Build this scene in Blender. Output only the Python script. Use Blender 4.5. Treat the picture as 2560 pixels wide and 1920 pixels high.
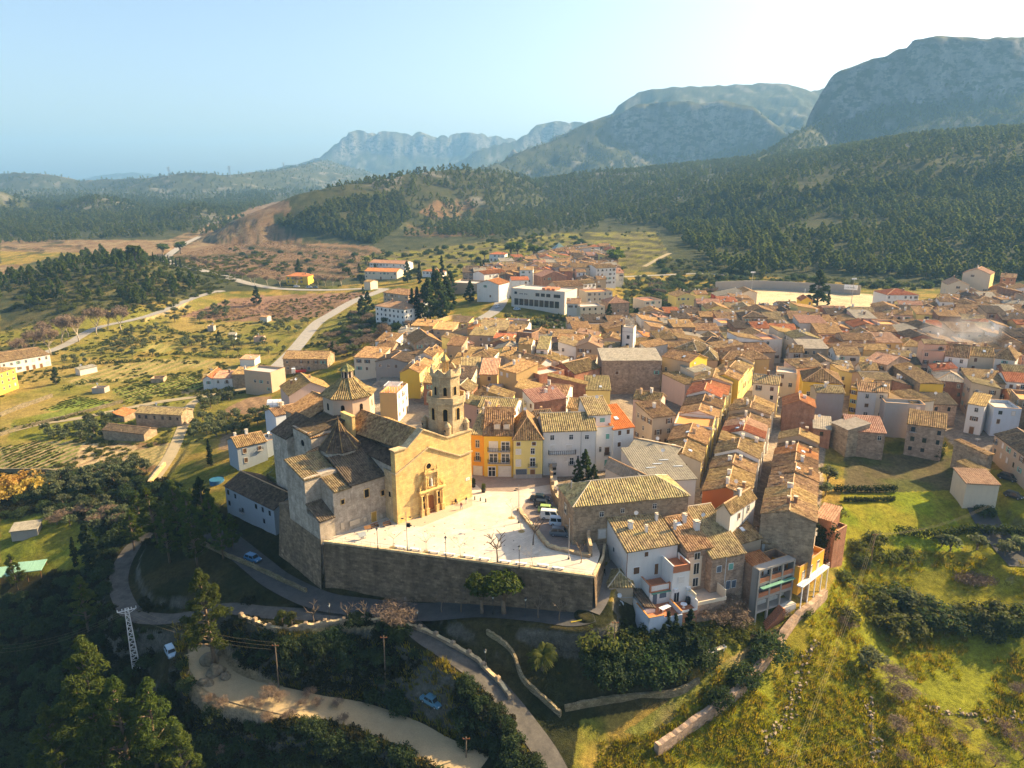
import bpy,bmesh,math,random
import numpy as np
from mathutils import Vector,Matrix
random.seed(7); RNG = np.random.default_rng(11)
R = math.radians
for _o in list(bpy.data.objects): bpy.data.objects.remove(_o)
sc = bpy.context.scene
COL = sc.collection
# camera
FPX = 1777.0; CAMZ = 67.0; PITCH = math.atan(490.0 / FPX)
cam_d = bpy.data.cameras.new('camera'); cam = bpy.data.objects.new('camera',cam_d); COL.objects.link(cam)
cam_d.sensor_width = 36.0; cam_d.lens = 36.0 * FPX / 2560.0
cam_d.clip_start = 0.5; cam_d.clip_end = 30000.0
cam.location = (0,0,CAMZ); cam.rotation_euler = (math.pi / 2 - PITCH,0,0)
sc.camera = cam
# sky, sun, exposure
SUN_AZ,SUN_EL = R(66.0),R(31.0)          # clockwise from +Y (the camera's heading), above the horizon
world = bpy.data.worlds.new('World'); sc.world = world; world.use_nodes = True
wn = world.node_tree.nodes; wl = world.node_tree.links; wn.clear()
wo = wn.new('ShaderNodeOutputWorld'); wb = wn.new('ShaderNodeBackground'); ws = wn.new('ShaderNodeTexSky')
ws.sky_type = 'NISHITA'; ws.sun_disc = False; ws.sun_elevation = SUN_EL; ws.sun_rotation = SUN_AZ
ws.air_density = 1.0; ws.dust_density = 3.5; ws.ozone_density = 1.0; ws.altitude = 300
wb.inputs['Strength'].default_value = 0.085
wl.new(ws.outputs[0],wb.inputs[0]); wl.new(wb.outputs[0],wo.inputs[0])
sun_d = bpy.data.lights.new('sun','SUN'); sun = bpy.data.objects.new('sun',sun_d); COL.objects.link(sun)
sun_d.energy = 5.0; sun_d.angle = R(0.53); sun_d.color = (1.0,0.75,0.41)
S_DIR = Vector((math.sin(SUN_AZ) * math.cos(SUN_EL),math.cos(SUN_AZ) * math.cos(SUN_EL),math.sin(SUN_EL)))
sun.rotation_euler = (-S_DIR).to_track_quat('-Z','Y').to_euler(); sun.location = (200,100,300)
vs = sc.view_settings; vs.view_transform = 'Standard'; vs.look = 'None'; vs.gamma = 1.0; vs.use_curve_mapping = False
vs.exposure = 1.62
sc.render.engine = 'CYCLES'
cy = sc.cycles; cy.use_denoising = True; cy.max_bounces = 5; cy.diffuse_bounces = 3; cy.glossy_bounces = 1
cy.transmission_bounces = 2; cy.transparent_max_bounces = 6; cy.volume_bounces = 0; cy.use_adaptive_sampling = True
cy.adaptive_threshold = 0.02; cy.caustics_reflective = False; cy.caustics_refractive = False
sc.render.use_persistent_data = False
# measuring helpers (photo pixel -> point of the place)
_c,_s = math.cos(PITCH),math.sin(PITCH)
def ray(px,py):
    cx = (px - 1280) / FPX; cy_ = (960 - py) / FPX
    return Vector((cx,_c + cy_ * _s,-_s + cy_ * _c))
def G(px,py,z=0.0):
    r = ray(px,py); t = (z - CAMZ) / r.z
    return Vector((r.x * t,r.y * t,z))
def D(px,py,d):
    r = ray(px,py); t = d / r.y
    return Vector((r.x * t,d,CAMZ + r.z * t))
def Pn(X,Y,Z):
    z = Z - CAMZ; f = Y * _c - z * _s; u = Y * _s + z * _c
    f = np.where(f < 1,1,f)
    return 1280 + FPX * X / f,960 - FPX * u / f
ZO = {'1': (540,860,2.766),'2': (1100,900,2.765),'3': (700,1200,2.572),'4': (1360,1200,2.765),'5': (1800,650,2.7645),
      '6': (900,600,2.212),'7': (0,500,2.212),'8': (0,1100,2.0233),'9': (1900,1100,2.0227),
      'A': (1100,800,5.53),'B': (1450,780,5.53),'C': (1650,950,5.53),'D': (2000,880,3.95),'E': (1750,700,5.53),
      'F': (2120,660,5.027),'G': (850,780,7.373),'H': (600,1540,4.366),'P': (1140,1180,5.9235),'Q': (1500,1280,5.925),
      'R': (1740,1280,5.1833),'S': (1240,720,6.506),'T': (1000,880,6.91),'V': (940,1100,7.2115),'W': (660,900,7.373),'X': (560,1050,4.607),'0': (0,0,1.0)}
def zp(k,x,y): o = ZO[k]; return (o[0] + x / o[2],o[1] + y / o[2])
# noise
_T = RNG.random((256,256))
def vnoise(x,y):
    xi = np.floor(x).astype(int); yi = np.floor(y).astype(int); fx = x - xi; fy = y - yi
    fx = fx * fx * (3 - 2 * fx); fy = fy * fy * (3 - 2 * fy)
    a = _T[xi & 255,yi & 255]; b = _T[(xi + 1) & 255,yi & 255]; c = _T[xi & 255,(yi + 1) & 255]; d = _T[(xi + 1) & 255,(yi + 1) & 255]
    return (a + (b - a) * fx) * (1 - fy) + (c + (d - c) * fx) * fy
def fbm(x,y,o=4):
    s = 0; a = 1.0; t = 0
    for i in range(o):
        s = s + a * vnoise(x * 2 ** i + 17.3 * i,y * 2 ** i + 5.1 * i); t += a; a *= 0.5
    return s / t
def sstep(a,b,x): t = np.clip((x - a) / (b - a),0,1); return t * t * (3 - 2 * t)
def inpoly(px,py,poly):
    ins = np.zeros(px.shape,bool); n = len(poly)
    for i in range(n):
        x0,y0 = poly[i]; x1,y1 = poly[(i + 1) % n]
        if y0 == y1: continue
        ins ^= ((y0 > py) != (y1 > py)) & (px < (x1 - x0) * (py - y0) / (y1 - y0) + x0)
    return ins
# custom properties
def tag(o,label=None,cat=None,group=None,kind=None):
    if label: o['label'] = label
    if cat: o['category'] = cat
    if group: o['group'] = group
    if kind: o['kind'] = kind
    return o
def thing(name,loc=(0,0,0),rz=0.0,label=None,cat=None,group=None):
    o = bpy.data.objects.new(name,None); COL.objects.link(o); o.location = loc; o.rotation_euler = (0,0,rz)
    o.empty_display_size = 0.3
    return tag(o,label,cat,group)
def link(name,me,parent=None,loc=None,rot=None,scale=None):
    o = bpy.data.objects.new(name,me); COL.objects.link(o)
    if parent: o.parent = parent
    if loc is not None: o.location = loc
    if rot is not None: o.rotation_euler = rot
    if scale is not None: o.scale = scale
    return o
class MB:
    def __init__(s): s.v = []; s.f = []; s.m = []
    def quad(s,a,b,c,d,mi=0):
        n = len(s.v); s.v += [tuple(a),tuple(b),tuple(c),tuple(d)]; s.f.append((n,n + 1,n + 2,n + 3)); s.m.append(mi)
    def poly(s,pts,mi=0):
        n = len(s.v); s.v += [tuple(p) for p in pts]; s.f.append(tuple(range(n,n + len(pts)))); s.m.append(mi)
    def box(s,x0,x1,y0,y1,z0,z1,mi=0,M=None,bottom=True):
        P = [(x0,y0,z0),(x1,y0,z0),(x1,y1,z0),(x0,y1,z0),(x0,y0,z1),(x1,y0,z1),(x1,y1,z1),(x0,y1,z1)]
        if M is not None: P = [tuple(M @ Vector(p)) for p in P]
        n = len(s.v); s.v += P
        F = [(4,5,6,7),(0,1,5,4),(1,2,6,5),(2,3,7,6),(3,0,4,7)] + ([(3,2,1,0)] if bottom else [])
        for f in F: s.f.append(tuple(n + i for i in f)); s.m.append(mi)
    def prism(s,pts,z0,z1,mi=0,top=True,bottom=False,mt=None):
        n = len(s.v); k = len(pts)
        s.v += [(p[0],p[1],z0) for p in pts] + [(p[0],p[1],z1) for p in pts]
        for i in range(k):
            j = (i + 1) % k; s.f.append((n + i,n + j,n + k + j,n + k + i)); s.m.append(mi)
        if top: s.f.append(tuple(n + k + i for i in range(k))); s.m.append(mi if mt is None else mt)
        if bottom: s.f.append(tuple(n + k - 1 - i for i in range(k))); s.m.append(mi)
    def frustum(s,c,r0,r1,z0,z1,n=8,ph=0.0,mi=0,cap=True):
        b = len(s.v)
        for r,z in ((r0,z0),(r1,z1)):
            for i in range(n):
                a = ph + 2 * math.pi * i / n; s.v.append((c[0] + r * math.cos(a),c[1] + r * math.sin(a),z))
        for i in range(n):
            j = (i + 1) % n; s.f.append((b + i,b + j,b + n + j,b + n + i)); s.m.append(mi)
        if cap: s.f.append(tuple(b + n + i for i in range(n))); s.m.append(mi); s.f.append(tuple(b + n - 1 - i for i in range(n))); s.m.append(mi)
    def tube(s,pts,rad,n=5,mi=0,cap=True):
        pts = [Vector(p) for p in pts]; b = len(s.v)
        if not hasattr(rad,'__len__'): rad = [rad] * len(pts)
        for i,p in enumerate(pts):
            d = (pts[min(i + 1,len(pts) - 1)] - pts[max(i - 1,0)])
            if d.length < 1e-6: d = Vector((0,0,1))
            d.normalize(); u = d.orthogonal().normalized(); w = d.cross(u)
            for k in range(n):
                a = 2 * math.pi * k / n; s.v.append(tuple(p + (u * math.cos(a) + w * math.sin(a)) * rad[i]))
        for i in range(len(pts) - 1):
            for k in range(n):
                j = (k + 1) % n; s.f.append((b + i * n + k,b + i * n + j,b + (i + 1) * n + j,b + (i + 1) * n + k)); s.m.append(mi)
        if cap:
            s.f.append(tuple(b + n - 1 - k for k in range(n))); s.m.append(mi)
            e = b + (len(pts) - 1) * n; s.f.append(tuple(e + k for k in range(n))); s.m.append(mi)
    def mesh(s,name,mats,smooth=False):
        me = bpy.data.meshes.new(name); me.from_pydata(s.v,[],s.f)
        for m in (mats if isinstance(mats,(list,tuple)) else [mats]): me.materials.append(m)
        if any(s.m): me.polygons.foreach_set('material_index',s.m)
        if smooth: me.polygons.foreach_set('use_smooth',[True] * len(s.f))
        me.update(); return me
    def build(s,name,mats,parent=None,smooth=False,**k): return link(name,s.mesh(name,mats,smooth),parent,**k)
# materials
def lin(c): return tuple(((x / 12.92) if x <= 0.04045 else ((x + 0.055) / 1.055) ** 2.4) for x in c)
class NT:
    def __init__(s,name):
        s.mat = bpy.data.materials.new(name); s.mat.use_nodes = True; s.t = s.mat.node_tree; s.n = s.t.nodes; s.l = s.t.links
        s.b = s.n['Principled BSDF']; s.b.inputs['Roughness'].default_value = 0.9; s.b.inputs['Specular IOR Level'].default_value = 0.2
        s.tc = s.n.new('ShaderNodeTexCoord')
    def new(s,t,**k):
        n = s.n.new('ShaderNode' + t)
        for a,v in k.items(): setattr(n,a,v)
        return n
    def set(s,n,**k):
        for a,v in k.items():
            i = n.inputs[a.replace('_',' ')] if not a.startswith('i') or not a[1:].isdigit() else n.inputs[int(a[1:])]
            if hasattr(v,'is_output'): s.l.new(v,i)
            else: i.default_value = v
        return n
    def noise(s,scale,detail=4,rough=0.6,vec=None,sc3=None):
        n = s.new('TexNoise'); n.inputs['Scale'].default_value = scale; n.inputs['Detail'].default_value = detail; n.inputs['Roughness'].default_value = rough
        v = vec if vec is not None else s.tc.outputs['Object']
        if sc3:
            m = s.new('Mapping'); m.inputs['Scale'].default_value = sc3; s.l.new(v,m.inputs[0]); v = m.outputs[0]
        s.l.new(v,n.inputs['Vector']); return n.outputs['Fac']
    def ramp(s,fac,stops,interp='LINEAR'):
        r = s.new('ValToRGB'); e = r.color_ramp.elements; r.color_ramp.interpolation = interp
        while len(e) < len(stops): e.new(0.5)
        for i,(p,c) in enumerate(stops):
            e[i].position = p; e[i].color = (c[0],c[1],c[2],1) if hasattr(c,'__len__') else (c,c,c,1)
        s.l.new(fac,r.inputs[0]); return r.outputs[0]
    def mix(s,fac,a,b,mode='MIX'):
        m = s.new('MixRGB',blend_type=mode)
        for k,v in ((0,fac),(1,a),(2,b)):
            if hasattr(v,'is_output'): s.l.new(v,m.inputs[k])
            elif k == 0: m.inputs[0].default_value = v
            else: m.inputs[k].default_value = (v[0],v[1],v[2],1)
        return m.outputs[0]
    def math(s,op,a,b=0.0):
        m = s.new('Math',operation=op)
        for k,v in ((0,a),(1,b)):
            if hasattr(v,'is_output'): s.l.new(v,m.inputs[k])
            else: m.inputs[k].default_value = v
        return m.outputs[0]
    def rnd(s): return s.new('ObjectInfo').outputs['Random']
    def vary(s,col,lo=0.8,hi=1.15,hue=0.0):
        r = s.rnd(); h = s.new('HueSaturation'); mr = s.new('MapRange'); s.l.new(r,mr.inputs[0]); mr.inputs[3].default_value = lo; mr.inputs[4].default_value = hi
        s.l.new(mr.outputs[0],h.inputs['Value']); s.l.new(col,h.inputs['Color'])
        if hue:
            w = s.new('TexWhiteNoise',noise_dimensions='1D'); s.l.new(r,w.inputs['W']); m2 = s.new('MapRange'); s.l.new(w.outputs['Value'],m2.inputs[0])
            m2.inputs[3].default_value = 0.5 - hue; m2.inputs[4].default_value = 0.5 + hue; s.l.new(m2.outputs[0],h.inputs['Hue'])
        return h.outputs[0]
    def bump(s,h,strength=0.4,dist=0.05):
        b = s.new('Bump'); b.inputs['Strength'].default_value = strength; b.inputs['Distance'].default_value = dist
        s.l.new(h,b.inputs['Height']); s.l.new(b.outputs[0],s.b.inputs['Normal'])
    def out(s,col,rough=None,spec=None):
        s.l.new(col,s.b.inputs['Base Color']) if hasattr(col,'is_output') else setattr(s.b.inputs['Base Color'],'default_value',(*col,1))
        if rough is not None: s.b.inputs['Roughness'].default_value = rough
        if spec is not None: s.b.inputs['Specular IOR Level'].default_value = spec
        return s.mat
MATS = {}
def flat(name,c,rough=0.8,spec=0.3,metal=0.0,var=0.12,scale=3.0):
    if name in MATS: return MATS[name]
    t = NT(name); n = t.noise(scale,3); col = t.ramp(n,[(0.25,tuple(x * (1 - var) for x in c)),(0.75,tuple(min(1,x * (1 + var)) for x in c))])
    t.b.inputs['Metallic'].default_value = metal
    MATS[name] = t.out(col,rough,spec); return MATS[name]
def plaster(name,c,dirt=0.45,stain=(0.30,0.24,0.17)):
    if name in MATS: return MATS[name]
    t = NT(name)
    a = t.ramp(t.noise(0.35,5,0.65),[(0.35,0.0),(0.72,1.0)])
    b = t.ramp(t.noise(1.0,5,0.7,sc3=(1.3,1.3,0.22)),[(0.48,0.0),(0.8,1.0)])
    col = t.mix(t.math('MULTIPLY',a,dirt * 0.6),c,tuple(0.55 * x + 0.45 * y for x,y in zip(c,stain)))
    col = t.mix(t.math('MULTIPLY',b,dirt),col,tuple(0.4 * x + 0.6 * y * 0.9 for x,y in zip(c,stain)))
    col = t.vary(col,0.88,1.08)
    t.bump(t.noise(9,3),0.25,0.03)
    MATS[name] = t.out(col,0.92,0.1); return MATS[name]
def masonry(name,c1,c2,mortar,bw=0.55,bh=0.28,patch=None,amt=0.5,warp=0.12):
    if name in MATS: return MATS[name]
    t = NT(name); sx = t.new('SeparateXYZ'); t.l.new(t.tc.outputs['Object'],sx.inputs[0])
    cx = t.new('CombineXYZ'); t.l.new(t.math('ADD',sx.outputs[0],sx.outputs[1]),cx.inputs[0]); t.l.new(sx.outputs[2],cx.inputs[1])
    nz = t.new('TexNoise'); nz.inputs['Scale'].default_value = 1.6; t.l.new(t.tc.outputs['Object'],nz.inputs['Vector'])
    wv = t.new('VectorMath',operation='SCALE'); t.l.new(nz.outputs['Color'],wv.inputs[0]); wv.inputs['Scale'].default_value = warp * 2
    av = t.new('VectorMath',operation='ADD'); t.l.new(cx.outputs[0],av.inputs[0]); t.l.new(wv.outputs[0],av.inputs[1])
    br = t.new('TexBrick'); t.l.new(av.outputs[0],br.inputs['Vector'])
    t.set(br,Scale=1.0,Mortar_Size=0.025,Brick_Width=bw,Row_Height=bh,Bias=0.0)
    br.inputs['Color1'].default_value = (*c1,1); br.inputs['Color2'].default_value = (*c2,1); br.inputs['Mortar'].default_value = (*mortar,1)
    big = t.ramp(t.noise(0.22,6,0.7),[(0.3,0.0),(0.7,1.0)])
    col = t.mix(t.math('MULTIPLY',big,amt),br.outputs['Color'],patch or tuple(x * 0.55 for x in c1))
    fine = t.noise(6,4,0.7); col = t.mix(0.5,col,t.ramp(fine,[(0.3,0.35),(0.7,0.9)]),'OVERLAY')
    stk = t.ramp(t.noise(.9,5,.7,sc3=(1,1,.18)),[(.46,0.0),(.74,1.0)]); col = t.mix(t.math('MULTIPLY',stk,.55),col,patch or tuple(x * .5 for x in c1)); md = t.noise(.7,4,.7); col = t.mix(.6,col,t.ramp(md,[(.3,.28),(.7,.78)]),'OVERLAY')
    col = t.vary(col,0.88,1.1)
    t.bump(t.math('ADD',t.math('MULTIPLY',br.outputs['Fac'],-0.6),fine),0.6,0.06)
    MATS[name] = t.out(col,0.95,0.1); return MATS[name]
def rooftile(name,dark,mid,light,lichen,la=0.35):
    if name in MATS: return MATS[name]
    t = NT(name); v = t.new('TexVoronoi',feature='F1'); v.inputs['Scale'].default_value = 2.6; t.l.new(t.tc.outputs['Object'],v.inputs['Vector'])
    sp = t.new('SeparateColor'); t.l.new(v.outputs['Color'],sp.inputs[0])
    col = t.ramp(sp.outputs[0],[(0.0,dark),(0.45,mid),(0.85,mid),(1.0,light)])
    big = t.ramp(t.noise(0.45,6,0.72),[(0.42,0.0),(0.68,1.0)])
    col = t.mix(t.math('MULTIPLY',big,la),col,lichen)
    d2 = t.ramp(t.noise(0.9,5,0.75),[(0.38,1.0),(0.56,0.0)])
    col = t.mix(t.math('MULTIPLY',d2,0.55),col,tuple(x * 0.5 for x in dark))
    col = t.vary(col,0.72,1.2,0.012)
    t.bump(t.noise(7,3),0.4,0.05)
    MATS[name] = t.out(col,0.93,0.1); return MATS[name]
# TERRAIN
NEAR = [(720,1440,-9.8),(803,1459,-9.4),(1050,1495,-9.6),(1250,1500,-8.2),(1474,1509,-5.7),(1540,1440,-3.5),(640,1400,-10.5),(600,1330,-10),(500,1300,-11),
 (600,1545,-11.6),(700,1590,-11.6),(820,1570,-11.2),(960,1560,-11),(1030,1570,-10.6),(620,1665,-18.3),(900,1725,-19),(1080,1800,-18.8),(560,1750,-19),(700,1800,-19.4),(520,1640,-18.3),
 (1120,1645,-12.6),(1000,1750,-18.5),(1100,1862,-19.6),(1200,1905,-20),(1270,1740,-15),(1380,1910,-18.6),(700,1860,-23.5),(900,1905,-25),(500,1810,-22.5),(300,1920,-33),(600,1920,-28),(1050,1920,-25),
 (1130,1560,-9.7),(1370,1620,-11.3),(1250,1580,-9.8),(1500,1650,-12),(1600,1720,-14.5),(1500,1800,-18),(1700,1765,-17),(1800,1625,-12.5),(1750,1700,-15.3),(1400,1800,-17.4),
 (1600,1560,-10.5),(1720,1580,-11),(1890,1540,-12.8),(1990,1530,-12),(1560,1570,-10.5),(1535,1560,-8.8),(2060,1560,-15),(1900,1700,-17.5),(1650,1850,-20),(1750,1900,-22),(2000,1850,-23),(2300,1900,-24),(2500,1700,-22.5),(2200,1600,-19),
 (2150,1450,-15),(2300,1440,-14.8),(2500,1480,-15),(2400,1560,-18.5),(2540,1900,-25),(2080,1180,-5),(2250,1180,-6),(2350,1180,-6),(2200,1280,-8),(2350,1300,-9),(2480,1340,-11),(2100,1360,-10.5),
 (2480,1230,-5),(2450,1130,-3),(2560,1300,-6),(1300,1200,0),(1420,1330,0),(1560,1310,-.5),(1750,1280,-1),(1840,1340,-2.5),(1960,1330,-4),(1900,1050,0),(2100,1000,-1),(2300,950,0),(2500,950,0),(1500,950,1),(1200,950,1),
 (1000,950,-1),(1700,850,1),(2100,830,1),(2450,800,1),(1100,880,0),(1400,840,1),(1000,880,-2),(1850,735,0),(2000,745,0),(2250,762,0.3),(1990,713,1.0),(2300,735,0.8),(1600,765,-4),(1700,740,-2),(1300,800,1),(1480,800,0),(1300,740,5),
 (1450,700,8),(1560,690,3),(1750,690,3),(560,1150,-9.5),(620,1100,-9),(700,1040,-7.5),(600,1000,-12),(700,930,-11),(400,1200,-14),(250,1250,-17),(60,1250,-20),(290,1400,-19),(330,1530,-17.5),(480,1545,-15),(150,1500,-26),
 (0,1500,-29),(100,1700,-34),(300,1700,-27),(430,1640,-19.5),(360,1800,-29),(0,1920,-40),(60,1370,-22),(400,1100,-15),(100,1120,-18),(450,1000,-15),(150,1000,-17),(0,1050,-18),(300,900,-15.5),(600,870,-14),(650,985,-13.5),
 (750,890,-11),(850,800,-8),(800,960,-8),(50,880,-17),(0,820,-15),(300,830,-15),(500,790,-13),(700,780,-11),(930,740,-4),(900,850,-6),(950,800,-4),(1000,800,-1),(950,700,-3),(1100,760,0),(1060,820,-1)]
FAR = [(200,765,440),(370,650,560),(100,690,560),(240,660,560),(300,640,720),(505,735,510),(480,690,600),(0,640,750),(0,600,950),(300,610,880),(600,690,600),(600,640,750),(600,600,950),(450,560,1250),(200,560,1200),(850,650,680),(850,600,900),
 (900,560,1050),(650,510,1900),(1150,560,1000),(1100,620,750),(1250,650,640),(1250,600,800),(1450,600,750),(1500,640,620),(1650,640,600),(1900,690,530),(2300,715,495),(2520,700,500),(1900,600,680),(2200,600,640),(2500,600,600),
 (2200,520,800),(1900,540,850),(2450,480,850),(1700,560,900),(1500,530,1100),(1300,520,1300),(1300,470,1700),(1150,470,1500),(0,480,2500),(400,470,3500),(640,475,3000),(1000,465,3500),(800,470,4500),(0,470,8000),(700,470,8000),(1280,470,8000),(2000,470,8000),(2560,470,8000),(2300,400,920),(2450,335,1100),(2150,425,960),(2560,380,930),(2000,475,880),(1850,500,900),(2700,330,1100),(2300,345,1250),(2150,372,1150),(2560,325,1250),(2080,400,1150),(1650,478,1200),(1600,440,1500),(1750,440,1400),(1500,430,1550),(2900,300,1700)]
_ctl = [tuple(G(x,y,z)) for x,y,z in NEAR] + [tuple(D(x,y,d)) for x,y,d in FAR]
_ctl = np.array(_ctl)
def _lp(X,Y): return np.arctan2(X,Y),np.log(np.hypot(X,Y))
_ca,_cl = _lp(_ctl[:,0],_ctl[:,1])
_Dm = np.hypot(_ca[:,None] - _ca[None],_cl[:,None] - _cl[None])
_n = len(_ctl); _A = np.zeros((_n + 1,_n + 1)); _A[:_n,:_n] = _Dm - 0.0 * np.eye(_n); _A[:_n,_n] = 1; _A[_n,:_n] = 1
_w = np.linalg.solve(_A,np.append(_ctl[:,2],0))
def rbf(X,Y):
    a,l = _lp(X,Y); out = np.full(a.shape,_w[-1])
    for i in range(_n): out += _w[i] * np.hypot(a - _ca[i],l - _cl[i])
    return out
def crest(pts,f=1.0): return np.array([tuple(D(x,y,d * f)) for x,y,d in pts])
PR = [0,30,80,200,450,900,2000,4000]
RIDGES = [
 (1.6,crest([(3300,60,1500),(2900,70,1400),(2553,92,1300),(2467,101,1300),(2430,94,1310),(2337,95,1320),(2294,101,1330),(2270,123,1335),(2184,148,1345),(2110,175,1360),(2098,209,1362)],1.6),[70,70,75,80,85,90,90,90,90,90,90],[0,10,32,90,205,330,600,900],11),
 (1.0,crest([(2084,282,2140),(1999,335,1850),(1907,395,1560),(1815,457,1310),(1720,512,1100),(1600,560,920)],1.0),[40,20,8,4,0,0],[0,14,38,95,200,330,600,900],7),
 (1.55,crest([(1245,412,1650),(1320,372,1750),(1400,345,1820),(1480,302,1880),(1540,285,1900),(1592,262,1880),(1700,252,1860),(1800,250,1850),(1880,268,1830),(1960,330,1750),(2010,380,1650)],1.55),[0,0,0,12,45,120,135,125,60,20,0],[0,15,42,105,220,360,650,950],8),
 (1.55,crest([(1560,255,2350),(1600,226,2400),(1700,216,2420),(1815,213,2450),(1880,210,2450),(1938,206,2450),(1980,213,2450),(2024,229,2450),(2085,216,2480),(2300,200,2500)],1.55),[40,30,0,0,0,0,0,0,0,0],[0,12,34,90,200,360,700,1000],7),
 (1.4,crest([(1130,440,1500),(1245,412,1650)],1.4),[0,0],[0,14,38,95,200,330,600,900],8),
 (1.5,crest([(640,428,3600),(700,418,3700),(800,393,3800),(850,350,3900),(872,328,3950),(930,320,4000),(980,331,4000),(1050,329,4050),(1095,340,4050),(1130,335,4100),(1170,325,4100),(1190,331,4100),(1290,347,4200),(1400,365,4200)],1.5),[0,0,10,70,90,90,90,85,80,80,80,70,40,20],[0,16,44,110,230,420,760,1000],9),
 (1.5,crest([(1200,372,3300),(1290,350,3400),(1332,325,3450),(1345,310,3500),(1380,303,3500),(1490,306,3550),(1600,320,3600)],1.5),[10,30,60,80,80,80,70],[0,14,40,100,210,380,700,1000],8),
 (1.35,crest([(-500,440,2600),(-200,430,2500),(0,436,2400),(60,432,2350),(120,434,2300),(200,452,2300),(300,447,2300),(400,441,2200),(470,432,2100),(520,434,2100),(570,440,2150),(640,430,2300),(690,428,2400),(760,414,2700),(810,402,3200)],1.35),[0]*15,[0,7,20,52,110,190,330,500],9),
 (1.5,crest([(-400,405,5200),(0,409,5200),(70,414,5200),(130,420,5200),(190,442,5200),(220,440,5000),(260,434,5000),(330,431,5000),(420,437,5000),(520,444,5000)],1.5),[0]*10,[0,8,22,60,130,230,420,700],12),
 (1.1,crest([(0,505,1500),(60,500,1480),(130,520,1450),(215,502,1400),(250,494,1390),(290,510,1420),(340,540,1450)],1.1),[0]*7,[0,10,26,62,120,200,400,600],7),
 (1.1,crest([(410,560,1150),(455,522,1180),(490,513,1200),(540,530,1230),(590,548,1300)],1.1),[0,4,4,0,0],[0,9,24,55,100,170,300,500],5),
 (1.2,crest([(-300,470,1250),(-60,450,1300),(0,478,1320),(20,505,1330)],1.2),[20,25,20,0],[0,12,32,75,140,230,400,600],8),
 (1.0,crest([(735,545,985),(750,515,1000),(790,480,1020),(860,468,1060),(930,455,1120),(1010,442,1180),(1075,430,1250),(1150,426,1320),(1250,432,1450)],1.0),[0]*9,[0,9,30,85,150,240,400,600],5),
]
def ridge_h(X,Y,rd):
    fs,C,cl,pf,na = rd; cl = np.array(cl,float) * fs; pf = np.array(pf,float) * fs; PRf = np.array(PR,float) * fs; best = np.full(X.shape,-1e9)
    tot = np.hypot(np.diff(C[:,0]),np.diff(C[:,1])); s0 = np.concatenate([[0],np.cumsum(tot)])
    wob2 = (fbm(X / 60.0 + 7,Y / 60.0,2) - 0.5) * 2
    wob = (fbm(X / 70.0,Y / 70.0,4) - 0.5) * 2
    for i in range(len(C) - 1):
        a = C[i]; b = C[i + 1]; dx,dy = b[0] - a[0],b[1] - a[1]; L2 = dx * dx + dy * dy
        t = np.clip(((X - a[0]) * dx + (Y - a[1]) * dy) / L2,0,1)
        dist = np.hypot(X - a[0] - t * dx,Y - a[1] - t * dy)
        dd = dist * (1 + 0.25 * wob)
        h = a[2] + t * (b[2] - a[2]); c = cl[i] + t * (cl[i + 1] - cl[i])
        best = np.maximum(best,h - c * sstep(4 * fs,62 * fs,dd + 22 * fs * wob2 * sstep(4,30,dist)) - np.interp(dd,PRf,pf))
    far = sstep(0,60,np.hypot(X,Y) * 0 + 60)
    best = best + na * 2.0 * (fbm(X / 120.0 + 3,Y / 120.0,3) - 0.5) * 0.7 + na * 0.45 * (1 - np.abs(fbm(X / 70.0,Y / 70.0,2) - 0.5) * 4)
    return best
VU = None
_Af = G(*zp('1',1258,1245)); _Bf = G(*zp('1',1770,1055))
CU = (_Bf - _Af).normalized(); CV = Vector((-CU.y,CU.x,0))
def ch(u,v,z=0.0): p = _Af + CU * u + CV * v; return Vector((p.x,p.y,z))
PLAZA_W = G(810,1353); PLAZA_E = G(1484,1440)
PLATEAU = [tuple(p)[:2] for p in (ch(-15.3,4.0),PLAZA_E,G(1500,1385),G(1700,1290),G(1800,1000),G(1000,900),ch(-8,45),ch(-8,30),ch(-15.3,17))]
TERR = [[(430,560),(560,540),(690,560),(760,600),(900,610),(960,640),(960,690),(840,690),(700,690),(560,670),(430,640)],[(1240,600),(1400,560),(1640,560),(1660,640),(1560,670),(1400,660),(1250,640)],
        [(0,598),(200,605),(205,630),(0,640)],[(1080,480),(1180,470),(1230,560),(1100,600),(1020,560)]]
def height0(X,Y):
    z = rbf(X,Y); r = np.hypot(X,Y)
    amp = np.clip((r - 150) / 900,0,1) * 5
    z = z + amp * (fbm(X / 90.0,Y / 90.0,4) - 0.5) * 2 * 0.6
    near = np.clip((r - 70) / 60,0,1) * (r < 330)
    z = z + 0.5 * (fbm(X / 4.0,Y / 4.0,3) - 0.5) * (r < 400)
    for rd in RIDGES: z = np.maximum(z,ridge_h(X,Y,rd))
    return z
_rows = np.arange(2140,622,-2.4); _ang = PITCH - np.arctan((960 - _rows) / FPX); _r1 = 79 / np.tan(_ang)
_r1 = _r1[_r1 < 1000]; _r0 = np.linspace(25,_r1[0],14)[:-1]
_r2 = _r1[-1] * np.exp(np.arange(1,260) * math.log(8500 / _r1[-1]) / 259)
RADII = np.concatenate([_r0,_r1,_r2]); NA = 640; AMAX = R(47)
AZ = np.linspace(-AMAX,AMAX,NA)
_RR,_AA = np.meshgrid(RADII,AZ,indexing='ij'); GX = _RR * np.sin(_AA); GY = _RR * np.cos(_AA)
GZ = height0(GX,GY)
_px,_py = Pn(GX,GY,GZ)
_sl = np.abs(np.gradient(GZ,axis=0) / np.gradient(_RR,axis=0))
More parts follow.
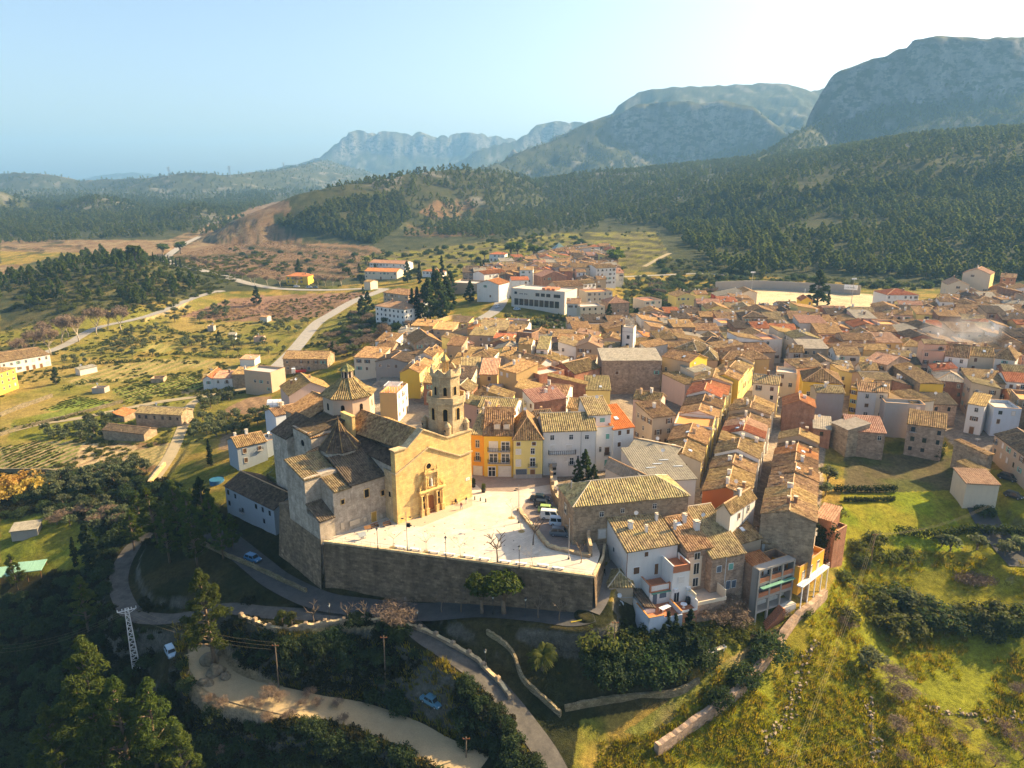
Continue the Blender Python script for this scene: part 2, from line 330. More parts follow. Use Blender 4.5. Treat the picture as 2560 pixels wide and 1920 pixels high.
for _p in TERR:
    m = inpoly(_px,_py,_p); st = 1.7; TW = globals().setdefault('TW_',np.zeros(GX.shape))
    q = GZ / st + 0.5 * fbm(GX / 60,GY / 60,3); k = np.floor(q); f = q - k
    nz = (k + sstep(0.82,1.0,f)) * st - st * 0.5 * fbm(GX / 60,GY / 60,3)
    TW_ += m * sstep(.70,.84,f) * (_sl < .4)
    GZ = np.where(m & (_sl < .4),GZ * 0.15 + nz * 0.85,GZ)
GZ = np.where(inpoly(GX,GY,PLATEAU),-0.5,GZ)
def gz(x,y):
    x = np.asarray(x,float); y = np.asarray(y,float)
    r = np.hypot(x,y); a = np.arctan2(x,y)
    i = np.clip(np.searchsorted(RADII,r) - 1,0,len(RADII) - 2); t = np.clip((r - RADII[i]) / (RADII[i + 1] - RADII[i]),0,1)
    ja = np.clip((a + AMAX) / (2 * AMAX) * (NA - 1),0,NA - 1.001); j = ja.astype(int); s = ja - j
    return (GZ[i,j] * (1 - s) + GZ[i,j + 1] * s) * (1 - t) + (GZ[i + 1,j] * (1 - s) + GZ[i + 1,j + 1] * s) * t
_tt = np.concatenate([np.arange(50,400,0.5),np.arange(400,1500,2.0),np.arange(1500,9000,10)])
def hit(px,py):
    r = ray(px,py); h = math.hypot(r.x,r.y); t = _tt / h
    z = CAMZ + r.z * t; g = gz(r.x * t,r.y * t); b = np.nonzero(z < g)[0]
    k = b[0] if len(b) else len(t) - 1
    if k > 0:
        d0 = z[k - 1] - g[k - 1]; d1 = z[k] - g[k]; f = d0 / (d0 - d1) if d0 != d1 else 0
        tt = t[k - 1] + f * (t[k] - t[k - 1])
    else: tt = t[k]
    return Vector((r.x * tt,r.y * tt,CAMZ + r.z * tt))
# roads (centre line pixels, width)
ROADSPEC = [
 ('road',[(1480,1528),(1430,1542),(1340,1530),(1200,1520),(1060,1530),(920,1520),(800,1500),(700,1455),(640,1410),(560,1345),(500,1310)],6.0,'asphalt'),
 ('road',[(1000,1535),(1060,1590),(1150,1650),(1220,1700),(1275,1760),(1320,1820),(1370,1890),(1420,1990)],4.0,'concrete'),
 ('road',[(900,1530),(780,1535),(660,1530),(560,1520),(470,1540),(390,1550),(330,1530),(300,1480),(300,1430),(330,1370),(380,1330)],4.0,'concrete'),
 ('dirt_road',[(500,1620),(545,1700),(640,1735),(760,1760),(900,1790),(1010,1830),(1100,1875),(1200,1925)],6.0,'dirt'),
 ('road',[(690,920),(740,870),(790,810),(830,785),(880,755),(930,735),(965,722)],7.0,'asphalt_pale'),
 ('road',[(965,722),(900,722),(820,725),(700,722),(620,708),(560,690),(480,670),(430,660),(420,640),(460,612),(500,590)],8.0,'asphalt_pale'),
 ('road',[(105,885),(170,860),(240,820),(330,800),(400,780),(470,750),(540,728),(556,730)],6.0,'asphalt_pale'),
 ('road',[(1548,1405),(1524,1435),(1506,1470),(1497,1500),(1478,1532)],3.4,'lane'),
 ('path',[(0,1085),(100,1060),(200,1045),(300,1025),(400,1005),(540,985),(620,970)],4.0,'track'),
 ('path',[(385,1200),(430,1130),(460,1060),(480,1010),(520,990)],3.6,'track'),
 ('road',[(1560,692),(1650,688),(1750,684),(1850,690)],6.0,'asphalt_pale'),
 ('path',[(1610,668),(1640,650),(1675,632)],4.0,'track'),
 ('path',[(1810,610),(1850,602),(1880,594)],4.0,'track'),
 ('road',[(1200,800),(1240,775),(1260,740),(1275,705)],7.0,'asphalt_pale'),
 ('road',[(2560,1420),(2500,1350),(2460,1290),(2440,1230),(2430,1170)],6.0,'asphalt'),
]
def smooth(pts,n=8):
    P = [Vector(p) for p in pts]; P = [P[0] * 2 - P[1]] + P + [P[-1] * 2 - P[-2]]; out = []
    for i in range(1,len(P) - 2):
        for k in range(n):
            t = k / n; a,b,c,d = P[i - 1:i + 3]
            out.append(0.5 * ((2 * b) + (c - a) * t + (2 * a - 5 * b + 4 * c - d) * t * t + (3 * b - a - 3 * c + d) * t ** 3))
    out.append(P[-2]); return out
ROADS = []
for nm,pp,w,mt in ROADSPEC:
    C = smooth([hit(*p) for p in pp],8)
    zs = np.array([p.z for p in C]); k = np.ones(9) / 9; zs = np.convolve(np.pad(zs,4,'edge'),k,'valid')
    C = [Vector((p.x,p.y,z)) for p,z in zip(C,zs)]; ROADS.append((nm,C,w,mt))
def flatten(C,w,drop=0.10,sh=2.5):
    global GZ
    A = np.array(C); x0,y0 = A[:,0].min() - w - sh,A[:,1].min() - w - sh; x1,y1 = A[:,0].max() + w + sh,A[:,1].max() + w + sh
    m = (GX > x0) & (GX < x1) & (GY > y0) & (GY < y1)
    if not m.any(): return
    X = GX[m]; Y = GY[m]; best = np.full(X.shape,1e9); zz = np.zeros(X.shape)
    for a,b in zip(C[:-1],C[1:]):
        dx,dy = b.x - a.x,b.y - a.y; L2 = dx * dx + dy * dy + 1e-9; t = np.clip(((X - a.x) * dx + (Y - a.y) * dy) / L2,0,1)
        d = np.hypot(X - a.x - t * dx,Y - a.y - t * dy); u = d < best; best = np.where(u,d,best); zz = np.where(u,a.z + t * (b.z - a.z),zz)
    k = 1 - sstep(w / 2 + 0.6,w / 2 + 0.6 + sh,best)
    GZ[m] = GZ[m] * (1 - k) + (zz - drop) * k
for nm,C,w,mt in ROADS: flatten(C,w,sh=1.0 if mt == 'lane' else 2.5)
def level(poly,z,sh=0):
    global GZ
    m = inpoly(GX,GY,poly); GZ = np.where(m,z,GZ)
PITCH_P = [G(x,y,0.0) for x,y in ((1775,738),(1830,724),(1990,722),(2120,730),(2300,752),(2320,772),(2200,778),(2000,768),(1850,760))]
level([(p.x,p.y) for p in PITCH_P],0.0)
YARD = [(470,1620),(560,1600),(600,1650),(720,1725),(860,1765),(830,1790),(700,1800),(600,1805),(500,1790),(470,1740)]
# ground colour (what grows or lies there, plus one bank's shade), painted per vertex in the place
_px,_py = Pn(GX,GY,GZ)
gy_,gx_ = np.gradient(GZ)
dr = np.gradient(_RR,axis=0); da = _RR * np.gradient(_AA,axis=1)
slope = np.hypot(gy_ / dr,gx_ / da)
n1 = fbm(GX / 7,GY / 7,5); n2 = fbm(GX / 30 + 9,GY / 30,4); n3 = fbm(GX / 1.6,GY / 1.6,3)
def C3(*c): return np.array(c)
GRASS,GRASS2,DRY,SOIL,VINE,FOREST,DIRT,ROCK = C3(.10,.10,.016),C3(.15,.14,.018),C3(.235,.16,.035),C3(.17,.105,.05),C3(.135,.083,.042),C3(.042,.048,.020),C3(.36,.27,.15),C3(.36,.33,.29)
GC = np.zeros(GX.shape + (3,))
def lay(mask,a,b=None,n=None,lo=.35,hi=.65):
    global GC
    k = mask.astype(float)[...,None] if mask.dtype == bool else mask[...,None]
    c = a if b is None else a + (b - a) * sstep(lo,hi,n)[...,None]
    GC = GC * (1 - k) + c * k
lay(np.ones(GX.shape,bool),GRASS,DRY,n1)
far_ = _RR > 560
lay(far_,FOREST * .85,C3(.058,.060,.027),n1)
def reg(poly,*a,**k): lay(inpoly(_px,_py,poly),*a,**k)
reg([(0,760),(60,700),(500,730),(560,760),(700,740),(960,730),(900,800),(720,900),(620,990),(400,1210),(0,1260)],C3(.15,.14,.024),C3(.25,.18,.05),n2 * .6 + n1 * .4)
reg([(455,790),(565,750),(640,740),(930,730),(880,755),(820,790),(740,800),(560,805)],SOIL,C3(.22,.13,.085),n1)
reg([(430,640),(560,565),(690,560),(760,605),(930,615),(990,640),(960,690),(700,700),(560,680),(470,660)],VINE,C3(.155,.105,.06),n1)
reg([(560,545),(640,520),(680,530),(690,600),(600,600)],C3(.16,.11,.06),VINE,n1)
reg([(600,520),(720,500),(730,530),(650,545)],C3(.17,.12,.07),VINE,n1)
reg([(0,600),(420,600),(470,580),(560,545),(620,560),(600,600),(430,630),(400,640),(160,650),(160,700),(0,705)],VINE,C3(.19,.14,.075),n1)
reg([(0,628),(200,632),(330,640),(330,655),(150,660),(0,662)],GRASS,DRY,n1)
reg([(690,560),(780,480),(900,455),(1080,430),(1250,430),(1250,560),(1100,560),(1020,540),(940,610),(840,595),(760,575)],FOREST * .8,C3(.045,.044,.02),n1)
reg([(1010,590),(1020,550),(1090,500),(1180,500),(1260,570),(1220,600)],VINE,FOREST,n2)
reg([(900,640),(1250,600),(1420,580),(1640,580),(1680,650),(1560,690),(1250,680),(900,700)],GRASS2,C3(.10,.085,.04),n1)
reg([(1700,520),(1830,470),(2300,380),(2700,300),(2700,690),(2500,705),(2300,700),(2080,680),(1900,690),(1790,675),(1700,600),(1640,560)],FOREST * .9,C3(.055,.055,.025),n1)
reg([(1560,700),(1840,690),(1840,740),(1780,760),(1560,800),(1540,740)],GRASS,DRY,n1)
reg([(1200,820),(1340,810),(1560,840),(1560,880),(1100,830),(1050,860),(850,920),(800,900),(900,800)],GRASS,DRY,n1)
for p_,a_,b_ in [([(280,1060),(340,1035),(500,965),(510,985),(400,1020),(330,1065)],GRASS2,C3(.15,.17,.03)),([(30,1050),(180,1020),(250,1010),(330,1050),(200,1100),(20,1100)],GRASS2,C3(.16,.18,.03)),
   ([(0,1120),(90,1112),(420,1105),(430,1115),(400,1180),(0,1178)],C3(.30,.21,.11),SOIL),([(555,1085),(690,1080),(690,1125),(545,1125)],SOIL,C3(.24,.16,.09)),
   ([(350,965),(560,925),(640,960),(500,985),(350,985)],DRY,C3(.26,.19,.09)),([(340,880),(450,870),(450,895),(330,900)],DRY,GRASS2),([(820,1080),(870,1080),(870,1110),(800,1110)],SOIL,DRY)]: reg(p_,a_,b_,n1)
reg([(0,700),(60,660),(150,640),(260,640),(400,655),(530,735),(470,745),(360,760),(200,790),(0,830)],FOREST,C3(.10,.085,.03),n1)
def stripes(poly,k,a,b,per,ang,k2='0'):
    u = GX * math.cos(ang) + GY * math.sin(ang); f = sstep(.35,.65,np.abs((u / per) % 1 - .5) * 2); lay(inpoly(_px,_py,[zp(k,*q) for q in poly]),a,b,f,0,1)
stripes([(0,45),(180,10),(400,5),(420,70),(330,165),(100,165),(0,150)],'8',C3(.30,.215,.11),C3(.13,.15,.03),3.2,-.5); stripes([(420,15),(700,25),(640,130),(560,160),(330,165)],'8',C3(.42,.31,.16),C3(.32,.22,.11),5.0,-.5); stripes([(640,60),(850,20),(830,120),(640,150)],'8',C3(.24,.20,.07),C3(.34,.25,.10),3.0,-.5)
stripes([(610,1050),(860,990),(1110,965),(1120,1040),(700,1110)],'7',C3(.15,.18,.028),C3(.24,.20,.06),4.0,-.3); stripes([(1250,1150),(1380,1090),(1500,1085),(1510,1180),(1240,1190)],'7',C3(.27,.17,.09),C3(.20,.125,.07),4.0,.5)
stripes([(230,1170),(420,1090),(660,1120),(480,1150)],'7',C3(.13,.17,.025),C3(.17,.19,.03),5,.1); stripes([(370,1000),(560,930),(830,880),(1240,890),(1240,910),(900,950),(650,1010),(420,1030)],'7',C3(.30,.22,.08),C3(.20,.18,.05),6,-.2); stripes([(760,830),(860,790),(990,810),(900,850)],'7',C3(.30,.24,.07),C3(.22,.20,.05),7,.2)
reg([(0,1190),(400,1190),(700,1330),(800,1460),(1480,1510),(1560,1500),(1760,1600),(1700,1760),(1450,1800),(1420,1990),(0,1990)],C3(.020,.022,.008),C3(.045,.038,.015),n1)  # dark scrub floor, darkened further for the deep shade on this bank
reg([(0,1300),(120,1280),(250,1330),(230,1420),(60,1440),(0,1430)],GRASS2,C3(.12,.135,.016),n1)
reg([(1480,1990),(1640,1850),(1790,1680),(2060,1500),(2110,1400),(2110,1140),(2560,1180),(2640,1990)],C3(.20,.165,.02),C3(.15,.155,.014),n1 * .6 + n2 * .4,lo=.30,hi=.54)
reg([(2100,1230),(2330,1230),(2420,1340),(2400,1380),(2110,1370)],C3(.15,.18,.012),C3(.20,.18,.018),n1)
reg([(2110,1130),(2400,1140),(2400,1225),(2110,1235)],C3(.07,.075,.02),C3(.10,.08,.04),n1)
reg([(2200,1430),(2560,1420),(2560,1530),(2300,1520),(2200,1500)],C3(.20,.18,.018),C3(.14,.135,.015),n1)
reg([(1560,1830),(1760,1690),(1880,1610),(1960,1560),(1800,1700),(1620,1850)],C3(.24,.18,.08),C3(.13,.13,.025),n1)
reg([(700,1040),(1000,880),(1100,830),(1330,850),(1560,870),(1560,830),(1700,785),(1850,745),(2330,770),(2640,720),(2700,1080),(2480,1130),(2400,1130),(2330,1060),(2070,1030),(2050,1300),(1900,1440),(1600,1500),(1450,1330),(1000,1300)],C3(.22,.17,.125),C3(.30,.24,.17),n1)
lay(TW_ * .8,C3(.045,.042,.016))
reg(YARD,DIRT,C3(.28,.205,.11),n1)
reg([(610,1565),(900,1560),(960,1568),(700,1600)],C3(.30,.22,.10),C3(.12,.12,.03),n1)
lay(inpoly(GX,GY,[(p.x,p.y) for p in PITCH_P]),C3(.52,.40,.24),C3(.44,.34,.20),n2)
rk = sstep(0.95,1.35,slope + (n1 - .5) * .5) * (_RR > 900)
rk = rk * np.where(inpoly(_px,_py,[(1540,570),(1700,470),(1900,360),(2040,270),(2090,262),(2100,300),(2020,420),(1800,560)]),.12,1)
rk = np.maximum(rk,sstep(1.2,1.7,slope + (n3 - .5) * 1.2) * (_RR < 330) * .45)
lay(rk,ROCK * .5,C3(.125,.115,.105),n1)
lay(sstep(.62,.75,fbm(GX / 45,GY / 45,5)) * (_RR > 1100) * .5,ROCK * .6)
reg([(350,800),(470,750),(500,735),(460,765),(360,805)],C3(.50,.36,.14),C3(.40,.30,.16),n1)
nR,nA = GX.shape
_v = np.stack([GX,GY,GZ],-1).reshape(-1,3).astype(np.float32)
_i = (np.arange(nR - 1)[:,None] * nA + np.arange(nA - 1)[None]).ravel()
_f = np.stack([_i,_i + nA,_i + nA + 1,_i + 1],1).astype(np.int32)
gm = bpy.data.meshes.new('ground'); gm.vertices.add(len(_v)); gm.vertices.foreach_set('co',_v.ravel())
gm.loops.add(_f.size); gm.loops.foreach_set('vertex_index',_f.ravel()); gm.polygons.add(len(_f))
gm.polygons.foreach_set('loop_start',np.arange(0,_f.size,4,dtype=np.int32)); gm.polygons.foreach_set('loop_total',np.full(len(_f),4,np.int32))
gm.update(calc_edges=True); gm.polygons.foreach_set('use_smooth',np.ones(len(_f),bool))
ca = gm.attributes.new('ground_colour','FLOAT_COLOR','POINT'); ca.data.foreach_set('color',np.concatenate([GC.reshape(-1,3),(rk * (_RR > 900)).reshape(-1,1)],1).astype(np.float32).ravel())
t = NT('ground'); at = t.new('Attribute',attribute_name='ground_colour'); geo = t.new('NewGeometry')
rn = t.ramp(t.noise(.035,6,.7,geo.outputs['Position'],(1,1,1.6)),[(.47,0.0),(.56,1.0)]); acol = t.mix(t.math('MULTIPLY',rn,at.outputs['Alpha']),at.outputs['Color'],(.034,.042,.022)); rs_ = t.ramp(t.noise(.03,6,.75,geo.outputs['Position'],(1,1,.4)),[(.35,.3),(.65,.75)])
acol = t.mix(t.math('MULTIPLY',at.outputs['Alpha'],.8),acol,rs_,'OVERLAY')
f1 = t.noise(0.9,6,0.72,geo.outputs['Position']); f2 = t.noise(0.12,5,0.7,geo.outputs['Position']); f3 = t.noise(4.0,3,0.7,geo.outputs['Position'])
cc = t.mix(0.75,acol,t.ramp(f1,[(0.28,0.18),(0.72,0.85)]),'OVERLAY'); cc = t.mix(0.45,cc,t.ramp(f2,[(0.3,0.25),(0.7,0.8)]),'OVERLAY')
cc = t.mix(0.5,cc,t.ramp(f3,[(0.3,0.25),(0.7,0.8)]),'OVERLAY')
t.bump(t.math('ADD',f1,f3),0.7,0.35); MATS['ground'] = t.out(cc,0.97,0.05)
gm.materials.append(MATS['ground'])
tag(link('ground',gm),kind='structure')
hz = MB(); hz.box(-9400,9400,-400,9000,-60,620); t = NT('haze'); t.n.remove(t.b)
pv = t.new('VolumePrincipled'); pv.inputs['Color'].default_value = (0.27,0.58,1.0,1); pv.inputs['Density'].default_value = 0.000125; pv.inputs['Anisotropy'].default_value = 0.1
t.l.new(pv.outputs[0],t.n['Material Output'].inputs['Volume']); t.mat.volume_intersection_method if False else None
HAZE = pv
tag(hz.build('haze',t.mat),kind='stuff')
def surf(name,c1,c2,sc_=0.5,rough=.95):
    t = NT(name); geo = t.new('NewGeometry'); a = t.noise(sc_,6,.7,geo.outputs['Position']); b = t.noise(5,3,.6,geo.outputs['Position'])
    c = t.ramp(a,[(.3,c1),(.7,c2)]); c = t.mix(.35,c,t.ramp(b,[(.3,.3),(.7,.7)]),'OVERLAY'); t.bump(b,.2,.03)
    MATS[name] = t.out(c,rough,.2); return MATS[name]
surf('asphalt',(.05,.05,.05),(.085,.08,.075)); surf('concrete',(.055,.05,.045),(.125,.112,.095)); surf('dirt',DIRT * .9,DIRT * 1.08); surf('asphalt_pale',(.24,.225,.20),(.33,.30,.26)); surf('lane',(.15,.13,.11),(.20,.175,.15)); surf('track',(.36,.28,.17),(.26,.22,.13))
def ribbon(C,w,lift):
    mb = MB(); L = []
    for i,p in enumerate(C):
        d = (C[min(i + 1,len(C) - 1)] - C[max(i - 1,0)]); n = Vector((-d.y,d.x,0)).normalized()
        L.append([p + n * w / 2 * k + Vector((0,0,lift)) for k in (1,.33,-.33,-1)])
    for a,b in zip(L[:-1],L[1:]):
        for k in range(3): mb.quad(a[k],a[k + 1],b[k + 1],b[k])
    return mb
for i,(nm,C,w,mt) in enumerate(ROADS):
    tag(ribbon(C,w,0.02 + 0.006 * i).build(nm,MATS[mt]),kind='structure')
# MATERIALS FOR BUILDINGS
W = {}
for k,c,dd in [('white',(.74,.71,.66),.30),('cream',(.66,.55,.40),.35),('ochre',(.56,.37,.15),.4),('yellow',(.80,.52,.07),.18),('orange',(.78,.36,.035),.18),('pink',(.64,.44,.34),.35),
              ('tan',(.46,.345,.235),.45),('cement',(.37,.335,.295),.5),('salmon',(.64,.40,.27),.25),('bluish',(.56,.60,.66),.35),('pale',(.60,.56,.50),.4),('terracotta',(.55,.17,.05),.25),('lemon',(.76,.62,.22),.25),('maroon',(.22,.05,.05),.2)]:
    W[k] = plaster('plaster_' + k,c,dd)
W['stone'] = masonry('rubble_stone',(.44,.32,.20),(.24,.17,.11),(.34,.27,.19),.75,.40)
W['stone2'] = masonry('pink_rubble',(.46,.32,.22),(.26,.175,.12),(.38,.30,.22),.7,.36)
W['bluish_shaded'] = plaster('plaster_shade_blue',(.30,.34,.38),.4)  # bluish plaster darkened to carry the shade beside the church
W['drum'] = plaster('plaster_drum',(.58,.43,.31),.5)
W['brick'] = masonry('red_brick',(.40,.145,.06),(.30,.105,.05),(.33,.24,.17),.30,.12,patch=(.24,.10,.06),warp=.02)
W['oldbrick'] = masonry('old_brick',(.33,.17,.10),(.25,.14,.09),(.28,.22,.16),.34,.13,warp=.04)
W['ashlar'] = masonry('golden_ashlar',(.68,.435,.15),(.55,.345,.115),(.43,.28,.11),1.1,.5,patch=(.46,.33,.18),amt=.45,warp=.04)
W['ashgrey'] = masonry('grey_ashlar',(.60,.45,.25),(.48,.35,.19),(.40,.30,.17),1.1,.5,patch=(.30,.235,.15),amt=.5,warp=.04)
W['lime'] = masonry('lime_wall',(.58,.49,.38),(.46,.38,.29),(.50,.42,.33),.6,.3,patch=(.20,.16,.12),amt=.6,warp=.25)
W['rampart'] = masonry('rampart',(.31,.215,.13),(.15,.105,.065),(.20,.145,.09),.9,.42,patch=(.07,.052,.036),amt=.7,warp=.2)
W['dry'] = masonry('dry_stone',(.30,.235,.15),(.15,.115,.075),(.10,.08,.05),.6,.3,patch=(.12,.11,.05),amt=.6,warp=.3)
T = {'old': rooftile('tile_old',(.14,.08,.038),(.33,.20,.10),(.51,.34,.17),(.42,.31,.11),.4),'grey': rooftile('tile_grey',(.17,.12,.06),(.37,.27,.14),(.50,.38,.19),(.44,.37,.13),.45),
     'gold': rooftile('tile_gold',(.22,.125,.05),(.45,.28,.12),(.60,.40,.19),(.50,.35,.11),.3),'red': rooftile('tile_red',(.34,.12,.045),(.47,.18,.07),(.56,.26,.11),(.40,.22,.10),.35),'newred': rooftile('tile_newred',(.46,.11,.035),(.55,.14,.045),(.60,.18,.06),(.48,.15,.06),.15),
     'dark': rooftile('tile_dark',(.07,.05,.036),(.15,.105,.07),(.22,.16,.11),(.16,.14,.08),.35),'pinkish': rooftile('tile_pink',(.34,.17,.10),(.47,.27,.17),(.54,.35,.23),(.42,.30,.18),.3),
     'domed': rooftile('tile_dome',(.12,.085,.04),(.30,.21,.10),(.48,.36,.16),(.26,.24,.09),.4),'green': rooftile('tile_green',(.07,.09,.035),(.24,.23,.10),(.42,.36,.14),(.30,.28,.10),.3),'fibro': rooftile('sheet_grey',(.27,.235,.18),(.33,.29,.225),(.37,.33,.26),(.25,.21,.13),.3)}
flat('glass',(.022,.028,.035),.12,.6); flat('frame_stone',(.52,.45,.36)); flat('frame_white',(.72,.70,.67)); flat('shutter_pale',(.66,.62,.56)); flat('shutter_brown',(.13,.065,.03)); flat('wood',(.20,.095,.035)); flat('shutter_green',(.16,.36,.29))
flat('iron',(.03,.03,.032),.6); flat('metal',(.34,.34,.35),.5,.5,.4); flat('white_metal',(.7,.7,.7),.5); flat('terrace_red',(.44,.17,.08)); flat('terrace_orange',(.60,.25,.07)); flat('slab',(.45,.41,.36)); flat('mortar',(.50,.42,.31)); flat('ridge',(.46,.27,.13))
flat('opening_shade',(.02,.017,.014),.95,.05); flat('rust',(.20,.075,.03)); flat('red_paint',(.45,.04,.03),.6); flat('awning',(.13,.30,.22)); flat('plastic_white',(.78,.78,.78),.4); flat('black',(.015,.015,.016),.6); flat('ac',(.62,.62,.60))  # near-black faces paint the shade inside church openings
# roofs
def roof_slope(mb,A,B,C,Dd,pitch=0.48,amp=0.15,thick=0.14,seg=2,mi=0,wav=True):
    A,B,C,Dd = map(Vector,(A,B,C,Dd)); e = (B - A); L = e.length
    if L < 0.05: return
    e.normalize(); q = (Dd - A) if (Dd - A).length > 0.05 else (C - A)
    n = e.cross(q)
    if n.length < 1e-5: return
    n.normalize(); up = n.cross(e)
    sD,hD,sC,hC = (Dd - A).dot(e),(Dd - A).dot(up),(C - A).dot(e),(C - A).dot(up)
    nr = max(1,round(L / pitch)); xs = np.linspace(0,L,nr * 4 + 1)
    kx = [0.0]; kh = [hD if sD <= 0.02 else 0.0]
    if sD > 0.02: kx.append(sD); kh.append(hD)
    if sC > kx[-1] + 1e-3: kx.append(sC); kh.append(hC)
    if L > kx[-1] + 1e-3: kx.append(L); kh.append(0.0 if sC < L - 0.02 else hC)
    hs = np.interp(xs,kx,kh); wv = [0,.72,1,.72]; b = len(mb.v); ph = random.random() * 9
    for j,(x,h) in enumerate(zip(xs,hs)):
        row = j // 4
        for k in range(seg + 1):
            t = k / seg; o = (wv[j % 4] * amp if wav else 0) + 0.03 * math.sin(x * 1.1 + t * 5 + ph) + (random.uniform(-.02,.02) if wav else 0)
            p = A + e * x + up * (h * t) + n * o; mb.v.append(tuple(p))
    for j in range(len(xs) - 1):
        for k in range(seg):
            a = b + j * (seg + 1) + k; mb.f.append((a,a + seg + 1,a + seg + 2,a + 1)); mb.m.append(mi)
    pts = [A,B,C,Dd] if (C - Dd).length > 0.05 else [A,B,C]; lo = [p - n * thick for p in pts]; k = len(pts)
    mb.poly(lo[::-1],mi)
    for i in range(k):
        j = (i + 1) % k; mb.quad(lo[i],lo[j],pts[j] - n * .004,pts[i] - n * .004,mi)
def half_tube(mb,a,b,r=0.16,mi=0):
    a,b = Vector(a),Vector(b); L = (b - a).length; k = max(1,int(L / 1.2)); d = (b - a) / k
    mb.tube([a + d * i + Vector((0,0,random.uniform(-.02,.02))) for i in range(k + 1)],r,5,mi)
# shared pieces
def unit(name,fn,mats): mb = MB(); fn(mb); return mb.mesh(name,mats)
def _frame(mb,t=.10,dp=.09):
    mb.box(-.5 - t,-.5,-dp,0,-t,1 + t,0); mb.box(.5,.5 + t,-dp,0,-t,1 + t,0); mb.box(-.5,.5,-dp,0,1,1 + t,0); mb.box(-.5,.5,-dp - .05,0,-t,0,0)
def _pane(mb,mull=True,mi=0,fm=1):
    mb.box(-.5,.5,-.025,0,0,1,mi)
    if mull: mb.box(-.035,.035,-.05,-.026,0,1,fm); mb.box(-.5,.5,-.048,-.026,.62,.66,fm)
U = {'frame': unit('window_frame',_frame,[MATS['frame_stone']]),'framew': unit('window_frame_white',_frame,[MATS['frame_white']]),
     'pane': unit('pane',_pane,[MATS['glass'],MATS['frame_white']]),'panep': unit('pane_shutter',lambda m: _pane(m,False),[MATS['shutter_pale']]),
     'paneb': unit('pane_wood',lambda m: _pane(m,True,0,0),[MATS['shutter_brown']]),'paned': unit('pane_dark',lambda m: _pane(m,False),[MATS['glass']]),'paneg': unit('pane_green',lambda m: _pane(m,False),[MATS['shutter_green']])}
def _w(m,mull,fi=0,gi=1): _frame(m); _pane(m,mull,gi,2)
U['w1'] = unit('window',lambda m: _w(m,True),[MATS['frame_stone'],MATS['glass'],MATS['frame_white']])
U['w2'] = unit('window_shut',lambda m: _w(m,False),[MATS['frame_stone'],MATS['shutter_pale'],MATS['frame_white']])
U['w3'] = unit('window_brown',lambda m: _w(m,True),[MATS['frame_stone'],MATS['shutter_brown'],MATS['wood']])
U['w4'] = unit('window_hole',lambda m: _pane(m,False),[MATS['glass']])
U['w5'] = unit('window_green',lambda m: _w(m,False),[MATS['frame_white'],MATS['shutter_green'],MATS['frame_white']])
def _shut(m):
    _w(m,True)
    for s in (-1,1): m.box(s * .86 - .26,s * .86 + .26,-.09,-.02,-.02,1.02,3)
for _k,_m in (('w6','shutter_brown'),('w7','shutter_green')): U[_k] = unit('window_shutters',_shut,[MATS['frame_stone'],MATS['glass'],MATS['frame_white'],MATS[_m]])
U['door'] = unit('door',lambda m: _w(m,False),[MATS['frame_stone'],MATS['wood'],MATS['frame_white']])
def _garage(m):
    _frame(m,.04)
    for i in range(6): m.box(-.5,.5,-.03 - .012 * (i % 2),0,i / 6,(i + 1) / 6 - .01,1)
U['garage'] = unit('garage_door',_garage,[MATS['frame_stone'],MATS['shutter_pale']])
U['garageb'] = unit('garage_door_grey',_garage,[MATS['frame_stone'],flat('blue_grey',(.10,.12,.15))])
def _balc(m):
    m.box(-.5,.5,-1,0,-.12,0,0)
    m.box(-.5,.5,-1,-.96,.92,.98,1)
    for i in range(15): x = -.49 + .07 * i; m.box(x - .008,x + .008,-.99,-.97,0,.92,1)
    for s in (-.49,.49): m.box(s - .01,s + .01,-1,0,.92,.98,1); [m.box(s - .01,s + .01,-y,-y + .03,0,.92,1) for y in (.25,.5,.75)]
U['balcony'] = unit('balcony',_balc,[MATS['slab'],MATS['iron']])
def _chim(m): m.box(-.5,.5,-.5,.5,-1.6,.80,0); m.box(-.62,.62,-.62,.62,.80,.87,0); [m.box(x,x + .14,y,y + .14,.87,1.05,0) for x in (-.5,.36) for y in (-.5,.36)]; m.box(-.62,.62,-.62,.62,1.05,1.13,1)
U['chim'] = unit('chimney',_chim,[W['white'],MATS['mortar']]); U['chimb'] = unit('chimney_brick',_chim,[W['oldbrick'],MATS['mortar']]); U['chimt'] = unit('chimney_tan',_chim,[W['tan'],MATS['ridge']])
def _ant(m):
    m.tube([(0,0,-.5),(0,0,2.6)],.03,4)
    for z,l in ((2.5,.45),(2.25,.35)):
        m.box(-.6,.6,-.012,.012,z,z + .02)
        for i in range(5): x = -.5 + .25 * i; m.box(x - .008,x + .008,-l,l,z,z + .016)
U['antenna'] = unit('antenna',_ant,[MATS['metal']])
U['dish'] = unit('satellite_dish',lambda m: (m.tube([(0,0,-.4),(0,0,.9)],.03,4),[m.quad((.45 * math.cos(a),-.12,1.2 + .45 * math.sin(a)),(0,0,1.2),(0,0,1.2001),(.45 * math.cos(a + .63),-.12,1.2 + .45 * math.sin(a + .63))) for a in np.arange(0,6.28,.628)]),[MATS['plastic_white']])
U['sky'] = unit('skylight',lambda m: (m.box(-.5,.5,-.5,.5,0,.1,0),m.box(-.42,.42,-.42,.42,.1,.115,1)),[MATS['metal'],flat('sky_glass',(.5,.55,.6),.15,.6)])
HOUSES = []
FOOT = []
def face_xf(h,f):                           # origin, direction, length of a wall face in the house's own frame
    w,d = h['w'],h['d']
    return {'F': ((0,0),0.0,w),'R': ((w,0),math.pi / 2,d),'L': ((0,d),-math.pi / 2,d),'B': ((w,d),math.pi,w)}[f]
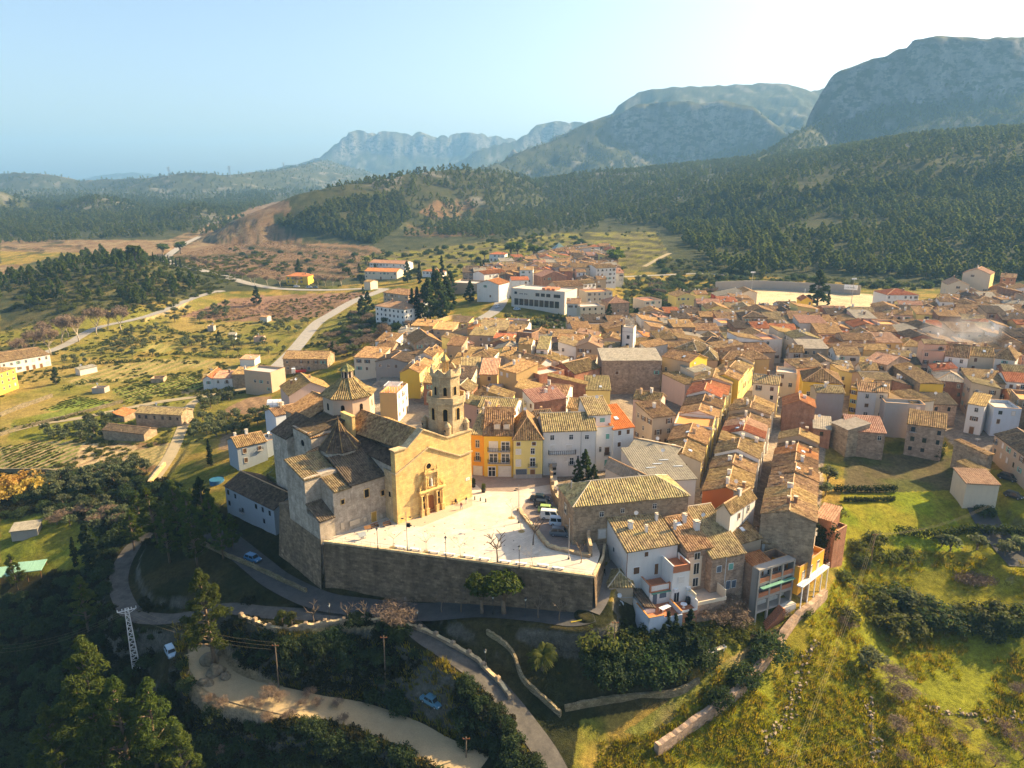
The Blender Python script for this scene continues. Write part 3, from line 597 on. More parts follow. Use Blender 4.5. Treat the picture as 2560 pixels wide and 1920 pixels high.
def put(h,f,s,z,w,hh,mesh,name,dep=1.0,off=0.003,near=False):
    o,a,L = face_xf(h,f); x = o[0] + math.cos(a) * s + math.sin(a) * off; y = o[1] + math.sin(a) * s - math.cos(a) * off
    ob = link(name,U[mesh],h['o'],(x,y,z - h['zb']),(0,0,a),(w,dep,hh))
    if near: link('pane',U[near],ob,(0,0,0))
    return ob
def win_auto(h,faces,prob=.8,st=None,zg=None,near=False,dx=2.9):
    zg = h['zg'] if zg is None else zg
    for f in faces:
        L = face_xf(h,f)[2]; n = max(1,int(L / dx)); fl = max(1,int((h['ze'] - zg - .3) / 2.75))
        if L < 1.8: continue
        for k in range(fl):
            z = h['ze'] - 2.05 - 2.75 * k
            if z < zg - .3: break
            last = (k == fl - 1 and z < zg + 1.6)
            for i in range(n):
                if random.random() > prob: continue
                s = (i + .5) * L / n + random.uniform(-.25,.25); s = min(max(s,.8),L - .8)
                m = st or random.choice(['w1','w6','w3','w2','w1','w4','w6','w7','w1'])
                if last and random.random() < .5: put(h,f,s,zg + .02,1.1,2.1,'door','door')
                elif near and m in ('w1','w2','w3'): put(h,f,s,z,.95,1.25,'frame','window',near={'w1': 'pane','w2': 'panep','w3': 'paneb'}[m])
                else:
                    put(h,f,s,z,random.choice([.8,.9,1.0]),random.choice([1.1,1.3,1.2]),m,'window')
                    if random.random() < .10 and f != 'B' and z > zg + 2: put(h,f,s,z - .1,1.7,.9,'balcony','balcony',.55)
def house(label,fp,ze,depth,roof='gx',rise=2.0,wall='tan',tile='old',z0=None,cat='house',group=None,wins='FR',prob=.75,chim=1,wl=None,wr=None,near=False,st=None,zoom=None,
          name='house',ridge=.5,floor='terrace_red',par=.9,ov=.28,pitch=.5,world=None,ant=.25,sky=.15,zg=None,winz=None,base=False):
    """fp: pixels of the two ends of the front eave (height ze); depth in metres or the pixel of a far corner."""
    if base:
        k = zoom or '0'; q0,q1 = hit(*zp(k,*fp[0])),hit(*zp(k,*fp[1])); zm = (q0.z + q1.z) / 2; ze = zm + ze; world = ((q0.x,q0.y),(q1.x,q1.y))
    if world: p0,p1 = Vector((*world[0],ze)),Vector((*world[1],ze))
    else:
        k = zoom or '0'; p0 = G(*zp(k,*fp[0]),ze); p1 = G(*zp(k,*fp[1]),ze)
    e = p1 - p0; w = e.length; e.normalize(); n = Vector((-e.y,e.x,0))
    d = depth if not hasattr(depth,'__len__') else abs((G(*zp(zoom or '0',*depth),ze) - p0).dot(n))
    d = min(max(d,2.0),34.0); rz = math.atan2(e.y,e.x); cen = p0 + e * w / 2 + n * d / 2
    g = float(min(gz(*(p0 + e * w * a + n * d * b).to_2d()) for a in (0,.5,1) for b in (0,.5,1))); zb = (g - .6) if z0 is None else z0; zb = min(zb,ze - 2.2)
    gf = float(gz(*(p0 + e * w / 2 - n * .6).to_2d()))
    o = thing(name,(p0.x,p0.y,zb),rz,label,cat,group)
    h = dict(o=o,w=w,d=d,zb=zb,ze=ze,zg=(max(gf,zb) if zg is None else zg),p0=p0,e=e,n=n,rise=rise,rz=rz)
    H = ze - zb; mw = W[wall]; mats = [mw,W[wl or wall],W[wr or wall]]
    mb = MB(); rm = MB(); rr = MB(); r = rise
    fz = [H,H,H,H]
    if roof == 'sb': fz = [H,H,H + r,H + r]
    if roof == 'sf': fz = [H + r,H + r,H,H]
    if roof == 'sl': fz = [H,H + r,H + r,H]
    if roof == 'sr': fz = [H + r,H,H,H + r]
    yr = d * ridge
    F = [(0,0,0),(w,0,0),(w,0,fz[1]),(0,0,fz[0])]; B = [(w,d,0),(0,d,0),(0,d,fz[3]),(w,d,fz[2])]
    Rr = [(w,0,0),(w,d,0),(w,d,fz[2]),(w,0,fz[1])]; Lf = [(0,d,0),(0,0,0),(0,0,fz[0]),(0,d,fz[3])]
    if roof == 'gx': Rr.insert(3,(w,yr,H + r)); Lf.insert(3,(0,yr,H + r))
    if roof == 'gy': F.insert(3,(w * ridge,0,H + r)); B.insert(3,(w * ridge,d,H + r))
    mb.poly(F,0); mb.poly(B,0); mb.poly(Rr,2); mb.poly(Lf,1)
    if roof == 'flat':
        t = .18
        for (x0,x1,y0,y1) in ((0,w,0,t),(0,w,d - t,d),(0,t,t,d - t),(w - t,w,t,d - t)):
            rr.box(x0 - .02,x1 + .02,y0 - .02,y1 + .02,H - .06,H + .05,0)
            mb.quad((x0,y1,H - par),(x0,y1,H - .02),(x1,y1,H - .02),(x1,y1,H - par),0) if y0 == 0 else None
        mb.quad((t,t,H - par),(t,d - t,H - par),(t,d - t,H - .02),(t,t,H - .02),0); mb.quad((w - t,d - t,H - par),(w - t,t,H - par),(w - t,t,H - .02),(w - t,d - t,H - .02),0)
        mb.quad((w - t,d - t,H - par),(w - t,d - t,H - .02),(t,d - t,H - .02),(t,d - t,H - par),0)
        rm.quad((.01,.01,H - par + .01),(w - .01,.01,H - par + .01),(w - .01,d - .01,H - par + .01),(.01,d - .01,H - par + .01))
        rmat = MATS[floor]
    else:
        rmat = T[tile]; kw = dict(pitch=pitch,amp=.15 if tile != 'fibro' else .06)
        if roof == 'gx':
            s = r / max(yr,.1); s2 = r / max(d - yr,.1)
            roof_slope(rm,(-ov,-ov,H - s * ov + .05),(w + ov,-ov,H - s * ov + .05),(w + ov,yr,H + r + .05),(-ov,yr,H + r + .05),**kw)
            roof_slope(rm,(w + ov,d + ov,H - s2 * ov + .05),(-ov,d + ov,H - s2 * ov + .05),(-ov,yr,H + r + .05),(w + ov,yr,H + r + .05),**kw)
            half_tube(rr,(-ov,yr,H + r + .10),(w + ov,yr,H + r + .10))
        elif roof == 'gy':
            xr = w * ridge; s = r / xr; s2 = r / (w - xr)
            roof_slope(rm,(-ov,d + ov,H - s * ov + .05),(-ov,-ov,H - s * ov + .05),(xr,-ov,H + r + .05),(xr,d + ov,H + r + .05),**kw)
            roof_slope(rm,(w + ov,-ov,H - s2 * ov + .05),(w + ov,d + ov,H - s2 * ov + .05),(xr,d + ov,H + r + .05),(xr,-ov,H + r + .05),**kw)
            half_tube(rr,(xr,-ov,H + r + .10),(xr,d + ov,H + r + .10))
        elif roof == 'hip':
            a = min(w,d) / 2; s = r / a; e0 = H - s * ov + .05
            if w >= d: q0,q1 = (a,d / 2,H + r + .05),(w - a,d / 2,H + r + .05)
            else: q0,q1 = (w / 2,a,H + r + .05),(w / 2,d - a,H + r + .05)
            c = [(-ov,-ov,e0),(w + ov,-ov,e0),(w + ov,d + ov,e0),(-ov,d + ov,e0)]
            if w >= d:
                roof_slope(rm,c[0],c[1],q1,q0,**kw); roof_slope(rm,c[1],c[2],q1,q1,**kw); roof_slope(rm,c[2],c[3],q0,q1,**kw); roof_slope(rm,c[3],c[0],q0,q0,**kw)
                L_ = [(c[0],q0),(c[3],q0),(c[1],q1),(c[2],q1),(q0,q1)]
            else:
                roof_slope(rm,c[0],c[1],q0,q0,**kw); roof_slope(rm,c[1],c[2],q1,q0,**kw); roof_slope(rm,c[2],c[3],q1,q1,**kw); roof_slope(rm,c[3],c[0],q0,q1,**kw)
                L_ = [(c[0],q0),(c[1],q0),(c[2],q1),(c[3],q1),(q0,q1)]
            for a_,b_ in L_: half_tube(rr,Vector(a_) + Vector((0,0,.06)),Vector(b_) + Vector((0,0,.06)),.13)
        elif roof == 'sb': s = r / d; roof_slope(rm,(-ov,-ov,H - s * ov + .05),(w + ov,-ov,H - s * ov + .05),(w + ov,d + .1,H + r + .05 + s * .1),(-ov,d + .1,H + r + .05 + s * .1),**kw)
        elif roof == 'sf': s = r / d; roof_slope(rm,(w + ov,d + ov,H - s * ov + .05),(-ov,d + ov,H - s * ov + .05),(-ov,-.1,H + r + .05 + s * .1),(w + ov,-.1,H + r + .05 + s * .1),**kw)
        elif roof == 'sl': s = r / w; roof_slope(rm,(-ov,d + ov,H - s * ov + .05),(-ov,-ov,H - s * ov + .05),(w + .1,-ov,H + r + .05 + s * .1),(w + .1,d + ov,H + r + .05 + s * .1),**kw)
        elif roof == 'sr': s = r / w; roof_slope(rm,(w + ov,-ov,H - s * ov + .05),(w + ov,d + ov,H - s * ov + .05),(-.1,d + ov,H + r + .05 + s * .1),(-.1,-ov,H + r + .05 + s * .1),**kw)
    mb.build('wall',mats,o); ro = rm.build('terrace_floor' if roof == 'flat' else 'roof',rmat,o)
    if rr.f: rr.build('coping' if roof == 'flat' else 'ridge_tiles',MATS['ridge'] if tile != 'grey' else MATS['mortar'],ro if roof != 'flat' else o)
    def roof_z(x,y):
        return H + {'flat': 0,'gx': r * (y / yr if y < yr else (d - y) / max(d - yr,.1)) if yr else 0,'gy': r * (x / (w * ridge) if x < w * ridge else (w - x) / (w * (1 - ridge))),'hip': r * min(1,min(x,w - x,y,d - y) / (min(w,d) / 2)),'sb': r * y / d,'sf': r * (1 - y / d),'sl': r * x / w,'sr': r * (1 - x / w)}[roof]
    h['rz_'] = roof_z
    for i in range(chim if roof != 'flat' else 0):
        x,y = random.uniform(.15,.85) * w,random.uniform(.3,.8) * d
        link('chimney',U[random.choice(['chim','chimb','chimt','chim'])],o,(x,y,roof_z(x,y) + .1),(0,0,0),(random.uniform(.5,.8),random.uniform(.5,.7),random.uniform(.9,1.5)))
    if random.random() < ant: x,y = random.uniform(.2,.8) * w,random.uniform(.3,.7) * d; link('antenna',U['antenna'],o,(x,y,roof_z(x,y)),(0,0,random.random() * 3))
    if roof in ('gx','gy','sb','sr') and random.random() < sky:
        x,y = random.uniform(.25,.75) * w,random.uniform(.2,.4) * d; a = {'gx': (math.atan2(r,yr),0,0),'sb': (math.atan2(r,d),0,0),'gy': (0,-math.atan2(r,w * ridge) * (1 if x < w * ridge else -1),0),'sr': (0,math.atan2(r,w),0)}[roof]; link('skylight',U['sky'],o,(x,y,roof_z(x,y) + .2),a,(.9,1.1,1))
    if random.random() < .3: x,y = random.uniform(.2,.8) * w,random.uniform(.5,.8) * d; link('satellite_dish',U['dish'],o,(x,y,roof_z(x,y)),(0,0,random.uniform(-.6,.2)))
    if wins: win_auto(h,wins,prob,st,near=near)
    FOOT.append((p0.to_2d(),e.to_2d(),n.to_2d(),w,d)); return h
def clash(p0,e,n,w,d,pad=-.4):
    pts = [p0 + e * w * a + n * d * b for a in (.02,.5,.98) for b in (.02,.5,.98)]
    for (q,f,m,ww,dd) in FOOT:
        if (q - p0).length > ww + dd + w + d + 4: continue
        for p in pts:
            r_ = p - q
            if -pad < r_.dot(f) < ww + pad and -pad < r_.dot(m) < dd + pad: return True
        for a in (.02,.5,.98):
            for b in (.02,.5,.98):
                p = q + f * ww * a + m * dd * b - p0
                if -pad < p.dot(e) < w + pad and -pad < p.dot(n) < d + pad: return True
    return False
# CHURCH
CH = thing('church',ch(0,0,0),math.atan2(CU.y,CU.x),'large golden stone church with baroque portal and octagonal bell tower beside the bright square','church')
def cb(name,mb,mats,parent=None,smooth=False): return mb.build(name,mats,parent or CH,smooth)
mb = MB(); prof = [(0,0),(19.92,0),(19.92,15.8),(13.35,15.6),(7.0,18.9),(2.9,15.9),(0,15.9)]
mb.poly([(u,0,z) for u,z in prof],0); mb.poly([(u,1.5,z) for u,z in prof][::-1],0)
for i in range(1,len(prof)):
    a,b = prof[i],prof[(i + 1) % len(prof)]; mb.quad((a[0],0,a[1]),(a[0],1.5,a[1]),(b[0],1.5,b[1]),(b[0],0,b[1]),0)
mb.box(-.12,20.04,-.14,-.002,0,.5,0)
fac = cb('facade',mb,[W['ashlar']])
mb = MB()
def strip(a,b,y0,y1,t0,t1): mb.poly([(a[0],y0,a[1] - t0),(b[0],y0,b[1] - t0),(b[0],y0,b[1] + t1),(a[0],y0,a[1] + t1)]); mb.quad((a[0],y0,a[1] + t1),(b[0],y0,b[1] + t1),(b[0],y1,b[1] + t1),(a[0],y1,a[1] + t1)); mb.quad((a[0],y1,a[1] - t0),(b[0],y1,b[1] - t0),(b[0],y0,b[1] - t0),(a[0],y0,a[1] - t0))
for a,b in (((-.25,11.0),(8.2,14.9)),((8.2,14.9),(16.6,10.75)),((16.6,10.75),(20.1,10.95))): strip(a,b,-.32,-.003,.16,.14)
for a,b in (((-.3,15.95),(2.9,15.95)),((2.9,15.95),(7.0,18.95)),((7.0,18.95),(13.35,15.65)),((13.35,15.65),(20.1,15.85))): strip(a,b,-.25,1.7,.08,.16)
cb('moulding',mb,[W['ashgrey']],fac)
mb = MB()
for k in range(20):
    a0,a1 = 2 * math.pi * k / 20,2 * math.pi * (k + 1) / 20
    q = lambda a,r,y: (8.2 + r * math.cos(a),y,10.6 + r * math.sin(a))
    mb.quad(q(a0,.62,-.12),q(a1,.62,-.12),q(a1,.88,-.12),q(a0,.88,-.12)); mb.quad(q(a0,.88,-.12),q(a1,.88,-.12),q(a1,.88,-.003),q(a0,.88,-.003)); mb.quad(q(a1,.62,-.12),q(a0,.62,-.12),q(a0,.62,-.01),q(a1,.62,-.01))
mb.poly([(8.2 + .62 * math.cos(2 * math.pi * k / 20),-.012,10.6 + .62 * math.sin(2 * math.pi * k / 20)) for k in range(20)],1)
cb('oculus',mb,[W['ashlar'],MATS['opening_shade']],fac)
po = thing('portal'); po.parent = CH
dm = W['ashlar']
mb = MB(); mb.box(5.5,7.25,-.28,-.004,0,5.1); mb.box(9.5,11.4,-.28,-.004,0,5.1); mb.box(7.25,9.5,-.28,-.004,4.05,5.1)
cb('pier',mb,[dm],po)
for x in (5.75,7.1,9.65,11.15):
    mb = MB(); mb.box(x - .36,x + .36,-1.0,-.285,0,1.35); mb.box(x - .42,x + .42,-1.06,-.285,1.35,1.5)
    mb.frustum((x,-.62),.27,.22,1.5,4.6,10); mb.box(x - .34,x + .34,-.96,-.285,4.6,4.95); cb('column',mb,[dm],po)
for x in (6.42,10.4):
    mb = MB(); mb.box(x - .3,x + .3,-.31,-.29,1.5,2.7,1); mb.box(x - .3,x + .3,-.31,-.29,3.1,4.3,1); mb.box(x - .38,x + .38,-.4,-.29,2.8,2.95,0); cb('side_niche',mb,[dm,MATS['opening_shade']],po)
mb = MB(); mb.box(5.2,11.65,-1.05,-.006,5.1,5.45); mb.box(5.05,11.8,-1.25,-.006,5.45,5.68); cb('entablature',mb,[dm],po)
mb = MB(); mb.box(6.75,10.1,-.45,-.006,5.68,9.2); mb.box(6.6,10.25,-.85,-.006,9.2,9.55)
mb.poly([(6.6,-.75,9.56),(8.0,-.75,9.9),(8.0,-.2,9.9),(6.6,-.2,9.56)]); mb.box(6.7,7.6,-.7,-.1,9.55,9.85); mb.box(9.2,10.1,-.7,-.1,9.55,9.85); cb('upper_storey',mb,[dm],po)
for x in (6.95,9.9):
    mb = MB()
    for k in range(9): z = 5.8 + .36 * k; mb.frustum((x + .05 * math.sin(k * 2.1),-.66 + .05 * math.cos(k * 2.1)),.19,.15,z,z + .36,8)
    cb('twisted_column',mb,[dm],po)
mb = MB(); n = 10
mb.poly([(7.75,-.47,6.3),(9.05,-.47,6.3),(9.05,-.47,7.9)] + [(8.4 + .65 * math.cos(math.pi * k / n),-.47,7.9 + .65 * math.sin(math.pi * k / n)) for k in range(1,n)] + [(7.75,-.47,7.9)],1)
for s in (-1,1): mb.box(8.4 + s * .78 - .12,8.4 + s * .78 + .12,-.6,-.46,6.1,8.2,0)
mb.box(7.5,9.3,-.75,-.46,6.0,6.25,0); cb('niche',mb,[dm,flat('niche_shade',(.30,.22,.12))],po)
mb = MB(); mb.frustum((8.4,-.62),.26,.2,6.25,7.0,8); mb.frustum((8.4,-.62),.2,.26,7.0,7.6,8); mb.frustum((8.4,-.62),.12,.13,7.6,7.95,8); cb('saint_figure',mb,[flat('white_stone',(.72,.68,.6))],po)
for x,z in ((5.35,5.68),(11.5,5.68),(6.8,9.85),(10.0,9.85)):
    mb = MB(); mb.frustum((x,-.6),.22,.12,z,z + .35,8); mb.frustum((x,-.6),.2,.02,z + .35,z + 1.0,8); cb('finial',mb,[dm],po)
for s,x in ((1,5.5),(-1,11.3)):
    mb = MB(); mb.tube([(x,-.4,5.7),(x + s * .25,-.4,6.6),(x + s * .7,-.4,7.4),(x + s * 1.1,-.4,8.0),(x + s * 1.3,-.4,8.6)],[.16,.12,.1,.1,.07],5); cb('scroll',mb,[dm],po)
mb = MB(); mb.poly([(7.45,-.06,0.3),(9.3,-.06,0.3),(9.3,-.06,3.1)] + [(8.375 + .925 * math.cos(math.pi * k / 10),-.06,3.1 + .925 * math.sin(math.pi * k / 10)) for k in range(1,10)] + [(7.45,-.06,3.1)])
mb.box(7.35,9.4,-.5,-.003,0,.3); mb.box(8.34,8.41,-.1,-.061,.3,4.0)
for z in (1.0,1.9,2.8): mb.box(7.5,9.25,-.09,-.061,z,z + .06)
cb('door',mb,[flat('oak_red',(.26,.095,.025))],po)
mb = MB(); mb.box(18.2,19.3,-.06,-.004,4.3,4.95,0); mb.box(18.45,19.05,-.066,-.062,4.5,4.75,1); cb('plaque',mb,[MATS['frame_white'],MATS['mortar']],fac)
NZ = 17.6; mb = MB(); mb.box(3.2,13.2,1.5,27,0,13.9); mb.poly([(3.2,27,13.9),(13.2,27,13.9),(7.4,27,NZ)][::-1]); cb('nave_wall',mb,[W['lime']])
mb = MB(); roof_slope(mb,(2.7,27,13.6),(2.7,1.52,15.3),(7.0,1.52,18.45),(7.0,27,17.7),seg=3); roof_slope(mb,(13.6,1.52,15.1),(13.6,27,14.0),(7.0,27,17.7),(7.0,1.52,18.45),seg=3)
half_tube(mb,(7.0,1.5,18.5),(7.0,27,17.75)); cb('nave_roof',mb,[T['old']])
tw = thing('bell_tower'); tw.parent = CH; TC = (16.75,4.45); PH = math.radians(-109)
def oct_(r,ph=PH,n=8): return [(TC[0] + r * math.cos(ph + 2 * math.pi * k / n),TC[1] + r * math.sin(ph + 2 * math.pi * k / n)) for k in range(n)]
mb = MB(); mb.box(13.0,19.9,1.5,9.0,0,15.7); mb.prism(oct_(4.05),15.7,22.4); cb('lower_stage',mb,[W['ashgrey']],tw)
mb = MB(); mb.prism(oct_(4.5),22.4,22.75,bottom=True); P = oct_(4.45); Q = oct_(4.15)
for k in range(8):
    j = (k + 1) % 8; mb.quad((*P[k],22.75),(*P[j],22.75),(*P[j],23.9),(*P[k],23.9)); mb.quad((*Q[j],22.75),(*Q[k],22.75),(*Q[k],23.9),(*Q[j],23.9)); mb.quad((*P[k],23.9),(*P[j],23.9),(*Q[j],23.9),(*Q[k],23.9))
cb('balcony',mb,[W['ashgrey']],tw)
mb = MB(); mb.prism(oct_(3.15),22.75,28.3); cb('upper_stage',mb,[W['ashgrey']],tw)
mb = MB(); mb.prism(oct_(3.55),28.3,28.75,bottom=True); P = oct_(3.5); Q = oct_(3.15); ZT = [30.3,30.6]
for k in range(8):
    for i in range(4):
        def pt(S,t): a,b = Vector(S[k]),Vector(S[(k + 1) % 8]); return a + (b - a) * t
        t0,t1 = i / 4,(i + 1) / 4; z0,z1 = [28.95 + 1.15 * (abs(t - .5) * 2) ** .8 for t in (t0,t1)]
        a,b,c,d = pt(P,t0),pt(P,t1),pt(Q,t1),pt(Q,t0)
        mb.quad((*a,28.75),(*b,28.75),(*b,z1),(*a,z0)); mb.quad((*c,28.75),(*d,28.75),(*d,z0),(*c,z1)); mb.quad((*a,z0),(*b,z1),(*c,z1),(*d,z0))
cb('crown',mb,[W['ashgrey']],tw)
mb = MB()
for k in range(6): a = 2 * math.pi * k / 6; mb.frustum((TC[0] + .62 * math.cos(a),TC[1] + .62 * math.sin(a)),.22,.22,28.76,31.2,5)
mb.frustum(TC,1.05,1.05,31.2,31.5,6); mb.frustum(TC,1.0,.05,31.5,32.7,6); cb('lantern',mb,[W['ashlar']],tw)
def arch(parent,c,r,k,zb,w,h,nm='arch_opening',ph=PH,trim=True):
    a = ph + 2 * math.pi * (k + .5) / 8; rin = r * math.cos(math.pi / 8); o = Vector((c[0] + rin * math.cos(a),c[1] + rin * math.sin(a),0)); tg = Vector((-math.sin(a),math.cos(a),0)); nr = Vector((math.cos(a),math.sin(a),0)); mb = MB()
    def P(x,z,q=.012): p = o + tg * x + nr * q; return (p.x,p.y,z)
    prof = [(-w / 2,zb),(w / 2,zb),(w / 2,zb + h - w / 2)] + [(w / 2 * math.cos(math.pi * i / 8),zb + h - w / 2 + w / 2 * math.sin(math.pi * i / 8)) for i in range(1,8)] + [(-w / 2,zb + h - w / 2)]
    mb.poly([P(x,z) for x,z in prof],0)
    if trim:
        out = [(x * 1.28,zb + h - w / 2 + (z - (zb + h - w / 2)) * 1.28 if z > zb + h - w / 2 else z) for x,z in prof]
        for i in range(1,len(prof)):
            j = (i + 1) % len(prof); mb.quad(P(*prof[i],.07),P(*out[i],.07),P(*out[j],.07),P(*prof[j],.07),1)
            mb.quad(P(*prof[i],.013),P(*prof[i],.07),P(*prof[j],.07),P(*prof[j],.013),1); mb.quad(P(*out[i],.07),P(*out[i],.002),P(*out[j],.002),P(*out[j],.07),1)
    return cb(nm,mb,[MATS['opening_shade'],W['ashlar']],parent)
for k in range(8):
    arch(tw,TC,4.05,k,18.7,.95,2.7); arch(tw,TC,3.15,k,24.1,.75,1.9)
for (x,y) in ((14.2,.9),(19.2,.9),(13.6,8.2)):
    mb = MB(); mb.frustum((x,y),.75,.75,15.7,17.6,10); mb.frustum((x,y),.85,.85,17.6,17.75,10); mb.frustum((x,y),.8,.45,17.75,18.35,10); mb.frustum((x,y),.45,.1,18.35,18.65,10); mb.box(x - .76,x - .5,y - .2,y + .2,16.6,17.1,1); cb('corner_turret',mb,[W['ashgrey'],MATS['opening_shade']],tw)
DC = (7.0,29.2); DPH = math.radians(-112.5)
def doct(r): return [(DC[0] + r * math.cos(DPH + math.pi / 4 * k),DC[1] + r * math.sin(DPH + math.pi / 4 * k)) for k in range(8)]
dr_ = thing('crossing_tower'); dr_.parent = CH
mb = MB(); mb.prism(doct(5.9),0,20.9); mb.prism(doct(6.1),16.4,16.8,bottom=True); cb('drum',mb,[W['drum']],dr_)
mb = MB(); E_ = doct(6.55); L_ = doct(1.45)
for k in range(8):
    j = (k + 1) % 8; zm = 22.2; Mi = doct(3.9)
    roof_slope(mb,(*E_[k],20.8),(*E_[j],20.8),(*Mi[j],zm),(*Mi[k],zm)); roof_slope(mb,(*Mi[k],zm),(*Mi[j],zm),(*L_[j],24.5),(*L_[k],24.5)); half_tube(mb,(*E_[k],20.9),(*Mi[k],zm + .08)); half_tube(mb,(*Mi[k],zm + .08),(*L_[k],24.6))
cb('dome_roof',mb,[T['domed']],dr_)
mb = MB(); mb.prism(doct(1.35),24.1,26.3); mb.prism(doct(1.55),26.1,26.3,bottom=True); cb('lantern',mb,[W['drum']],dr_)
mb = MB(); E2 = doct(1.85)
for k in range(8): j = (k + 1) % 8; roof_slope(mb,(*E2[k],26.25),(*E2[j],26.25),(DC[0],DC[1],27.7),(DC[0],DC[1],27.7),pitch=.36,amp=.06); half_tube(mb,(*E2[k],26.3),(DC[0],DC[1],27.75),.07)
cb('lantern_roof',mb,[T['green']],dr_)
for k in range(8):
    arch(dr_,DC,5.9,k,17.6,.85,1.7,ph=DPH,trim=False); arch(dr_,DC,1.35,k,24.6,.5,1.4,ph=DPH,trim=False)
mb = MB(); mb.box(1.8,2.6,19.2,24.0,13.2,18.2); mb.box(1.7,2.7,19.1,24.1,18.2,18.4); cb('buttress',mb,[W['ashlar']])
def block(u0,u1,v0,v1,z0,z1,wall,nm='side_wall'): m = MB(); m.box(u0,u1,v0,v1,z0,z1,bottom=False); return cb(nm,m,[W[wall]])
block(-6.6,3.4,22.5,31.0,-9,15.3,'lime','transept_wall')
mb = MB(); roof_slope(mb,(-7.0,31.3,15.1),(-7.0,22.2,15.1),(4.0,22.2,17.2),(4.0,31.3,17.2)); cb('transept_roof',mb,[T['dark']])
mb = MB(); roof_slope(mb,(-6.9,22.3,14.5),(3.4,22.3,14.5),(3.4,23.8,15.9),(-6.9,23.8,15.4)); cb('transept_verge',mb,[T['gold']])
mb = MB()
for k in range(16): a = 2 * math.pi * k / 16; mb.v.append((-6.63,26.6 + .75 * math.cos(a),12.3 + .75 * math.sin(a)))
mb.f.append(tuple(range(15,-1,-1))); mb.m.append(0); cb('round_window',mb,[MATS['opening_shade']])
block(-8.3,-2.0,31.0,38.5,-9,12.6,'lime','apse_wall'); mb = MB(); roof_slope(mb,(-8.6,38.8,12.4),(-8.6,30.9,12.4),(-1.9,30.9,15.8),(-1.9,38.8,15.8)); cb('apse_roof',mb,[T['dark']])
block(-2.0,12.5,31.0,44,-9,15.2,'tan','choir_wall'); mb = MB(); roof_slope(mb,(-2.3,44.2,15.0),(-2.3,33,15.0),(5.4,33,18.2),(5.4,44.2,18.2)); roof_slope(mb,(12.8,33,15.0),(12.8,44.2,15.0),(5.4,44.2,18.2),(5.4,33,18.2)); half_tube(mb,(5.4,33,18.3),(5.4,44.2,18.3)); cb('choir_roof',mb,[T['gold']])
block(10.6,18.8,9.0,31.0,0,11.6,'ochre','north_aisle_wall'); mb = MB(); roof_slope(mb,(19.1,9.0,11.4),(19.1,31.2,11.4),(12.6,31.2,13.6),(12.6,9.0,13.6)); cb('north_aisle_roof',mb,[T['gold']])
block(-8.0,.35,4.3,22.4,0,9.6,'lime','sacristy_wall')
mb = MB(); roof_slope(mb,(-8.2,4.0,9.5),(.30,4.0,9.5),(.30,12.5,13.2),(-8.2,12.5,13.2)); roof_slope(mb,(-8.2,22.4,9.6),(-8.2,12.6,9.6),(-2.5,12.6,13.2),(-2.5,22.4,13.2)); roof_slope(mb,(.35,22.4,13.2),(-8.2,22.4,11.6),(-8.2,12.5,13.1),(.35,12.5,13.1))
cb('sacristy_roof',mb,[T['dark']])
block(.35,3.2,1.5,22,0,12.6,'lime','aisle_wall'); mb = MB(); roof_slope(mb,(-.1,22,12.4),(-.1,1.6,12.4),(3.25,1.6,13.9),(3.25,22,13.9)); cb('aisle_roof',mb,[T['dark']])
KC = (-3.6,15.6)
def koct(r): return [(KC[0] + r * math.cos(DPH + math.pi / 4 * k),KC[1] + r * math.sin(DPH + math.pi / 4 * k)) for k in range(8)]
mb = MB(); mb.prism(koct(4.0),9.6,13.9); cb('chapel_drum',mb,[W['lime']]); mb = MB(); m3 = MB(); K1 = koct(4.45); K2 = koct(1.6)
for k in range(8):
    j = (k + 1) % 8; roof_slope(mb,(*K1[k],13.7),(*K1[j],13.7),(*K2[j],17.0),(*K2[k],17.0)); roof_slope(mb,(*K2[k],17.0),(*K2[j],17.0),(*KC,19.7),(*KC,19.7)); half_tube(m3,(*K1[k],13.85),(*K2[k],17.1),.13); half_tube(m3,(*K2[k],17.1),(*KC,19.8),.13)
cb('ridge_tiles',m3,[T['old']]); mb.frustum(KC,.22,.04,19.7,20.7,6); cb('chapel_roof',mb,[T['dark']])
block(-15.3,-8.0,9.2,17.2,-9.5,11.6,'lime','old_wing_wall'); block(-11.9,-8.0,4.35,9.2,-1,9.3,'lime','old_wing_wall'); block(-15.3,-11.9,4.15,9.2,-9.5,4.2,'lime','porch_wall')
mb = MB();
roof_slope(mb,(-15.55,8.95,11.3),(-11.8,8.95,11.3),(-11.8,17.3,13.4),(-15.55,17.3,13.4)); roof_slope(mb,(-11.8,4.0,9.2),(-7.7,4.0,9.2),(-7.7,17.3,13.4),(-11.8,17.3,13.4)); cb('old_wing_roof',mb,[T['grey']])
m2 = MB(); m2.poly([(-15.3,17.2,11.6),(-15.3,9.2,11.6),(-15.3,17.2,13.2)][::1]); m2.poly([(-8.0,4.35,9.3),(-8.0,17.2,9.3),(-8.0,17.2,13.2)]); m2.poly([(-11.9,9.2,9.3),(-11.9,4.35,9.3),(-11.9,9.2,11.0)]); m2.poly([(-15.3,17.2,11.6),(-15.3,17.2,13.2),(-8,17.2,13.2),(-8,17.2,11.6)]); cb('gable',m2,[W['lime']])
mb = MB(); roof_slope(mb,(-15.5,3.85,4.15),(-11.9,3.85,4.15),(-11.9,9.2,6.3),(-15.5,9.2,6.3)); cb('porch_roof',mb,[T['dark']])
def cw(u,z,w,h,v,mat=None,nm='window',st=W['ashlar']): m = MB(); m.box(u - w / 2 - .15,u + w / 2 + .15,v - .09,v - .002,z - .15,z + h + .15,0); m.box(u - w / 2,u + w / 2,v - .10,v - .091,z,z + h,1); cb(nm,m,[st,mat or MATS['opening_shade']])
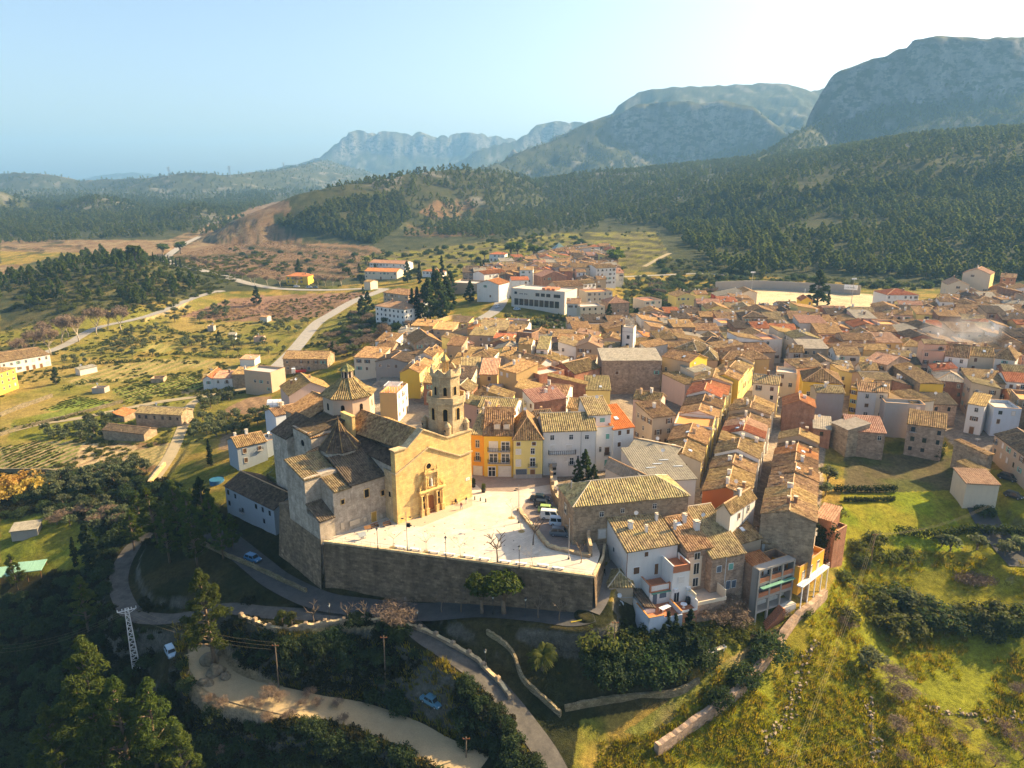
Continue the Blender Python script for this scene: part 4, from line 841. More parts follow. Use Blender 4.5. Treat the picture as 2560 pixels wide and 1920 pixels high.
cw(-4.4,6.0,1.0,1.7,4.3); cw(-9.9,6.2,.7,.9,4.35); cw(-3.0,.05,1.0,2.1,4.3,flat('ochre_door',(.42,.24,.04)),'door'); cw(-.6,5.2,.7,1.1,4.3)
for u,w,h,z in ((-10.4,.8,1.6,.8),(-7.6,2.3,1.1,.9),(-5.2,.7,.9,.8)):
    m = MB(); m.box(u - w / 2,u + w / 2,4.1,4.29,z,z + h); cb('notice_panel',m,[flat('panel',(.52,.42,.30))])
mb = MB(); mb.box(-.16,-.003,0,4.3,10.85,11.15); mb.box(-.003,.35,1.5,4.3,0,11.0); cb('side_cornice',mb,[W['ashgrey']])
mb = MB(); mb.box(-.03,-.004,2.2,2.9,5.3,6.4,1); mb.box(-.06,-.004,2.0,3.1,5.1,5.25,0); cb('window',mb,[W['ashgrey'],MATS['opening_shade']])
m = MB(); z1 = .3
a,b,c = (-15.36,4.1),(-15.36,17.2),(-15.36,22)
m.quad((-16.6,22,-11.5),(-16.6,3.2,-11.5),(-15.36,3.95,z1),(-15.36,22,z1))
m.box(-15.36,-8,17.2,22,-9,2.2); cb('buttress_base',m,[W['rampart']])
FOOT.append((ch(-17,2).to_2d(),CU.to_2d(),CV.to_2d(),38,44))
# SQUARE, RAMPART
def struct(name,mb,mats,smooth=False): return tag(mb.build(name,mats,None,smooth),kind='structure')
t = NT('paving'); sx = t.new('SeparateXYZ'); br = t.new('TexBrick'); mp = t.new('Mapping'); mp.inputs['Rotation'].default_value = (0,0,-math.atan2(CU.y,CU.x)); t.l.new(t.tc.outputs['Object'],mp.inputs[0]); t.l.new(mp.outputs[0],br.inputs['Vector'])
t.set(br,Scale=1.0,Mortar_Size=0.012,Brick_Width=1.1,Row_Height=.7); br.inputs['Color1'].default_value = (.60,.53,.43,1); br.inputs['Color2'].default_value = (.53,.465,.375,1); br.inputs['Mortar'].default_value = (.36,.31,.245,1)
MATS['paving'] = t.out(t.mix(.5,br.outputs['Color'],t.ramp(t.noise(.22,7,.75),[(.32,.26),(.68,.66)]),'OVERLAY'),.8,.3)
t = NT('cobble'); br = t.new('TexBrick'); t.l.new(t.tc.outputs['Object'],br.inputs['Vector']); t.set(br,Scale=1.0,Mortar_Size=.03,Brick_Width=.5,Row_Height=.3)
br.inputs['Color1'].default_value = (.33,.25,.20,1); br.inputs['Color2'].default_value = (.28,.21,.17,1); br.inputs['Mortar'].default_value = (.20,.16,.13,1)
MATS['cobble'] = t.out(t.mix(.5,br.outputs['Color'],t.ramp(t.noise(.4,6,.7),[(.3,.35),(.7,.65)]),'OVERLAY'),.85,.25)
def sheet(pts,z,thick=.6): m = MB(); P = [(p[0],p[1]) for p in pts]; A = sum(P[i][0] * P[(i + 1) % len(P)][1] - P[(i + 1) % len(P)][0] * P[i][1] for i in range(len(P))); P = P if A > 0 else P[::-1]; m.prism(P,z - thick,z); return m
SQ = [ch(-15.3,3.5),PLAZA_W,G(1050,1384),G(1300,1416),PLAZA_E,G(1500,1385),G(1480,1330),G(1400,1230),G(1390,1185),G(1150,1175),ch(25,10),ch(20,6),ch(10,3),ch(-5,6)]
struct('square',sheet(SQ,0.0),[MATS['paving']])
st_ = [G(*zp('2',220,770)),G(*zp('2',230,845)),G(*zp('2',300,905)),G(*zp('2',500,912)),G(*zp('2',640,880)),G(*zp('2',765,860)),G(*zp('2',770,790)),G(*zp('2',700,790)),G(*zp('2',400,790))]
PK = [G(*zp('P',940,590)),G(*zp('P',1000,480)),G(*zp('P',1130,320)),G(*zp('P',1400,330)),G(*zp('P',1960,1100)),G(*zp('P',1990,1260)),G(*zp('P',1860,1230)),G(*zp('P',1480,1150)),G(*zp('P',1310,1040)),G(*zp('P',1180,880))]
struct('parking_paving',sheet(PK,.006,.1),[MATS['cobble']])
struct('street_paving',sheet([(p.x,p.y) for p in st_],.008,.1),[MATS['cobble']])
ax = [G(*zp('V',400,1530)),G(*zp('V',830,1560)),G(*zp('V',1740,1190)),ch(19.8,-.2),ch(0,-.2)]
struct('church_apron',sheet(ax,.010,.1),[flat('apron',(.44,.35,.25))])
RP = [ch(-15.3,3.8),PLAZA_W,G(1050,1384),G(1300,1416),PLAZA_E]
rw = thing('retaining_wall',RP[1],0,'tall dark stone retaining wall holding up the front of the square','wall')
m = MB(); top = [Vector((p.x,p.y,0)) for p in RP[0:]]
back = [G(1500,1385),G(1478,1330)]
pts = top + [G(1508,1392),G(1512,1360)]
for a,b in zip(pts[:-1],pts[1:]):
    d = (b - a); k = max(1,int(d.length / 3)); n = Vector((d.y,-d.x,0)).normalized()
    for i in range(k):
        p,q = a + d * i / k - rw.location,a + d * (i + 1) / k - rw.location
        zp0,zp1 = -12.5,-12.5; f0,f1 = n * 1.1 + Vector((0,0,zp0)),n * 1.1 + Vector((0,0,zp1)); up = n * .10 + Vector((0,0,-.02))
        m.quad(p + f0,q + f1,q + up,p + up)
m.build('wall',[W['rampart']],rw)
m = MB()
for a,b in zip(pts[1:-1],pts[2:]):
    d = (b - a); n = Vector((d.y,-d.x,0)).normalized(); a_,b_ = a - rw.location,b - rw.location
    P = [a_ + n * .22,b_ + n * .22,b_ - n * .28,a_ - n * .28]; m.prism([(p.x,p.y) for p in P][::1],-.25,.12)
m.build('coping',[W['ashgrey']],rw)
rl = thing('railing',RP[1],0,'thin metal railing along the edge of the square above the retaining wall','railing')
m = MB(); m2 = MB()
for a,b in zip(pts[1:4],pts[2:5]):
    d = b - a; L = d.length; u = d.normalized()
    for z in (.55,1.05): p,q = a - rl.location,b - rl.location; m.tube([p + Vector((0,0,z)),q + Vector((0,0,z))],.022,4)
    for i in range(int(L / 2) + 1): p = a + u * i * 2 - rl.location; m2.tube([p + Vector((0,0,.12)),p + Vector((0,0,1.1))],.03,4)
    for i in range(int(L / .25)): p = a + u * i * .25 - rl.location; m.box(p.x - .007,p.x + .007,p.y - .007,p.y + .007,.15,1.05)
m.build('rails',MATS['metal'],rl); m2.build('posts',MATS['metal'],rl)
# NAMED HOUSES round the square and in the middle of the village
hs = {}
def Hh(key,*a,**k): hs[key] = house(*a,**k); return hs[key]
# north side of the square
g_ = 'houses along the upper side of the square'
h = Hh('orange','orange house squeezed between the church corner and the yellow house',((215,512),(302,518)),10.4,15,'sb',4.2,'orange','grey',zoom='2',wins='',group=g_,chim=2)
put(h,'F',h['w'] * .5,7.2,.9,1.7,'frame','window',near='pane'); put(h,'F',h['w'] * .5,3.9,.9,1.9,'frame','window',near='pane'); put(h,'F',h['w'] * .5,3.8,1.6,1,'balcony','balcony',.5); put(h,'F',h['w'] * .5,.05,2.2,2.3,'garage','garage_door')
h = Hh('yellowA','bright yellow house with two long balconies and a white garage door',((303,520),(502,522)),10.5,16,'gx',4.4,'yellow','old',zoom='2',wins='',group=g_,chim=1)
w_ = h['w']
for z in (3.6,6.6): put(h,'F',w_ * .52,z,w_ * .78,1.0,'balcony','balcony',.9)
for z,a,b in ((6.7,'panep','pane'),(3.7,'pane','pane')): put(h,'F',w_ * .33,z,1.8,2.1,'framew','window',near=a); put(h,'F',w_ * .75,z,1.8,2.1,'framew','window',near=b)
put(h,'F',w_ * .27,.1,1.6,2.3,'framew','door',near='pane'); put(h,'F',w_ * .72,.05,3.0,2.7,'garage','garage_door')
for x in (.45,.78):
    m = MB(); m.box(-.75,.75,-.9,1.6,0,1.5,0); m.box(-.5,.5,-.92,-.905,.3,1.3,1); roof_slope(m,(-.9,1.8,1.45),(-.9,-1.1,1.45),(.9,-1.1,1.6),(.9,1.8,1.6),pitch=.4,mi=2); m.build('dormer',[W['cream'],MATS['shutter_pale'],T['old']],h['o'],loc=(w_ * x,2.3,h['ze'] - h['zb'] + 1.0))
h = Hh('yellowB','pale yellow house with pointed hipped roof and grey garage',((508,546),(710,543)),10.0,13,'hip',4.3,'lemon','old',zoom='2',wins='',group=g_,chim=0)
w_ = h['w']
for x,z,ww,hh_,pm in ((.17,8.3,.9,.9,'paneb'),(.70,8.3,.9,.9,'paneb'),(.17,6.2,1.1,1.2,'panep'),(.66,6.2,.9,1.4,'pane'),(.17,3.2,1.1,1.5,'panep'),(.66,3.0,1.1,2.1,'pane')): put(h,'F',w_ * x,z,ww,hh_,'framew','window',near=pm)
put(h,'F',w_ * .66,2.9,2.2,.9,'balcony','balcony',.5); put(h,'F',w_ * .27,.05,2.6,2.3,'garageb','garage_door'); put(h,'F',w_ * .66,.1,1.1,2.1,'door','door')
m = MB(); m.box(.02,w_ - .02,-.08,-.004,0,1.0 - h['zb']); m.build('plinth',W['cement'],h['o'])
h = Hh('whiteA','wide white house with long grey tiled roof facing the square',((714,494),(1078,484)),11.2,12,'gx',2.6,'white','grey',zoom='2',wins='',group=g_,chim=1)
w_ = h['w']
for x,z,ww,hh_,pm in ((.17,9.0,.9,1.2,'pane'),(.53,9.0,.9,1.2,'pane'),(.83,9.0,.9,1.0,'pane'),(.18,5.6,1.1,2.0,'panep'),(.50,5.6,1.5,2.0,'panep'),(.19,2.4,1.1,1.9,'panep'),(.43,3.4,.7,1.2,'panep'),(.55,2.6,.9,1.7,'pane'),(.67,3.9,.5,.9,'pane'),(.22,1.2,.9,.8,'paned'),(.22,-.1,.9,.8,'paned')): put(h,'F',w_ * x,z,ww,hh_,'framew','window',near=pm)
put(h,'F',w_ * .36,5.45,w_ * .52,1.0,'balcony','balcony',.8); put(h,'F',w_ * .18,2.3,1.9,.9,'balcony','balcony',.5); put(h,'F',w_ * .55,2.5,1.5,.9,'balcony','balcony',.5)
m = MB(); m.tube([(w_ * .72,-.1,0),(w_ * .72,-.1,h['ze'] - h['zb'] - .3)],.06,5); m.build('drainpipe',MATS['metal'],h['o'])
h = Hh('whiteT','narrow white house with a brown roof terrace beside the wide white one',((1083,464),(1202,457)),11.0,5.0,'flat',0,'white',zoom='2',wins='',group=g_,floor='terrace_orange',par=.5)
put(h,'F',h['w'] * .65,7.8,.9,1.3,'framew','window',near='paneg'); put(h,'F',h['w'] * .65,3.6,1.1,2.0,'frame','window',near='paneb'); put(h,'F',h['w'] * .25,4.6,.5,1.2,'frame','window',near='pane'); put(h,'F',h['w'] * .65,.8,1.1,1.6,'framew','window',near='paneg'); put(h,'F',h['w'] * .65,3.5,1.4,.9,'balcony','balcony',.4)
h = Hh('attic','white attic house with grey hipped roof and turquoise shutter above the terrace',((1026,383),(1182,372)),13.6,8,'gx',2.6,'white','grey',zoom='2',wins='',chim=0,ridge=.85)
put(h,'F',h['w'] * .62,11.6,1.3,1.1,'framew','window',near='paneg'); put(h,'F',h['w'] * .25,11.0,.9,2.0,'framew','door',near='paneb')
h = Hh('redroof','white house under a smooth bright red roof with one skylight',((1200,480),(1340,461)),10.3,9,'sb',3.2,'white','newred',zoom='2',wins='',group=g_,chim=0)
w_ = h['w']
for x,z in ((.3,8.6),(.72,8.6),(.3,5.6),(.72,3.0)): put(h,'F',w_ * x,z,.9,1.2 if z > 4 else 2.0,'framew','window',near='paneb')
put(h,'F',w_ * .72,2.9,1.5,.9,'balcony','balcony',.5); link('skylight',U['sky'],h['o'],(w_ * .45,3.4,h['ze'] - h['zb'] + 1.55),(math.atan2(3.2,9),0,0),(1.1,1.3,1))
h = Hh('pinkblock','tall pink plastered block with a bare sunlit side behind the red roof',((735,1195),(1098,1243)),11.0,(455,1070),'gx',1.6,'pink','old',zoom='B',wins='L',chim=2,near=True,st='w3')
# the stone building with a corrugated roof beside the car park
h = Hh('stonehall','big rough stone hall with a pale corrugated hipped roof beside the parked cars',((205,183),(1000,105)),8.2,(62,40),'hip',2.6,'stone','grey',zoom='4',wins='',chim=0,zg=-1)
w_ = h['w']; h2 = h
for x,z,s_ in ((.24,5.5,.8),(.42,5.9,.7),(.70,6.1,.8),(.25,.9,1.5),(.72,2.0,1.4)): put(h,'F',w_ * x,z,s_,s_ * 1.2,'frame','window',near='pane' if z > 3 else 'panep')
put(h,'L',h['d'] * .5,4.5,1.2,1.8,'frame','window',near='paned')
link('vent_pipe',unit('vent',lambda m: (m.tube([(0,0,0),(0,0,1.6)],.12,6)),[MATS['metal']]),h['o'],(w_ * .06,h['d'] * .6,h['ze'] - h['zb'] + 1))
h = Hh('shedA','wide brown corrugated barn roof with white translucent strips behind the stone hall',((1410,840),(1770,820)),8.0,(1300,640),'sb',1.2,'pale','fibro',zoom='2',wins='',chim=0)
for i in range(4): link('skylight',U['sky'],h['o'],(h['w'] * (.3 + .18 * i),h['d'] * (.35 + .1 * (i % 3)),h['ze'] - h['zb'] + 1.2 * (.35 + .1 * (i % 3)) + .12),(math.atan2(1.2,h['d']),0,0),(2.2,.35,1))
h = Hh('shedB','dark brown gabled warehouse roof next to the black conifer',((1145,735),(1400,860)),6.6,(1090,735),'gx',1.8,'pale','fibro',zoom='2',wins='',chim=0)
h = Hh('shedC','low brown sheet roof joining the two warehouses',((1310,600),(1620,665)),7.4,7,'gx',1.0,'cement','fibro',zoom='2',wins='',chim=0)
# end house of the middle row, white sunlit side
h = Hh('endwhite','house with a dazzling white sunlit side standing where the two streets fork',((1290,232),(1462,122)),6.2,(1182,208),'gx',1.6,'white','old',zoom='4',wins='',wl='cream',z0=-4.5,chim=2)
w_ = h['w']
for x,z in ((.35,3.9),(.72,4.2),(.35,.9),(.72,1.3),(.3,-2.0),(.72,-1.8)): put(h,'F',w_ * x,z,.8,1.2,'frame','window',near='paneb' if x < .5 else 'pane')
m = MB(); m.tube([(w_ * .52,-.09,0),(w_ * .52,-.09,h['ze'] - h['zb'])],.06,5); m.build('drainpipe',MATS['metal'],h['o'])
# middle of the village
M_ = [
 ('brick house with a white left side and patched tile roof behind the yellow houses','A',((1300,1142),(1745,1075)),9.3,(1110,1062),'sb',1.9,'brick','pinkish',dict(wl='white',wins='L',chim=2)),
 ('narrow brick wedge with a steep sunlit slanting top','A',((1485,860),(2018,890)),8.4,3.2,'sr',2.2,'brick','gold',dict(wins='',chim=0)),
 ('raw brick and stone house with a small open roof terrace','A',((1080,850),(1370,800)),8.6,7,'flat',0,'stone2','old',dict(wins='',floor='slab')),
 ('red brick upper storey with one white framed window','A',((1375,755),(1720,690)),10.0,7,'flat',0,'brick','old',dict(wins='F',prob=.5,floor='slab')),
 ('tall old ochre yellow house with crumbling plaster and shuttered windows','A',((808,665),(1055,738)),11.0,9,'sb',1.8,'ochre','gold',dict(wins='F',st='w2')),
 ('house with a wide red sheet roof and a blue doorway','A',((548,752),(790,756)),8.2,12,'sb',2.6,'ochre','pinkish',dict(wins='F',chim=0)),
 ('open barn under a yellowish lichen roof','A',((296,672),(560,668)),8.4,8,'sb',2.0,'cement','grey',dict(wins='',chim=0)),
 ('plain brown walled house with a pair of wide windows beside the bell tower','A',((272,806),(648,800)),6.6,6,'flat',0,'tan','old',dict(wins='F',prob=.6,floor='slab')),
 ('small orange brick house with a sagging brown gable roof behind the yellow house','A',((466,1012),(716,1118)),6.2,7,'gx',1.6,'brick','old',dict(wins='')),
 ('tall windowless brown brick block rising over the roofs','A',((1060,160),(1268,182)),13.0,6,'flat',0,'oldbrick','old',dict(wins='',floor='slab')),
 ('lower brown brick block leaning on the tall one','A',((1195,312),(1388,296)),9.6,6,'flat',0,'oldbrick','old',dict(wins='',floor='slab')),
 ('white house with a pale blue loggia under a grey roof','A',((1336,398),(1488,404)),12.0,10,'sb',2.6,'white','grey',dict(wins='F',chim=0)),
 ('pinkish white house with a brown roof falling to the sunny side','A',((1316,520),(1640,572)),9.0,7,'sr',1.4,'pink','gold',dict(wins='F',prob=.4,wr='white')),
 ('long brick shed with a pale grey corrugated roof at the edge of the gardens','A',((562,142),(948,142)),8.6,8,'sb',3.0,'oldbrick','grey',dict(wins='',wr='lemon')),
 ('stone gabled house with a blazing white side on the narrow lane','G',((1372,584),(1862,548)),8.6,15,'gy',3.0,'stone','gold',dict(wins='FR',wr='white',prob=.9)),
 ('little stone house with a reddish roof and one window','A',((282,364),(470,322)),7.0,6,'sb',1.6,'stone2','pinkish',dict(wins='F',prob=.5)),
 ('low house with a broad golden brown roof behind the bell tower','A',((142,612),(330,624)),7.0,9,'sb',2.2,'tan','gold',dict(wins='')),
 ('long house with twin brown roofs and pale chimneys','A',((890,560),(1310,694)),8.8,5.5,'sr',1.2,'cement','gold',dict(wins='',chim=3)),
 ('long brown roofed house behind the twin roofs','A',((985,500),(1400,600)),9.4,5,'gx',1.4,'white','gold',dict(wins='',chim=2)),
 ('big orange brick house under a wide brown gable roof','A',((1860,742),(2215,655)),8.6,11,'gx',2.4,'brick','old',dict(wins='',chim=1)),
 ('small tan house with a broken brown roof behind the white one','A',((1345,1372),(1565,1352)),6.2,6,'gx',1.6,'tan','dark',dict(wins='')),
 ('low ochre house with a sunny brown roof near the attic house','A',((1762,1212),(2032,1236)),7.0,8,'gx',1.8,'ochre','gold',dict(wins='F',prob=.5)),
 ('house with a rippled dark grey roof behind the pink block','B',((86,1078),(420,1082)),7.0,9,'sb',2.2,'lemon','grey',dict(wins='',chim=0)),
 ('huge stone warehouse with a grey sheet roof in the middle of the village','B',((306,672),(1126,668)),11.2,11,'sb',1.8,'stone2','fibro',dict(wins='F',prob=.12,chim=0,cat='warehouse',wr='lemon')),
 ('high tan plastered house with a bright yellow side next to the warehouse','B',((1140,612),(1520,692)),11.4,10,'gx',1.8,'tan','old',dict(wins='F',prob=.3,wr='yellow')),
 ('roof falling from the tan house towards the narrow street','B',((1135,880),(1455,1000)),7.0,6,'sr',.8,'pink','gold',dict(wins='',chim=0)),
 ('large house with a yellow lichen hipped roof','B',((1310,500),(1625,556)),11.0,11,'hip',2.6,'ochre','grey',dict(wins='F',prob=.6)),
 ('house with a broad lichen covered roof and a pale gable','B',((1655,650),(1905,664)),9.6,11,'hip',2.6,'tan','grey',dict(wins='F',prob=.3)),
 ('long house with a row of arched attic windows','E',((312,1098),(962,1088)),9.2,8,'hip',2.0,'ochre','old',dict(wins='',chim=1)),
 ('cream flat roofed house with a row of little windows on its sunny side','B',((1585,835),(1852,796)),9.0,(1960,690),'sb',.8,'cream','fibro',dict(wins='R',prob=1,chim=0)),
 ('white house with a hole cut in its bright orange roof','C',((374,196),(842,240)),8.6,8,'gy',1.8,'white','red',dict(wins='F',prob=.5,chim=0)),
 ('pale pink box shaped house with a corrugated roof and yellow sunny side','E',((736,1418),(1090,1452)),9.6,9,'gx',1.6,'cream','grey',dict(wins='FR',prob=.35,wr='lemon')),  # lemon right wall paints the sunlight on that side
 ('cream house with a messy roof terrace beside the pale box house','E',((1056,1268),(1345,1292)),8.2,8,'flat',0,'cream','old',dict(wins='F',prob=.4,floor='slab')),
 ('long pink house with a sloping brown roof behind the yellow hipped one','E',((1330,1220),(1715,1195)),8.4,7,'sb',1.4,'pink','old',dict(wins='',chim=1)),
 ('broad yellow house with a large hipped roof','E',((1428,1392),(1965,1432)),8.4,13,'hip',3.0,'yellow','old',dict(wins='F',prob=.4)),
 ('grey cement box with a corrugated roof above the walled garden','D',((166,398),(440,408)),8.0,7,'gx',1.3,'cement','grey',dict(wins='',wr='tan',chim=1)),
 ('narrow yellow house between the cement box and the pink facade','D',((506,345),(574,360)),9.0,9,'sb',1.4,'yellow','old',dict(wins='F',prob=1,chim=0)),
 ('pale pink house with three small top windows and an iron balcony','D',((578,384),(760,398)),8.6,10,'gx',1.6,'pale','old',dict(wins='F',prob=.9,chim=0)),
 ('peach house with a wide wooden shutter next to the iron balcony','D',((762,390),(872,402)),8.8,10,'gx',1.6,'cream','old',dict(wins='F',prob=.9)),
 ('old stone house with tall windows and a broad roof','D',((645,80),(858,126)),10.0,13,'gx',2.2,'stone2','pinkish',dict(wins='F',prob=.9,chim=0)),
 ('stone house with a long roof and a skylight falling to the street','D',((862,130),(1190,310)),8.4,7,'sr',1.0,'stone','old',dict(wins='',wr='yellow')),
 ('tan house with a roof ending at the shady street','D',((880,420),(1110,500)),6.6,8,'sr',1.0,'cream','old',dict(wins='',chim=0)),
 ('tall salmon house with an orange attic and a small terrace','F',((932,1082),(1216,1104)),11.8,7,'flat',0,'salmon','old',dict(wins='F',prob=.9)),
 ('orange attic room set back on the salmon house','F',((960,1000),(1240,1008)),14.2,5,'gx',1.0,'salmon','grey',dict(wins='F',st='w3',chim=0)),
 ('white house with a big grey roof beside the salmon one','F',((1220,1150),(1515,1182)),10.6,11,'gx',3.4,'white','old',dict(wins='F',prob=.9,st='w1')),
 ('cream house with two arched top windows','F',((1524,1150),(1840,1172)),11.0,9,'gx',2.4,'cream','old',dict(wins='F',prob=.7)),
 ('pale pink house with a hipped roof at the shady street corner','F',((1848,1172),(2105,1204)),11.6,11,'hip',3.2,'pale','old',dict(wins='F',prob=.8)),
 ('tall grey cement and stone house without windows above the garden','D',((846,498),(1240,522)),7.2,5,'flat',0,'cement','old',dict(wins='F',prob=.15,floor='slab')),
 ('stone house with a red brick upper floor standing over the green garden','D',((1066,706),(1436,758)),4.4,8,'sb',2.0,'stone2','old',dict(wins='F',prob=.7,st='w4',chim=0)),
 ('ruined stone house with patched plaster and a red streaked roof above the garden','D',((482,778),(846,802)),2.8,8,'sb',2.2,'stone2','pinkish',dict(wins='F',prob=.2,chim=0)),
 ('stone shed with an angled roof attached to the ruined house','D',((312,694),(478,768)),3.6,7,'sb',1.2,'stone','fibro',dict(wins='F',prob=.3,st='w4',chim=0)),
 ('orange brick shed with a grey sheet roof in the garden corner','D',((136,750),(306,768)),2.2,8,'sb',1.4,'brick','fibro',dict(wins='F',prob=.3,st='w4',chim=0)),
 ('stone house with a falling roofline where the shady street meets the garden','D',((1522,905),(1858,1020)),1.6,(1440,862),'sr',1.0,'stone','gold',dict(wins='',chim=0)),
 ('lower stone outhouse with a sunlit strip of roof','D',((1545,1110),(1780,1192)),-1.0,(1525,1050),'sr',.8,'stone','gold',dict(wins='',chim=0)),
 ('cream annex with a pink ribbed roof and air conditioners at the garden corner','D',((1646,1296),(1972,1312)),-1.2,7,'sb',1.1,'cream','pinkish',dict(wins='',chim=0)),
 ('narrow tall white house with three dark windows between two shady streets','D',((1662,508),(1826,536)),6.6,8,'sb',1.6,'white','gold',dict(wins='F',prob=1,chim=0)),
 ('stone house with small windows in front of a roofless yard','D',((1276,512),(1552,524)),4.6,8,'sb',1.4,'stone2','dark',dict(wins='F',prob=.9,st='w4',chim=0)),
 ('pale blue white apartment house with a loggia on the right hand street','D',((1922,545),(2192,562)),6.6,9,'flat',0,'bluish','old',dict(wins='F',prob=.9,floor='slab')),
 ('red brick gabled house with a bright orange roof beside the cement box','C',((1706,338),(2146,378)),6.8,8,'gy',1.8,'brick','red',dict(wins='',chim=1)),
 ('long pinkish terrace house with a dark roof on the far right street','D',((1926,812),(2300,1080)),3.6,10,'gx',2.0,'tan','dark',dict(wins='F',prob=.9,chim=2)),
]
for lb,zk,fp,ze,dp,rf,ri,wa,ti,kw in M_: house(lb,fp,ze,dp,rf,ri,wa,ti,zoom=zk,**kw)
# rows of gabled houses along the steep streets
def row(name,L0,R0,L1,R1,ze,n,walls,tiles,roofs=('gy',),side='',dz=.9,zk='0',wl=None,wr=None,desc=''):
    a0,a1 = G(*zp(zk,*L0),ze),G(*zp(zk,*R0),ze); b0,b1 = G(*zp(zk,*L1),ze),G(*zp(zk,*R1),ze)
    cuts = np.cumsum([random.uniform(.75,1.3) for _ in range(n)]); cuts = np.concatenate([[0],cuts / cuts[-1]])
    ords = ['first','second','third','fourth','fifth','sixth','seventh','eighth','ninth','tenth','eleventh','twelfth','thirteenth','fourteenth']
    for i in range(n):
        p0 = a0.lerp(b0,cuts[i]); p1 = a1.lerp(b1,cuts[i]); q0 = a0.lerp(b0,cuts[i + 1]); dd = ((q0 - p0)).length
        z = ze + random.uniform(-dz,dz); wa = walls[i % len(walls)]; ti = tiles[i % len(tiles)]; rf = roofs[i % len(roofs)]
        L_ = a0.lerp(b0,cuts[i]); d_ = (b0 - a0).normalized(); n_ = Vector((d_.y,-d_.x,0)); wid = (p1 - p0).dot(n_)
        off = n_ * random.uniform(-.25,.25)
        wn = {'white': 'white','cream': 'cream','ochre': 'ochre','yellow': 'yellow','pink': 'pink','tan': 'tan','lemon': 'lemon yellow','salmon': 'salmon','stone': 'stone','stone2': 'stone','brick': 'brick','cement': 'grey','pale': 'pale','orange': 'orange','terracotta': 'rust red'}[wa]
        tn = {'old': 'brown','gold': 'golden brown','red': 'orange','grey': 'grey','pinkish': 'pinkish','dark': 'dark','fibro': 'sheet'}[ti]
        house(f'{wn} house with {tn} roof, {ords[i]} up {desc}',None,z,dd + .06,rf,random.uniform(1.3,1.9),wa,ti,world=((p0 + off).to_2d(),(p0 + off + n_ * wid).to_2d()),wins=side,prob=.75,group='houses in ' + name,chim=random.choice([1,1,2]),ov=.2,wl=wl,wr=wr,floor=random.choice(['terrace_red','slab','terrace_orange']))
row('the row right of the second street',(1904,1292),(2042,1302),(1948,1085),(2044,1090),4.6,8,['stone','cream','stone2','tan','cement','brick','stone','tan'],['old','gold','old','gold','old','red','old','gold'],side='LR',desc='the row right of both steep streets')
row('the row between the two streets',(1758,1218),(1882,1200),(1836,1000),(1938,1008),5.6,10,['terracotta','cream','pink','white','cement','white','cream','white','tan','cream'],['old','gold','old','old','gold','red','pinkish','old','old','gold'],('gy','gy','gy','gy','sr','gy','gy'),side='LR',wr='white',desc='the row between the two steep streets')
row('the row left of the first street',(1655,1135),(1762,1113),(1742,935),(1828,988),7.0,8,['cement','ochre','white','white','cream','ochre','white','cream'],['old','gold','old','gold','old','old','red','gold'],('gy','gy','flat','gy','gy','flat','gy'),side='FR',wr='lemon',desc='the row left of the steep streets')  # lemon right walls put the sun's yellow into the plaster
row('the upper row left of the first street',(1775,945),(1830,975),(1830,890),(1880,915),8.0,4,['yellow','cream','white','cream'],['gold','old','gold','old'],('gy',),side='R',wr='lemon',desc='the far end of the left street row')  # right walls coloured lemon as if sunlit
h = Hh('pergola','white house with a glass pergola on its orange roof terrace by the lane',((728,1486),(1050,1498)),8.6,11.5,'flat',0,'ochre',zoom='G',wr='white',wins='R',prob=1.0,floor='terrace_orange',par=.6)
m = MB()
for x in (.8,2.4,4.0,5.0):
    for y in (.8,3.4,6.0): m.box(x - .05,x + .05,y - .05,y + .05,0,2.3)
for y in np.arange(.8,6.1,.65): m.box(.7,5.1,y - .05,y + .05,2.3,2.42)
for x in (.75,5.0): m.box(x - .06,x + .06,.7,6.1,2.42,2.52)
m.build('pergola',MATS['white_metal'],h['o'],loc=(0.3,0.3,h['ze'] - h['zb'] - .6))
row('the lane behind the bell tower',(1000,932),(1046,937),(1070,868),(1104,876),8.2,4,['yellow','cream','pale','white'],['gold','gold','old','gold'],('gy',),side='R',wr='lemon',desc='the lane behind the bell tower')  # sunlit yellow painted onto the right walls
row('the houses backing on the gardens',(940,905),(1000,925),(1030,845),(1075,860),5.0,5,['cement','tan','pale','stone','tan'],['dark','old','gold','dark','old'],('gy','sl'),side='F',desc='the row backing on the gardens')
# FOREGROUND HOUSES below the square
def obox(h,name,boxes,mats,**k):          # boxes in a house's own frame, z absolute
    m = MB()
    for b in boxes: m.box(b[0],b[1],b[2],b[3],b[4] - h['zb'],b[5] - h['zb'],b[6] if len(b) > 6 else 0)
    return m.build(name,mats,h['o'],**k)
def cside(h,x0,x1,y,z,hh,mat,fr='frame_white',nm='window',bars=False,pane=True):
    m = MB(); zb = h['zb']; m.box(x0 - .08,x1 + .08,y - .06,y - .003,z - .08 - zb,z + hh + .08 - zb,0); f = m.build(nm,MATS[fr],h['o'])
    m = MB(); m.box(x0,x1,y - .075,y - .061,z - zb,z + hh - zb,0); m.box((x0 + x1) / 2 - .03,(x0 + x1) / 2 + .03,y - .085,y - .0755,z - zb,z + hh - zb,1) if bars else None
    m.build('pane',[MATS[mat],MATS['frame_white']],f); return f
